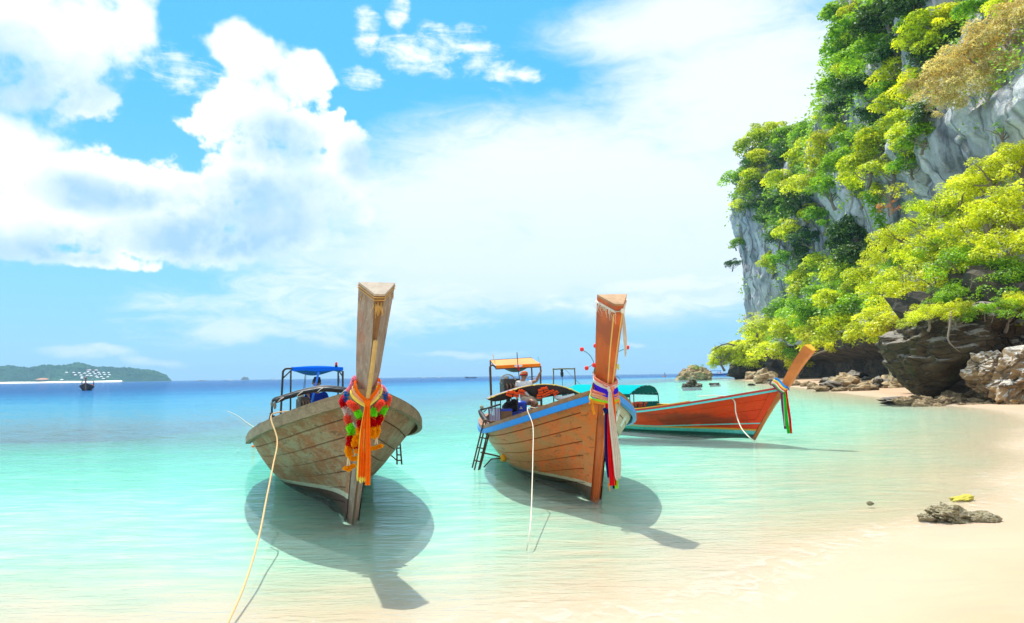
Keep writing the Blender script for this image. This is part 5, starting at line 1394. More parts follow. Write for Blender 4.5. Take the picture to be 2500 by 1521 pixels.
mb = MB(); mb.ball(ly(1229, 1118, 3.0), .068, 14); mb.build('float_ball', plain('yellow_plastic', (0.85, 0.40, 0.01), .4, .15), o, True)
mb = MB(); mb.tube([ly(1173, 1104), ly(1205, 1111), ly(1233, 1118, 2.95)], .014, 7); mb.tube([ly(1181, 1141), ly(1199, 1121), ly(1222, 1119, 2.95)], .012, 7); mb.build('float_bar', M_RUST, o, True)
mb = MB(); mb.ball(ly(1243, 1107, 3.25), .062, 12, 0, (.9, .9, 1.05)); o2 = mb.build('fender', plain('old_orange_fender', (0.50, 0.16, 0.04), .6, .3), None, True); o2.matrix_world = B2.M; tag(o2, 'brown orange fender ball against the left bilge of the blue railed boat', 'fender')

# ---------------------------------------------------------------- boat 2: sashes on the prow
s2 = -0.98
def b2(x, y, s=s2): return B2.px(x, y, s)
kn = b2(1490, 951, -1.06)
back = lambda z, dz=0: Vector((b2(1482, 920, -0.62).x, -0.58, z + dz))
Lp = lambda x, y: b2(x, y, -0.86)
def loop(y_l, y_r, xl, xr, kz, wd, zb, knot=kn):
    l, r = Lp(xl, y_l), Lp(xr, y_r)
    return (knot + Vector((0, 0, kz)), l, r, Vector(((l.x + r.x) / 2, -0.52, zb)), wd)
G2 = 'sashes on the orange prow'
sash(B2, 'long cream white sash hanging rightmost from the orange prow', [(C_WHITE, loop(930, 935, 1450, 1507, .012, .05, 1.66))],
     [(C_WHITE, [kn + Vector((-.01, -.04, 0)), b2(1491, 990, -1.08), b2(1499, 1060, -1.08), b2(1507, 1120, -1.08), b2(1509, 1165, -1.08)], .105, dict(folds=4, amp=.012, taper=[.4, .55, .8, .95, .7], ragged=.06))], (C_WHITE, kn + Vector((-.02, -.03, .0)), .028), G2)
sash(B2, 'coral red sash, topmost band round the orange prow', [(C_SALMON, loop(922, 928, 1451, 1506, .03, .045, 1.72))],
     [(C_ORANGE, [kn + Vector((.01, -.03, 0)), b2(1497, 985, -1.05), b2(1500, 1030, -1.05), b2(1501, 1058, -1.05)], .055, dict(folds=2, amp=.01, taper=[.6, .9, .8, .3]))], (C_SALMON, kn + Vector((.012, -.045, .005)), .026), G2)
sash(B2, 'wide violet blue sash wrapped round the orange prow', [(C_PURPLE, loop(948, 955, 1453, 1508, -.06, .125, 1.56)), (C_NAVY, loop(965, 968, 1462, 1504, -.12, .04, 1.48))],
     [(C_NAVY, [b2(1481, 1005, -1.0), b2(1481, 1060, -1.0), b2(1482, 1120, -1.0), b2(1487, 1165, -1.0)], .05, dict(folds=2, amp=.008, taper=[.8, 1, 1, .7], ragged=.03)),
      (C_NAVY, [b2(1493, 1010, -1.0), b2(1496, 1100, -1.0), b2(1501, 1192, -1.0)], .05, dict(folds=2, amp=.008, ragged=.02))], (C_NAVY, b2(1480, 1003, -1.02), .035), G2)
sash(B2, 'bright red sash hanging lowest in the middle below the orange prow', [(C_RED, loop(972, 972, 1456, 1506, -.13, .035, 1.45))],
     [(C_RED, [b2(1486, 998, -1.03), b2(1489, 1060, -1.03), b2(1493, 1120, -1.03), b2(1496, 1185, -1.03)], .105, dict(folds=3, amp=.012, taper=[.4, .65, .85, .8], ragged=.01))], (C_RED, b2(1484, 992, -1.03), .03), G2)
sash(B2, 'salmon pink sash wrapped low round the orange prow', [(C_SALMON, loop(955, 962, 1446, 1509, -.10, .06, 1.52)), (C_PEACH, loop(962, 965, 1443, 1509, -.12, .05, 1.5))], [], None, G2)
sash(B2, 'pale lime green sash, band just above the amber one', [(C_LIME, loop(972, 970, 1441, 1508, -.155, .03, 1.46))],
     [(C_LIME, [b2(1497, 1100, -1.02), b2(1503, 1150, -1.02), b2(1505, 1192, -1.02)], .06, dict(folds=3, amp=.01, taper=[.5, 1, .7], ragged=.03))], None, G2)
sash(B2, 'amber sash with a short knotted end, lowest band round the orange prow', [(C_ORY, loop(976, 974, 1440, 1509, -.175, .035, 1.44))],
     [(C_ORY, [Lp(1446, 977), Lp(1447, 995), Lp(1451, 1012)], .035, dict(folds=1, amp=.006, taper=[.6, .8, .9])), (C_ORY, [Lp(1446, 977), Lp(1441, 983), Lp(1438, 985)], .025, dict(folds=1, amp=.004)),
      (C_ORY, [Lp(1509, 972), Lp(1512, 980), Lp(1513, 992)], .03, dict(folds=1, amp=.006, taper=[1, .8, .3])), (C_ORY, [b2(1486, 1180, -1.01), b2(1489, 1200, -1.01)], .02, dict(folds=1, amp=.003, taper=[1, .3]))], None, G2)
# white fraying cord at the prow top
cw = [Vector(p).lerp(Vector(p_), .35) for p, p_ in zip(r2[-2][:4], r2[-1][:4])]; cen = sum(cw, Vector()) / 4
mb = MB(); lo = [cen + (p - cen) * 1.07 for p in cw]; mb.tube(lo + [lo[0]], .014, 7)
g = random.Random(8)
for j in range(34):
    t = g.random(); e = lo[0].lerp(lo[1], t) + Vector((0, -.012, 0)); mb.tube([e, e + Vector((g.uniform(-.05, .03), -.012, g.uniform(-.07, .02))), e + Vector((g.uniform(-.05, .06), -.012, -g.uniform(.03, .16)))], [.003, .0025, .001], 4)
o = B2.thing('cord', 'frayed white cord tied round the top of the orange prow with a hanging tail', 'cord'); mb.build('cord_loop', M_ROPEW, o, True)
kc = lo[2] + Vector((-.01, -.02, .0)); mb = MB(); mb.ball(kc, .03, 8, 0, (1, .8, 1.1)); mb.build('cord_knot', M_ROPEW, o, True)
ribbon([kc, b2(1523, 790, -1.30), b2(1526, 830, -1.30), b2(1527, 866, -1.30)], .05, folds=3, amp=.008, taper=[.5, .8, 1, .4], ragged=.08).build('cord_tail', C_WHITE, o, True)
# artificial tulips behind the prow
tl = B2.thing('tulip_bunch', 'bunch of artificial red tulips on wire stems behind the orange prow', 'flowers')
M_STEM = plain('green_wire', (0.03, 0.16, 0.12), .5); M_TUL = plain('red_tulip', (0.85, 0.03, 0.02), .45, .1); M_LF = plain('artificial_leaf', (0.04, 0.42, 0.22), .5, .1); M_LF2 = plain('yellow_leaf', (0.5, .6, .03), .5, .1)
base = B2.px(1466, 925, -0.72)
for (x, y, sg) in ((1422, 854, -1), (1454, 846, 0), (1434, 898, -1), (1530, 849, 1), (1452, 891, 0)):
    p = B2.px(x, y, -0.74); m_ = base.lerp(p, .5) + Vector((0, 0, .09))
    mb = MB(); mb.tube([base, m_, p], .0045, 5, smooth_path=5); mb.build('stem', M_STEM, tl)
    mb = MB(); d = (p - m_).normalized()
    for k in range(5):
        a = 2 * math.pi * k / 5; side = Vector((math.cos(a), math.sin(a), 0)) * .02
        mb.ball(p + side * .55 + d * .01, .022, 7, 0, (.75, .75, 1.25))
    mb.build('tulip_flower', M_TUL, tl, True)
for (x, y, mt) in ((1453, 902, M_LF), (1451, 908, M_LF), (1455, 912, M_LF), (1507, 892, M_LF2), (1509, 898, M_LF2)):
    p = B2.px(x, y, -0.72); mb = MB(); a = random.random() * 3
    d1 = Vector((math.cos(a), .2, math.sin(a))) * .035; d2 = Vector((-math.sin(a), 0, math.cos(a))) * .018
    mb.add([p - d1, p + d2, p + d1, p - d2, p + Vector((0, .004, .004))], [(0, 1, 4), (1, 2, 4), (2, 3, 4), (3, 0, 4)]); mb.build('leaf', mt, tl)
mb = MB(); mb.tube([B2.px(1500, 915, -.7), B2.px(1510, 922, -.7), B2.px(1515, 928, -.7)], .004, 5); mb.build('stem', M_STEM, tl)

# ---------------------------------------------------------------- boat 2: orange canopy, low awning, gear
M_OR = cloth('orange_tarpaulin', (0.95, 0.22, 0.02), 0.3); M_OR2 = cloth('pale_orange_tarpaulin', (0.98, 0.42, 0.18), 0.3)  # roof cloth is a paler orange than the valance
s = 7.7
fl, fr_ = B2.px(1211, 901, s), B2.px(1320, 896, s); bl, br = B2.px(1197, 879.5, s + 1.3), B2.px(1297, 873.5, s + 1.3); up_ = Vector((0, 0, .085))
can = B2.thing('canopy', 'orange tarpaulin canopy with a white oval badge over the stern of the blue railed boat', 'canopy')
mb = MB(); mb.grid(np.array([[fl.lerp(fr_, t) + up_, (fl.lerp(fr_, t) + up_).lerp(bl.lerp(br, t), .5) - Vector((0, 0, .01)), bl.lerp(br, t)] for t in np.linspace(0, 1, 8)])); mb.build('canopy_roof', M_OR2, can, True)
mb = MB(); mb.grid(np.array([[fl.lerp(fr_, t) + Vector((0, -.004, .008 * math.sin(t * 14))), fl.lerp(fr_, t) + up_ + Vector((0, -.004, 0))] for t in np.linspace(0, 1, 12)])); mb.build('valance', M_OR, can)
mb = MB(); c = fl.lerp(fr_, .50) + up_ * .62 + Vector((0, -.010, 0)); ax = (fr_ - fl).normalized()
mb.add([c + ax * (.105 * math.cos(2 * math.pi * k / 24)) + Vector((0, 0, .033 * math.sin(2 * math.pi * k / 24))) for k in range(24)], [tuple(range(24))]); bd = mb.build('oval_badge', M_WHITE, can)
mb = MB(); mb.add([c + ax * x + Vector((0, -.003, z)) for x, z in ((-.035, -.008), (-.015, .012), (.0, .016), (.02, -.002), (.005, -.012), (-.015, .002))], [(0, 1, 5), (1, 2, 3, 4), (1, 4, 5)]); mb.build('badge_mark', plain('badge_violet', (0.20, .12, .35), .5), bd)
mb = MB(); mb.tube([fl, fr_, br, bl, fl], .012, 6); mb.build('canopy_frame', M_STEEL, can)
lp1, lp2 = B2.px(1196, 906, s), B2.px(1200, 1004, s)
for P in ([fl + Vector((0, 0, .04)), B2.px(1203, 891.5, s), B2.px(1197, 895, s), lp1, lp2], [fr_ + Vector((0, 0, .02)), B2.px(1320, 940, s), B2.px(1321, 990, s)], [bl, bl - Vector((0, 0, 1.2))], [br, br - Vector((0, 0, 1.2))]):
    mb = MB(); mb.tube(P, .02, 8, smooth_path=5); mb.build('canopy_post', M_RUST, can, True)
mb = MB(); G = []
for t in np.linspace(0, 1, 10):
    e = fl.lerp(fr_, .25 + t * .5); G.append([e, e + Vector((0, .3, -.10 * math.sin(t * math.pi))), e + Vector((0, .7, -.10 * math.sin(t * math.pi))), e + Vector((0, 1.0, .05))])
mb.grid(np.array(G)); mb.build('stowed_bag', plain('grey_bag_cloth', (0.06, .065, .075), .8), can, True)
fp = B2.thing('flag_staff', 'dark staff with a furled red flag before the orange canopy', 'flag'); mb = MB(); mb.tube([B2.px(1262, 860, s - .2), B2.px(1265, 900, s - .2), B2.px(1271, 948, s - .2), B2.px(1274, 990, s - .2)], .011, 6); mb.build('staff', M_STEEL, fp, True)
mb = MB(); mb.tube([B2.px(1264, 889, s - .22), B2.px(1265.5, 899, s - .22), B2.px(1267, 906, s - .22)], [.012, .022, .010], 8); mb.build('furled_flag', C_RED, fp, True)
for (x0, y0, x1, y1, mt, nm) in ((1203, 865, 1209, 888, M_YELLOW, 'yellow stick standing at the left corner of the orange canopy'), (1313, 871, 1317, 884, M_TURQ, 'thin turquoise stick at the right corner of the orange canopy')):
    mb = MB(); mb.tube([B2.px(x0, y0, s + .1), B2.px(x1, y1, s + .1)], .008, 6); o = mb.build('stick', mt, None); o.matrix_world = B2.M; tag(o, nm, 'stick')
engine(B2, B2.px(1243, 945, 7.9), .78, 'brown exposed engine behind the left of the seated man', .3)
# low awning: striped underside with life jackets stowed in it
aw = B2.thing('low_awning', 'low sagging awning of clear plastic and dark cloth amidships in the blue railed boat', 'awning')
s = 5.6
top = [(1192, 974), (1206, 967), (1240, 956), (1280, 944), (1318, 938.5), (1352, 939.5), (1385, 947), (1415, 960)]
bot = [(1193, 977), (1210, 980), (1245, 973), (1288, 955), (1312, 972), (1345, 968), (1385, 962), (1414, 962)]
tp = spline([B2.px(x, y, s) for x, y in top], 5); btm = spline([B2.px(x, y, s + .05) for x, y in bot], 5)
bk = [p + Vector((0, 1.3, -.06)) for p in tp]
mb = MB(); mb.grid(np.array([[a, a.lerp(b_, .33) + Vector((0, 0, .02)), a.lerp(b_, .66) + Vector((0, 0, .02)), b_] for a, b_ in zip(tp, bk)]))
mb.build('awning_top', cloth('lilac_plastic', (0.42, 0.40, 0.52), .4), aw, True)
mb = MB(); mb.grid(np.array([[a + Vector((0, .01, -.012)), a.lerp(b_, .5) + Vector((0, .02, 0)), b_, b_ + Vector((0, .8, .02))] for a, b_ in zip(tp, btm)])); mb.build('stowage_net', plain('dark_mesh', (0.035, .03, .03), .7, .5, 12), aw, True)
mb = MB(); mb.tube(tp, .011, 6); mb.build('piping', plain('yellow_piping', (0.75, .55, .06), .6), aw, True)
mb = MB()
for i in (4, 12, 18, 25, 31): mb.tube([tp[i] + Vector((-.05, -.01, .012)), tp[i] + Vector((.0, -.014, -.012)), tp[i] + Vector((.06, -.01, .01))], .008, 5)
mb.build('lashing', plain('yellow_lashing', (0.75, .58, .08), .6), aw)
mb = MB()
for (x, y0, y1) in ((1209, 976, 1010), (1222, 976, 1000), (1264, 974, 1014), (1323, 970, 1000), (1352, 966, 990), (1373, 962, 980), (1375, 962, 980)): mb.tube([B2.px(x, y0, s + .02), B2.px(x, y1 + 12, s + .02)], .012, 6)
mb.build('awning_post', M_STEEL, aw)
mb = MB(); pl = spline([B2.px(x, y, s - .02) for x, y in ((1352, 968), (1365, 972), (1385, 970), (1402, 963))], 5); mb.tube(pl, [.02, .045, .05, .05, .03], 8); mb.build('rolled_plastic', plain('clear_rolled_plastic', (0.50, .54, .56), .25), aw, True)
M_LJ = cloth('life_jacket_orange', (0.88, 0.10, 0.02), .15)
for (x, y, w, h, a, lb) in ((1252, 963, .26, .09, .25, 'red life jacket stowed at the left under the low awning'), (1273, 958, .14, .08, .3, 'small red life jacket tucked beside the left one under the low awning'), (1326, 953, .22, .08, -.25, 'orange life jacket stowed under the crown of the low awning'),
                            (1343, 959, .20, .06, -.3, 'orange life jacket stowed right of the crown under the low awning'), (1357, 960, .12, .06, -.5, 'small orange life jacket stowed furthest right under the low awning'), (1322, 967, .2, .07, -.1, 'rust coloured life jacket sagging lowest under the low awning')):
    o = B2.thing('life_jacket', lb, 'life jacket', B2.px(x, y, s - .04), 'life jackets under the low awning'); o.matrix_world = o.matrix_world @ Matrix.Rotation(a, 4, 'Y')
    mb = MB(); mb.box((-w * .27, 0, 0), (w * .5, .05, h * 1.25), (0, .12, .1), 0, .85); mb.box((w * .27, 0, .01), (w * .5, .05, h * 1.1), (.1, -.15, 0), 0, .8); mb.box((0, .02, h * .5), (w * .45, .06, h * .6), (.2, .05, 0), 0, .7); mb.build('foam_panel', M_LJ, o, False)
    mb = MB(); mb.box((0, -.025, 0), (w, .012, .012)); mb.build('belt', M_BLACK, o)
# things on deck
def boxy(b, name, label, cat, c, size, mt, rot=(0, 0, 0), lid=None):
    o = b.thing(name, label, cat, c); mb = MB(); mb.box((0, 0, 0), size, rot, 0, 1.06); mb.build('body', mt, o)
    if lid: mb = MB(); mb.box((0, 0, size[2] * .5 + .02), (size[0] * 1.1, size[1] * 1.1, .04), rot); mb.build('lid', lid, o)
    return o
M_BLUEPL = plain('blue_plastic', (0.01, 0.06, 0.55), .4, .15)
o = B2.thing('plastic_drum', 'tall blue plastic drum with a white triangle at the knees of the seated man', 'drum', B2.px(1271, 1000, 7.0)); mb = MB(); mb.tube([(0, 0, -.22), (0, 0, -.2), (0, 0, .14), (0, 0, .2)], [.13, .15, .15, .11], 14); mb.build('drum_body', M_BLUEPL, o, True)
mb = MB(); mb.add([(-.05, -.156, .02), (.03, -.158, .02), (-.01, -.158, .09)], [(0, 1, 2)]); mb.build('triangle_mark', M_WHITE, o)
boxy(B2, 'crate', 'low blue plastic crate on the deck left of the drum', 'crate', B2.px(1252, 1016, 6.4), (.42, .3, .18), M_BLUEPL)
boxy(B2, 'wooden_locker', 'brown wooden locker with a blue edge on the deck behind the rail', 'locker', B2.px(1230, 1015, 6.0), (.30, .4, .22), plain('locker_wood', (0.20, .11, .05), .6, .4, 8), lid=M_BLUEPL)
o = B2.thing('chair', 'grey slatted deck chair back at the left end of the blue railed boat', 'chair', B2.px(1208, 1013, 5.2)); 
for k in range(7):
    mb = MB(); mb.box((-.1 + k * .033, 0, .0), (.022, .015, .26)); mb.build('slat', plain('lilac_slat', (0.36, .34, .48), .6), o)
mb = MB(); mb.tube([(-.12, .01, -.2), (-.12, .01, .14), (.12, .01, .14), (.12, .01, -.2)], .014, 6); mb.build('chair_frame', M_STEEL, o)
o = B2.thing('bag', 'black bag on the deck below the engine of the blue railed boat', 'bag', B2.px(1245, 995, 6.6)); mb = MB(); mb.ball((0, 0, 0), .16, 10, 0, (1.2, .8, .9)); mb.ball((.1, 0, .1), .1, 9); mb.build('bag_body', M_BLACK, o, True); mb = MB(); mb.tube([(-.1, -.05, .1), (0, -.05, .22), (.1, -.05, .1)], .012, 6, smooth_path=4); mb.build('handle', M_BLACK, o, True)
o = B2.thing('striped_board', 'small board striped white, orange and turquoise on the deck beside the rail', 'board', B2.px(1312, 1000, 6.2))
for k, mt in enumerate((M_WHITE, M_TURQ, M_OR, M_WHITE, M_TURQ)):
    mb = MB(); mb.box((-.16 + k * .08, 0, 0), (.075, .35, .03), (0, .25, 0)); mb.build('stripe', mt, o)
# long tail shaft and lamp at the left stern corner
o = B2.thing('longtail_shaft', 'black padded tail shaft sloping down at the left of the blue railed boat', 'shaft')
mb = MB(); mb.tube([B2.px(1171, 1003, 4.9), B2.px(1176, 1012, 4.8), B2.px(1192, 1036, 4.4), B2.px(1203, 1050, 4.2)], [.035, .05, .05, .035], 9, smooth_path=4); mb.build('padded_shaft', M_BLACK, o, True)
mb = MB(); mb.tube([B2.px(1172, 1001, 4.9), B2.px(1195, 995, 5.0), B2.px(1222, 987, 5.2)], .02, 7); mb.tube([B2.px(1181, 1006, 4.9), B2.px(1190, 997, 4.95)], .01, 6); mb.build('boom', M_STEEL, o, True)
mb = MB(); c = B2.px(1176, 994, 4.88); mb.tube([c + Vector((0, .02, 0)), c - Vector((0, .02, 0))], .038, 12); mb.build('lamp', plain('lamp_brass', (0.35, .30, .2), .35), o, True)
# pale letters on the right bow, too worn to read
M_LETTER = plain('worn_white_letter_paint', (0.85, .93, .88), .6, .15, 30)
def letters():
    o = B2.root
    for (x, y, w, h, rot) in ((1503, 1012, .10, .07, 0), (1519, 1026, .16, .10, 1)):
        best = min(((math.hypot(proj(B2.M @ Vector(B2.hull(np.array([u]), np.array([v]), 1)[0]))[0] - x, proj(B2.M @ Vector(B2.hull(np.array([u]), np.array([v]), 1)[0]))[1] - y), u, v) for u in np.linspace(.02, .4, 50) for v in np.linspace(.3, 1, 40)))
        _, u0, v0 = best; n = 6
        for k in range(n):
            du = (k - n / 2) * (w / n) / 6.0
            for a, c in ((0, .62),) if rot else ((0, .3), (.36, .66)):
                vv = [v0 - .06 + .16 * a, v0 - .06 + .16 * c + .02 * (k % 2)]
                G = B2.hull(np.array([[u0 + du, u0 + du], [u0 + du + w / n / 9, u0 + du + w / n / 9]]), np.array([vv, vv]), 1, np.full((2, 2), .022))
                mb = MB(); mb.grid(G); mb.build('worn_letter', M_LETTER, o)
letters()
# ---------------------------------------------------------------- boat 3
M_TEAL = cloth('teal_canvas', (0.01, 0.52, 0.55), .35); M_TEALD = cloth('dark_green_canvas', (0.012, 0.12, 0.10), .1)
s0 = 3.9
can = B3.thing('canopy', 'arched teal canvas canopy over the middle of the red boat', 'canopy')
# front hoop seen nearly end on: from near post to far post
hoop = [(1537, 962), (1545, 955), (1560, 945), (1572, 941), (1588, 941), (1600, 947), (1606, 958)]
A = [B3.px(x, y, s0) for x, y in hoop]; A = spline(A, 4)
Bk = [p + Vector((0, 3.0, 0.02)) for p in A]
mb = MB(); mb.grid(np.array([[a, a.lerp(b_, .33), a.lerp(b_, .66), b_] for a, b_ in zip(A, Bk)])); mb.build('canopy_roof', M_TEAL, can, True)
mb = MB(); lo = [Vector((a.x, a.y - .005, A[0].z + (A[-1].z - A[0].z) * i / (len(A) - 1) - .02)) for i, a in enumerate(A)]; mb.grid(np.array([[a, l_] for a, l_ in zip(A, lo)])); mb.build('end_flap', M_TEALD, can)
mb = MB(); mb.grid(np.array([[A[0].lerp(Bk[0], t), A[0].lerp(Bk[0], t) - Vector((0, 0, .10 + .01 * math.sin(t * 20)))] for t in np.linspace(0, 1, 14)])); mb.grid(np.array([[A[-1].lerp(Bk[-1], t), A[-1].lerp(Bk[-1], t) - Vector((0, 0, .08))] for t in np.linspace(0, 1, 10)])); mb.build('side_valance', M_TEALD, can)
for i in range(2, len(A) - 1, 3):
    mb = MB(); mb.ball(A[i] + Vector((0, -.015, -.012)), .009, 6); mb.build('eyelet', M_WHITE, can)
    mb = MB(); mb.ball(lo[i] + Vector((0, -.015, .01)), .009, 6); mb.build('eyelet', M_WHITE, can)
for P in ([A[0], A[0] - Vector((0, 0, .62))], [B3.px(1547, 960, s0), B3.px(1548, 995, s0)], [A[-1], B3.px(1609, 985, s0) - Vector((0, 0, .05))], [Bk[0], Bk[0] - Vector((0, 0, .7))], [Bk[-1], Bk[-1] - Vector((0, 0, .7))], [A[0].lerp(Bk[0], .5), A[0].lerp(Bk[0], .5) - Vector((0, 0, .65))]):
    mb = MB(); mb.tube(P, .014, 6); mb.build('canopy_post', M_STEEL, can)
cl = B3.thing('side_cloth', 'dark green cloth screen below the teal canopy', 'cloth'); P0, P1 = B3.px(1546, 981, s0 - .03), B3.px(1609, 979, s0 - .03)
mb = MB(); mb.grid(np.array([[P0.lerp(P1, t), P0.lerp(P1, t) - Vector((0, 0, .2 + .01 * math.sin(t * 15)))] for t in np.linspace(0, 1, 12)])); mb.build('cloth_panel', M_TEALD, cl)
for t in np.linspace(.05, .95, 5): mb = MB(); mb.ball(P0.lerp(P1, t) + Vector((0, -.012, -.02)), .009, 6); mb.build('eyelet', M_WHITE, cl)
for i, (x, y, a) in enumerate(((1545, 989, .2), (1553, 987, .5), (1561, 988, 0), (1566, 988, 0.05), (1575, 987, .6))):
    o = B3.thing('life_jacket', ('leftmost', 'second', 'third', 'fourth', 'rightmost, tilted')[i] + ' red life jacket hung along the rail under the teal canopy', 'life jacket', B3.px(x, y, s0 - .1), 'life jackets under the teal canopy')
    o.matrix_world = o.matrix_world @ Matrix.Rotation(a, 4, 'Y'); mb = MB(); mb.ball((0, 0, 0), .07, 8, 0, (.6, .5, 1.3)); mb.ball((.03, 0, .05), .045, 8, 0, (.7, .5, 1.3)); mb.build('foam_panel', cloth('faded_red_jacket', (0.62, .10, .05), .1), o, True); mb = MB(); mb.box((0, -.036, 0), (.085, .01, .015)); mb.build('belt', M_BLACK, o)
# stern arch with a hanging black bundle, and engine
ar = B3.thing('stern_arch', 'rusty tube arch with a black bundle tied to its top, behind the low awning', 'arch')
sA = 7.2; P = [B3.px(1352, 985, sA), B3.px(1351.5, 907, sA), B3.px(1354, 901.5, sA), B3.px(1399, 900.5, sA), B3.px(1403, 905, sA), B3.px(1407, 980, sA)]
mb = MB(); mb.tube(P, .022, 7, smooth_path=3); mb.build('arch_tube', plain('ochre_rust_tube', (0.16, .12, .05), .6, .4, 20), ar, True)
mb = MB(); c = B3.px(1372, 913, sA); mb.ball(c, .075, 10, 0, (.75, .75, 1.5)); mb.ball(c + Vector((0, 0, .12)), .05, 8); mb.build('tied_bundle', M_BLACK, ar, True); mb = MB(); mb.tube([c, c - Vector((0, 0, .5))], .008, 5); mb.tube([B3.px(1380, 902, sA), B3.px(1426, 948, sA - .5)], .005, 5); mb.build('stay_line', M_STEEL, ar)
engine(B3, B3.px(1313, 968, 7.7), .62, 'dark engine at the stern of the red boat, seen past the seated man', .6)
# sashes of boat 3
M3 = lambda x, y, s=-1.02: B3.px(x, y, s)
k3 = M3(1918, 953, -1.08); G3 = 'sashes on the bow of the red boat'
def loop3(x0, y0, x1, y1, wd):
    l, f = M3(x0, y0, -.86), M3(x1, y1, -1.10); return [l + Vector((.03, .12, .02)), l, l.lerp(f, .5) + Vector((-.03, -.02, -.02)), f, f + Vector((.1, .05, .02)), f + Vector((.16, .2, .05)), l + Vector((.18, .2, .05))], wd
def sash3(label, mt, lp, tail):
    o = B3.thing('sash', label, 'sash', (0, 0, 0), G3); p, wd = loop3(*lp)
    cc_ = sum(p, Vector()) / len(p); ribbon(p, wd, lambda t, q_: (q_ - cc_) * Vector((1, 1, .1)), 2, .006).build('sash_band', mt, o, True)
    if tail: ribbon([M3(x, y, sv) for x, y, sv in tail[0]], tail[1], nrm=(-.85, -.5, 0), folds=2, amp=.01, ragged=.01).build('sash_tail', mt, o, True)
sash3('sky blue sash, topmost on the bow of the red boat', C_BLUE, (1901, 928, 1920, 946, .05), ([(1921, 944, -1.1), (1925, 949, -1.1), (1927, 953, -1.1)], .03))
sash3('yellow sash under the blue one on the red boat', C_YEL, (1897, 932, 1918, 951, .05), None)
sash3('orange red sash with a long tail on the bow of the red boat', C_RED, (1896, 936, 1916, 954, .03), ([(1918, 952, -1.1), (1922, 980, -1.1), (1928, 1020, -1.1), (1931, 1058, -1.1)], .055))
sash3('white sash across the bow of the red boat', C_WHITE, (1893, 937, 1913, 956, .04), ([(1912, 962, -1.04), (1914, 1000, -1.04), (1916, 1040, -1.04)], .02))
sash3('bright green sash with the longest tail on the red boat', C_GREEN, (1891, 940, 1913, 959, .03), ([(1915, 956, -1.07), (1917, 985, -1.07), (1921, 1030, -1.07), (1926, 1058, -1.07)], .07))
sash3('pink and plum sash with a dark tail on the red boat', C_PLUM, (1888, 941, 1911, 961, .035), ([(1908, 960, -1.0), (1910, 990, -1.0), (1914, 1020, -1.0), (1917, 1047, -1.0)], .05))
mb = MB(); mb.ball(k3, .045, 9, 0, (1, .9, 1)); o = mb.build('knot', C_ORY, None, True); o.matrix_world = B3.M; tag(o, 'orange cloth knot joining the sashes on the red boat', 'knot')

# ---------------------------------------------------------------- ropes
def rope(label, pts, r, mt, name='mooring_rope'):
    mb = MB(); sp = spline(pts, 10); mb.tube(sp, r, 7)
    return tag(mb.build(name, mt, None, True), label, 'rope')
def rail_pt(b, px, side): u = b.rail_u(px, side); return b.M @ (Vector(b.hull(np.array([u]), np.array([1.0]), side)[0]) + Vector((side * .08, 0, .05)))
a0 = rail_pt(B1, 683, -1)
rope('tan rope from the left rail of the grey prowed boat to the shallows', [a0 + Vector((.25, .35, .03)), a0 + Vector((.04, .05, .03)), a0 + Vector((-.01, -.04, -.03)), at(677, 1075, 7.75), at(667, 1135, 7.25), at(652, 1210, 6.65), at(630, 1320, 5.8), at(596, 1430, 5.12), ground(556, 1521, .03), ground(540, 1560, -.02), ground(500, 1700, -.05)], .0085, M_ROPE)
b0 = rail_pt(B2, 1302, -1)
rope('white rope hanging straight down from the left rail of the blue railed boat', [b0 + Vector((.2, .1, 0)), b0 + Vector((0, 0, .03)), *[at(x_, y_, b0.y + (6.6 - b0.y) * (y_ - 1003) / 319) for x_, y_ in ((1301, 1040), (1301, 1110), (1299, 1190), (1297, 1250), (1294, 1290))], ground(1290, 1322, 0.0), ground(1285, 1345, -.08)], .0065, M_ROPEW)
c0 = B3.M @ B3.px(1783, 962, 0.9); c0 = Vector(B3.M @ Vector(B3.hull(np.array([.14]), np.array([1.0]), -1)[0]))
rope('white rope looped over the rail of the red boat and down its side', [c0 + Vector((-.4, .25, .04)), c0 + Vector((0, -.02, .06)), at(1790, 975, c0.y - .18), at(1797, 1010, c0.y - .35), at(1810, 1045, c0.y - .7), at(1830, 1068, 16.0), ground(1843, 1078)], .014, M_ROPEW)
rope('thin white line floating on the water left of the grey prowed boat', [ground(555, 1003, .01), ground(580, 1015, .01), ground(600, 1030, .01), ground(622, 1044, .01)], .009, M_ROPEW, 'floating_line')

# ================================================================== PEOPLE
def skin_mesh(name, verts, edges, radii, roots, mat, parent, sub=2, label=None):
    me = bpy.data.meshes.new(name); me.from_pydata([tuple(v) for v in verts], edges, []); me.update()
    o = bpy.data.objects.new(name, me); COL.objects.link(o); o.parent = parent
    md = o.modifiers.new('skin', 'SKIN'); md.use_smooth_shade = True
    for i, r in enumerate(radii):
        sv = me.skin_vertices[0].data[i]; sv.radius = (r, r) if not hasattr(r, '__len__') else r; sv.use_root = i in roots
    ss = o.modifiers.new('sub', 'SUBSURF'); ss.levels = sub; ss.render_levels = sub
    me.materials.append(mat)
    return o

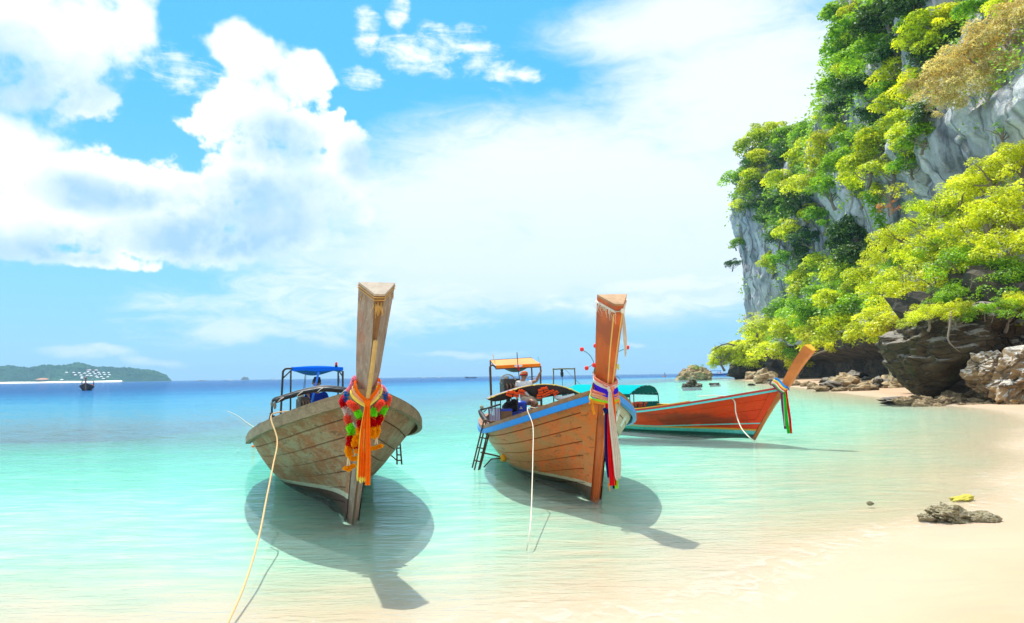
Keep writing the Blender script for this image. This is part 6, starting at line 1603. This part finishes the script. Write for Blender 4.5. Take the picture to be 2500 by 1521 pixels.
M_SKIN = plain('tanned_skin', (0.30, 0.135, 0.07), 0.5, .1, 10); M_HAIR = plain('black_hair', (0.012, .010, .009), .5)
def person(b, base, J, label, shirt, shorts, hat, face, sc=1.0, sleeve=.55):
    """J: joint name -> local point relative to base"""
    o = b.thing('person', label, 'person', base)
    V, E_, Rr, roots = [], [], [], []
    def add(p, r, link=None, root=False):
        V.append(Vector(p)); Rr.append(r if hasattr(r, '__len__') else r * sc); i = len(V) - 1
        if link is not None: E_.append((link, i))
        if root: roots.append(i)
        return i
    pel = add(J['pelvis'], .115, None, True); sp = add(J['pelvis'].lerp(J['chest'], .5), .108, pel); ch = add(J['chest'], .125, sp); nk = add(J['neck'], .052, ch)
    hd = J['head']; add(J['neck'].lerp(hd, .55), .058, nk); h1 = add(hd - Vector((0, 0, .03)) * sc, .083, len(V) - 1); h2 = add(hd + Vector((0, 0, .045)) * sc, .088, h1); add(hd + Vector((0, 0, .10)) * sc, .05, h2)
    hands = []
    for sd in 'LR':
        s1 = add(J['sh' + sd], .062, ch); m_ = add(J['sh' + sd].lerp(J['el' + sd], .5), .052, s1); e1 = add(J['el' + sd], .043, m_); f1 = add(J['el' + sd].lerp(J['wr' + sd], .4), .041, e1); w1 = add(J['wr' + sd], .028, f1)
        d = (J['wr' + sd] - J['el' + sd]).normalized(); pm = J['wr' + sd] + d * .055 * sc; add(pm, (.036 * sc, .022 * sc), w1); hands.append((pm, d))
        k1 = add(J['hip' + sd], .088, pel); k2 = add(J['hip' + sd].lerp(J['kn' + sd], .5), .076, k1); k3 = add(J['kn' + sd], .055, k2); k4 = add(J['kn' + sd].lerp(J['an' + sd], .4), .054, k3); k5 = add(J['an' + sd], .036, k4); add(J['an' + sd] + face * .14 * sc + Vector((0, 0, -.03)), .032, k5)
    for pm, d in hands:                                    # five fingers, curled, rooted in the palm
        side = d.cross(face if abs(d.dot(face)) < .9 else Vector((0, 0, 1))).normalized(); dn = d.cross(side).normalized()
        for k, (off, ln) in enumerate(((-.024, .062), (-.008, .072), (.008, .068), (.023, .052))):
            a = add(pm + side * off * sc, .009, None, True); c = add(pm + (d * ln * .6 + side * off * 1.1 + dn * .008) * sc, .0085, a); add(pm + (d * ln * .85 + side * off * 1.1 + dn * .032) * sc, .007, c)
        a = add(pm - d * .02 * sc - side * .02 * sc, .011, None, True); c = add(pm + (d * .01 - side * .045 + dn * .012) * sc, .0095, a); add(pm + (d * .035 - side * .05 + dn * .03) * sc, .008, c)
    skin_mesh('body', V, E_, Rr, roots, M_SKIN, o)
    # shirt and shorts
    V, E_, Rr, roots = [], [], [], []
    low = J['pelvis'] + (J['pelvis'] - J['chest']).normalized() * .03 * sc
    a0 = add(low, .138, None, True); a1 = add(J['pelvis'].lerp(J['chest'], .5), .13, a0); a2 = add(J['chest'], .148, a1); add(J['chest'].lerp(J['neck'], .6), .085, a2)
    for sd in 'LR':
        s1 = add(J['sh' + sd], .08, a2); add(J['sh' + sd].lerp(J['el' + sd], sleeve), .068, s1)
    skin_mesh('shirt', V, E_, Rr, roots, shirt, o)
    V, E_, Rr, roots = [], [], [], []
    a0 = add(J['pelvis'] - Vector((0, 0, .02)), .132, None, True)
    for sd in 'LR':
        s1 = add(J['hip' + sd], .108, a0); add(J['hip' + sd].lerp(J['kn' + sd], .8), .092, s1)
    skin_mesh('shorts', V, E_, Rr, roots, shorts, o)
    up = (hd - J['neck']).normalized(); side = up.cross(face).normalized()
    # face: eyes, nose, mouth, ears
    mb = MB(); mb.ball(hd + face * .098 * sc - up * .005, .016 * sc, 7, 0, (.8, 1, 1.2)); mb.build('nose', M_SKIN, o, True)
    for q in (-1, 1):
        mb = MB(); mb.ball(hd + face * .082 * sc + side * q * .032 * sc + up * .02 * sc, .011 * sc, 7); mb.build('eye', M_HAIR, o, True)
        mb = MB(); mb.ball(hd + side * q * .088 * sc, .022 * sc, 7, 0, (.6, .8, 1.3)); mb.build('ear', M_SKIN, o, True)
    mb = MB(); mb.ball(hd + face * .083 * sc - up * .045 * sc, .016 * sc, 7, 0, (1.3, .5, .4)); mb.build('mouth', plain('lip', (0.22, .07, .05), .5), o, True)
    hat(o, hd, up, face, side, sc)
    return o

def hair_cap(o, hd, up, face, side, sc):
    mb = MB(); mb.ball(hd + up * .052 * sc - face * .018 * sc, .10 * sc, 12, 0, (.96, .98, .82)); mb.build('hair', M_HAIR, o, True)
    mb = MB(); g = random.Random(2)
    for k in range(14): a = g.uniform(0, 6.28); p = hd + up * .12 * sc + (side * math.cos(a) + face * math.sin(a)) * .05 * sc; mb.ball(p, .028 * sc, 6)
    mb.build('hair_tuft', M_HAIR, o, True)
def beanie(o, hd, up, face, side, sc):
    cols = [plain('beanie_' + n, c, .9) for n, c in (('black', (.02, .015, .012)), ('red', (.65, .02, .01)), ('amber', (.80, .28, .02)))]
    mb = MB(); rows = []; n = 18
    for i in range(11):
        th = i / 10 * 1.55; rr = .108 * sc * math.cos(th) ** .6 if i < 10 else .004; z = .02 + .125 * math.sin(th)
        rows.append([hd + up * z * sc - face * .012 * sc + (side * math.cos(2 * math.pi * k / n) + face * math.sin(2 * math.pi * k / n)) * rr for k in range(n + 1)])
    b0 = len(mb.f); mb.grid(np.array(rows)); 
    mb.m = [(0, 1, 0, 2, 0, 1, 2, 0, 1, 0)[f // n] for f in range(len(mb.f))]
    mb.build('beanie', cols, o, True)

V3 = Vector
# man standing in the stern of the grey prowed boat, facing the bow, forearms raised in front
bs = B1.px(768, 1035, 7.6); bs.z = 0.08
hx = B1.px(773, 936, 7.6) - bs
J = dict(head=hx, neck=hx + V3((-.01, .04, -.15)), chest=hx + V3((-.01, .06, -.36)), pelvis=hx + V3((-.02, .04, -.74)))
for sd, q in (('L', -1), ('R', 1)):
    J['sh' + sd] = hx + V3((q * .185, .05, -.23)); J['el' + sd] = hx + V3((q * .235, .0, -.50)); J['wr' + sd] = hx + V3((q * .10, -.20, -.48))
    J['hip' + sd] = hx + V3((q * .09, .04, -.80)); J['kn' + sd] = hx + V3((q * .13, -.12, -1.10)); J['an' + sd] = V3((hx.x + q * .12, hx.y + .04, .12))
person(B1, bs, J, 'man in a navy shirt and green shorts standing under the blue canopy looking down', cloth('navy_shirt', (0.012, .03, .22), .05), cloth('green_shorts', (0.02, .40, .12), .05), hair_cap, V3((0, -1, -.15)).normalized())
# man sitting in the stern of the blue railed boat, back to us, one arm up on the canopy post
s = 7.45
bs = B2.px(1285, 1000, s); P = lambda x, y, ds=0.0: B2.px(x, y, s + ds) - bs
J = dict(head=P(1279, 919, .02), neck=P(1277, 929.5, .0), chest=P(1274, 944, -.02), pelvis=P(1284, 972, .05), shL=P(1263, 936, .05), elL=P(1260, 957, -.02), wrL=P(1263, 975, -.12), shR=P(1290, 936, -.02), elR=P(1310, 930, .0), wrR=P(1318, 911, -.05),
         hipL=P(1280, 977, -.08), knL=P(1302, 980, -.42), anL=P(1297, 1009, -.40), hipR=P(1291, 977, .1), knR=P(1312, 985, .25), anR=P(1290, 1006, .3))
person(B2, bs, J, 'man in white shirt and striped beanie sitting with an arm up on the canopy post', cloth('white_shirt', (0.75, .71, .68), .15), cloth('khaki_shorts', (0.45, .33, .23), .05), beanie, V3((.85, .5, -.05)).normalized(), .93)

# ================================================================== FAR SHORE AND FAR BOATS
ID = 1500.0
def far_island():
    xs = np.linspace(-760, 419, 440); ridge = np.interp(xs, [-760, -640, -420, -200, 0, 60, 110, 190, 205, 240, 300, 350, 385, 408, 419], [1, 22, 34, 44, 42, 41, 40, 46, 44, 38, 34, 27, 22, 12, 0.5])
    G = np.zeros((len(xs), 46, 3)); k = ID / FPX
    for i, x in enumerate(xs):
        w = ID + 20
        for j, t in enumerate(np.linspace(0, 1, 46)):
            y = w + t * 190; X = (x - 1250) / FPX * y
            z = ridge[i] * k * (math.sin(min(1, t * 1.3) * math.pi / 2) ** 0.8 if t < .85 else math.cos((t - .85) / .15 * 1.2))
            tr = (0.5 - abs(noise.noise(Vector((X * .075, y * .075, 3.0))))) * 7 + noise.noise(Vector((X * .02, y * .02, 9))) * 9 + max(0, noise.noise(Vector((X * .2, y * .2, 1)))) * 4
            z = z + tr * min(1, t * 6) * min(1, ridge[i] / 14)
            G[i, j] = (X + noise.noise(Vector((X * .1, y * .1, 7))) * 4, y, max(z, -1) if t > 0 else 0.6)
    return G
IG = far_island()
m_, nt_, out_ = material('island_forest')
o_ = coord(nt_, 'Object'); a_ = nz(nt_, o_, 0.012, 5, .6); b_ = nz(nt_, o_, 0.09, 6, .65)
c_ = mix(nt_, a_.step(.35, .7), (0.012, 0.065, 0.055), (0.03, 0.11, 0.06)); c_ = mix(nt_, b_.step(.55, .75) * .8, c_, (0.09, 0.18, 0.07)); c_ = mix(nt_, b_.step(.45, .3) * .8, c_, (0.01, 0.045, 0.04))
pbsdf(nt_, out_, c_, .9, bump(nt_, b_, .8, 6.0), .1)
isl = mesh_np('wooded_island', IG.reshape(-1, 3), grid_faces(*IG.shape[:2])[:, ::-1], m_, smooth=False)
tag(isl, 'low wooded island on the left horizon', kind='stuff')
IB = BVHTree.FromPolygons([tuple(p) for p in IG.reshape(-1, 3)], [tuple(int(k) for k in f) for f in grid_faces(*IG.shape[:2])])
mb = MB(); xs = np.linspace(-740, 300, 80); mb.grid(np.array([[((x - 1250) / FPX * (ID - 60 + 55 * max(0, x / 300)), ID - 60 + 55 * max(0, x / 300), .15), ((x - 1250) / FPX * (ID + 10), ID + 10, 2.4 + .8 * math.sin(x * .05)), ((x - 1250) / FPX * (ID + 30), ID + 30, 4.0)] for x in xs]), 0)
tag(mb.build('island_beach', plain('white_far_sand', (0.85, .80, .70), .9, .05)), 'white sand beach along the foot of the far island', kind='structure')
M_RW = plain('pale_far_roof', (0.75, .77, .80), .6, .05); M_RR = plain('rust_far_roof', (0.55, .20, .08), .6, .1); M_WL = plain('far_wall', (0.42, .38, .33), .8, .1); M_RP = plain('pink_far_roof', (0.68, .50, .50), .6, .1)
def hut(px, py, w, h, roof, label, group=None, name='bungalow'):
    hh = IB.ray_cast(CAMP, ray(px, py).normalized())[0]
    c = hh if hh is not None else at(px, py, ID - 5)
    c = c + Vector((0, -3, -1)); k = c.y / FPX; w, h = w * k, h * k
    o = empty(name, c); tag(o, label, 'house', group)
    mb = MB(); mb.box((0, 0, h * .1), (w * .8, w * .6, h * .5)); mb.build('wall', M_WL, o)
    mb = MB(); z = h * .3; mb.add([(-w / 2, -w * .4, z), (w / 2, -w * .4, z), (w / 2, w * .4, z), (-w / 2, w * .4, z), (-w * .25, 0, z + h * .8), (w * .25, 0, z + h * .8)], [(0, 1, 5, 4), (1, 2, 5), (2, 3, 4, 5), (3, 0, 4), (3, 2, 1, 0)]); mb.build('roof', roof, o)
Z3 = lambda x, y: (160 + x / 21.41, 900 + y / 21.41)
for i, (x, y) in enumerate([(100, 200), (480, 205), (770, 220), (1050, 240), (1220, 165), (1500, 180), (1770, 195), (2040, 210), (560, 325), (850, 335), (1310, 260), (1590, 270), (1830, 290), (2100, 305), (1180, 352), (1380, 372), (1650, 395), (1920, 415), (895, 430), (900, 492), (1725, 460), (2020, 515), (2290, 215), (2330, 320), (2250, 430)]):
    row = 'top' if y < 215 else 'second' if y < 300 else 'third' if y < 400 else 'lowest'
    hut(*Z3(x, y), 6.2, 2.2, M_RW, 'tiny white roofed bungalow in the %s row on the far island hillside' % row, 'bungalows on the far island')
hut(*Z3(1290, 75), 10.5, 2.0, M_RP, 'longest pinkish roof high on the far island hillside, left of two'); hut(*Z3(1640, 75), 8, 2.0, M_RP, 'pinkish roof high on the far island hillside, right of two')
hut(107, 926.5, 26, 4, M_RR, 'orange roofed beach house on the sand of the far island', name='beach_house'); hut(153, 927, 7, 2.5, M_RW, 'orange less small white hut low at the far beach edge'.replace('orange less ', ''))

def small_boat(px, y, P, name, label, hullm, railm, prowm, roofm=None, depth=None):
    b = Boat(P, name, label)
    mb = MB(); U = np.linspace(0, 1, 24); Vv = np.linspace(0, 1, 8)
    for sd in (-1, 1):
        uu, vv = np.meshgrid(U, Vv, indexing='ij'); mb.grid(b.hull(uu, vv, sd), 0, sd < 0)
    l, r = b.hull(np.array([1.0] * 8), Vv, -1), b.hull(np.array([1.0] * 8), Vv, 1); mb.grid(np.stack([l, r], 0))
    A, C = b.hull(U, np.full(24, .6), -1), b.hull(U, np.full(24, .6), 1); mb.grid(np.stack([A, C], 0))
    mb.build('hull', hullm, b.root, True)
    for sd in (-1, 1):
        mb = MB(); mb.tube([tuple(p) for p in b.hull(U, np.ones(24), sd)], .06, 6); mb.build('rail', railm, b.root, True)
    stem_post(b, [(0.05, -.12, .06, .06, .02), (-.5 * P['sj'], .6, .07, .08, .03), (-P['sj'], P['zj'] - .05, .1, .13, .05), (-P['sj'] - .5, P['zj'] + 1.1, .17, .2, .06)], (prowm, prowm))
    if roofm:
        y0 = P['L'] * .55; mb = MB()
        mb.grid(np.array([[(x, yy, P['zm'] + 1.25 - .25 * (x / 1.0) ** 2) for yy in (y0, y0 + 2.6)] for x in np.linspace(-1.0, 1.0, 9)])); mb.grid(np.array([[(x, yy, P['zm'] + 1.20 - .25 * (x / 1.0) ** 2) for yy in (y0, y0 + 2.6)] for x in np.linspace(-1.0, 1.0, 9)])); mb.build('canopy_roof', roofm, b.root)
        for sx in (-.95, .95):
            for yy in (y0 + .1, y0 + 2.5): mb = MB(); mb.tube([(sx, yy, .3), (sx, yy, P['zm'] + 1.02)], .04, 5); mb.build('canopy_post', M_STEEL, b.root)
    return b
BASEP = dict(sj=.8, zj=1.35, zf=-.05, zm=.7, zt=.8, um=.55, ze=1.9, Bm=1.15, ub=.45, n=2.4, pb=1.2, pm=.42, heel=0, zkm=-.25, Bt=.55, L=8.5)
gq = ground(209, 953.5); M_DK = plain('dark_boat_planks', (0.035, .04, .04), .6, .4, 4)
fb_ = small_boat(0, 0, dict(BASEP, x=gq.x, y=gq.y, yaw=29), 'longtail_boat', 'small dark longtail boat motoring towards the beach before the far island', M_DK, plain('far_rail', (0.3, .16, .1), .6), plain('far_prow', (0.34, .16, .10), .6), plain('black_far_roof', (.008, .009, .02), .7))
for i, (w_, q_, lb) in enumerate(((-.65, 4.2, 'left'), (.7, 4.4, 'right'))):
    o = fb_.thing('life_jacket', 'orange life jacket bundle on the %s side of the small far longtail boat' % lb, 'life jacket', (w_, q_, .95)); mb = MB(); mb.ball((0, 0, 0), .22, 8, 0, (1.2, 1, .7)); mb.ball((.1, .1, .1), .15, 8); mb.build('foam_panel', cloth('far_orange', (.85, .22, .12)), o, True)
gq = at(1150, 921, 640)
small_boat(0, 0, dict(BASEP, x=gq.x - 4.8, y=640, yaw=-88, L=10), 'longtail_boat', 'tiny dark longtail boat crossing the horizon left of the orange canopy', M_DK, M_DK, M_DK)

def speedboat(px, d, length, label, hullc, roofc, yaw=90, roof=True):
    c = at(px, 915, d); o = empty('speedboat', (c.x, d, 0), (0, 0, R(yaw - 90))); tag(o, label, 'speedboat')
    L = length; mb = MB(); rows = []
    for t in np.linspace(0, 1, 12):
        w = .14 * L * (1 - max(0, (t - .55) / .45) ** 2) + .01; z = .09 * L + .05 * L * max(0, t - .5)
        rows.append([(L * (t - .5), -w, z), (L * (t - .5) * .97, -w * .75, -.1), (L * (t - .5) * .97, w * .75, -.1), (L * (t - .5), w, z), (L * (t - .5), w * .9, z + .02), (L * (t - .5), -w * .9, z + .02), (L * (t - .5), -w, z)])
    mb.grid(np.array(rows)); mb.add(rows[0][:4], [(0, 1, 2, 3)]); mb.build('hull', hullc, o)
    mb = MB(); mb.box((L * .12, 0, .14 * L), (.3 * L, .2 * L, .09 * L), None, 0, .8); mb.build('cabin', M_WHITE, o)
    if roof:
        mb = MB(); mb.box((-.1 * L, 0, .24 * L), (.55 * L, .24 * L, .025 * L), None, 0, .9); mb.build('canopy_roof', roofc, o)
        for x in (-.34, .12):
            for y in (-.1, .1): mb = MB(); mb.tube([(x * L, y * L, .08 * L), (x * L, y * L, .235 * L)], .008 * L, 5); mb.build('canopy_post', M_STEEL, o)
    for y in (-.05, .05): mb = MB(); mb.box((-.52 * L, y * L, .09 * L), (.05 * L, .05 * L, .1 * L)); mb.build('outboard_motor', M_BLACK, o)
    return o
M_NB = plain('navy_hull', (0.02, .12, .38), .4, .1); M_RB = plain('blue_far_canopy', (0.02, .18, .62), .6, .1)
speedboat(1752, 430, 12.5, 'blue and white speedboat with a blue canopy, longer one beyond the islet', M_NB, M_RB); speedboat(1796, 440, 8.5, 'blue and white speedboat right behind the longer one under the yellow branch', M_NB, M_RB)
speedboat(1301, 330, 4.6, 'white speedboat with a black arch seen past the raised arm of the seated man', M_WHITE, M_BLACK, 100)
for px_, d_, l_, lb in ((671, 1500, 14, 'tiny white speedboat on the horizon left of the blue canopy'), (1034, 1600, 12, 'tiny white speedboat on the horizon right of the grey prow, left of two'), (1071, 1650, 12, 'tiny white speedboat on the horizon right of the grey prow, right of two'), (297, 1380, 9, 'tiny white speedboat off the far beach'), (560, 1500, 13, 'tiny white speedboat on the horizon between island and blue canopy')):
    speedboat(px_, d_, l_, lb, M_WHITE, M_WHITE, 90, False)
c = at(598, 922, 3000); rock((c.x, 3000, 0), (16, 12, 12), M_ROCKBED, 'tiny hazy islet on the horizon left of the blue canopy', 3, 'islet', rot=(0, 0, 0))
c = at(492, 927, 1500); rock((c.x, 1500, -.5), (13, 8, 1.6), M_ROCKBED, 'thin dark reef on the horizon right of the island', 2, 'reef', rot=(0, 0, 0))
# buoy
c = ground(1623, 919.5); o = empty('buoy', (c.x, c.y, 0)); tag(o, 'orange brown channel buoy with a conical tower, left of the islet', 'buoy'); k = c.y / 320
mb = MB(); mb.tube([(0, 0, -.2), (0, 0, .45)], [.75 * k, .7 * k], 12); mb.build('buoy_float', plain('rust_orange', (0.55, .22, .05), .6, .2), o, True)
for a in range(4): mb = MB(); q = Vector((math.cos(a * 1.57 + .7), math.sin(a * 1.57 + .7), 0)); mb.tube([q * .5 * k + V3((0, 0, .45)), q * .15 * k + V3((0, 0, 1.7))], .06, 5); mb.build('tower_leg', M_STEEL, o)
mb = MB(); mb.tube([(0, 0, 1.6), (0, 0, 2.2)], [.22, .12], 8); mb.build('buoy_lamp', M_BLACK, o, True)
c = ground(619, 1091); o = empty('float', c); tag(o, 'small orange float bobbing left of the grey prowed boat', 'float'); mb = MB(); mb.ball((0, 0, .01), .035, 8, 0, (1.6, .8, .8)); mb.build('float_body', M_OR, o, True); mb = MB(); mb.tube([(0, 0, 0), (.07, 0, .02)], .008, 5); mb.build('float_cord', M_ROPEW, o)

# ================================================================== AIR
mh = bpy.data.materials.new('haze_air'); mh.use_nodes = True; mh.node_tree.nodes.clear()
oh = mh.node_tree.nodes.new('ShaderNodeOutputMaterial'); vh = mh.node_tree.nodes.new('ShaderNodeVolumePrincipled')
vh.inputs['Color'].default_value = (0.45, 0.75, 1.0, 1); vh.inputs['Density'].default_value = 0.0002
mh.node_tree.links.new(vh.outputs[0], oh.inputs['Volume'])
mb = MB(); mb.box((0, 0, 47.5), (25000, 25000, 125)); hz = mb.build('haze', mh); tag(hz, 'thin sea haze filling the air to the horizon', kind='stuff')
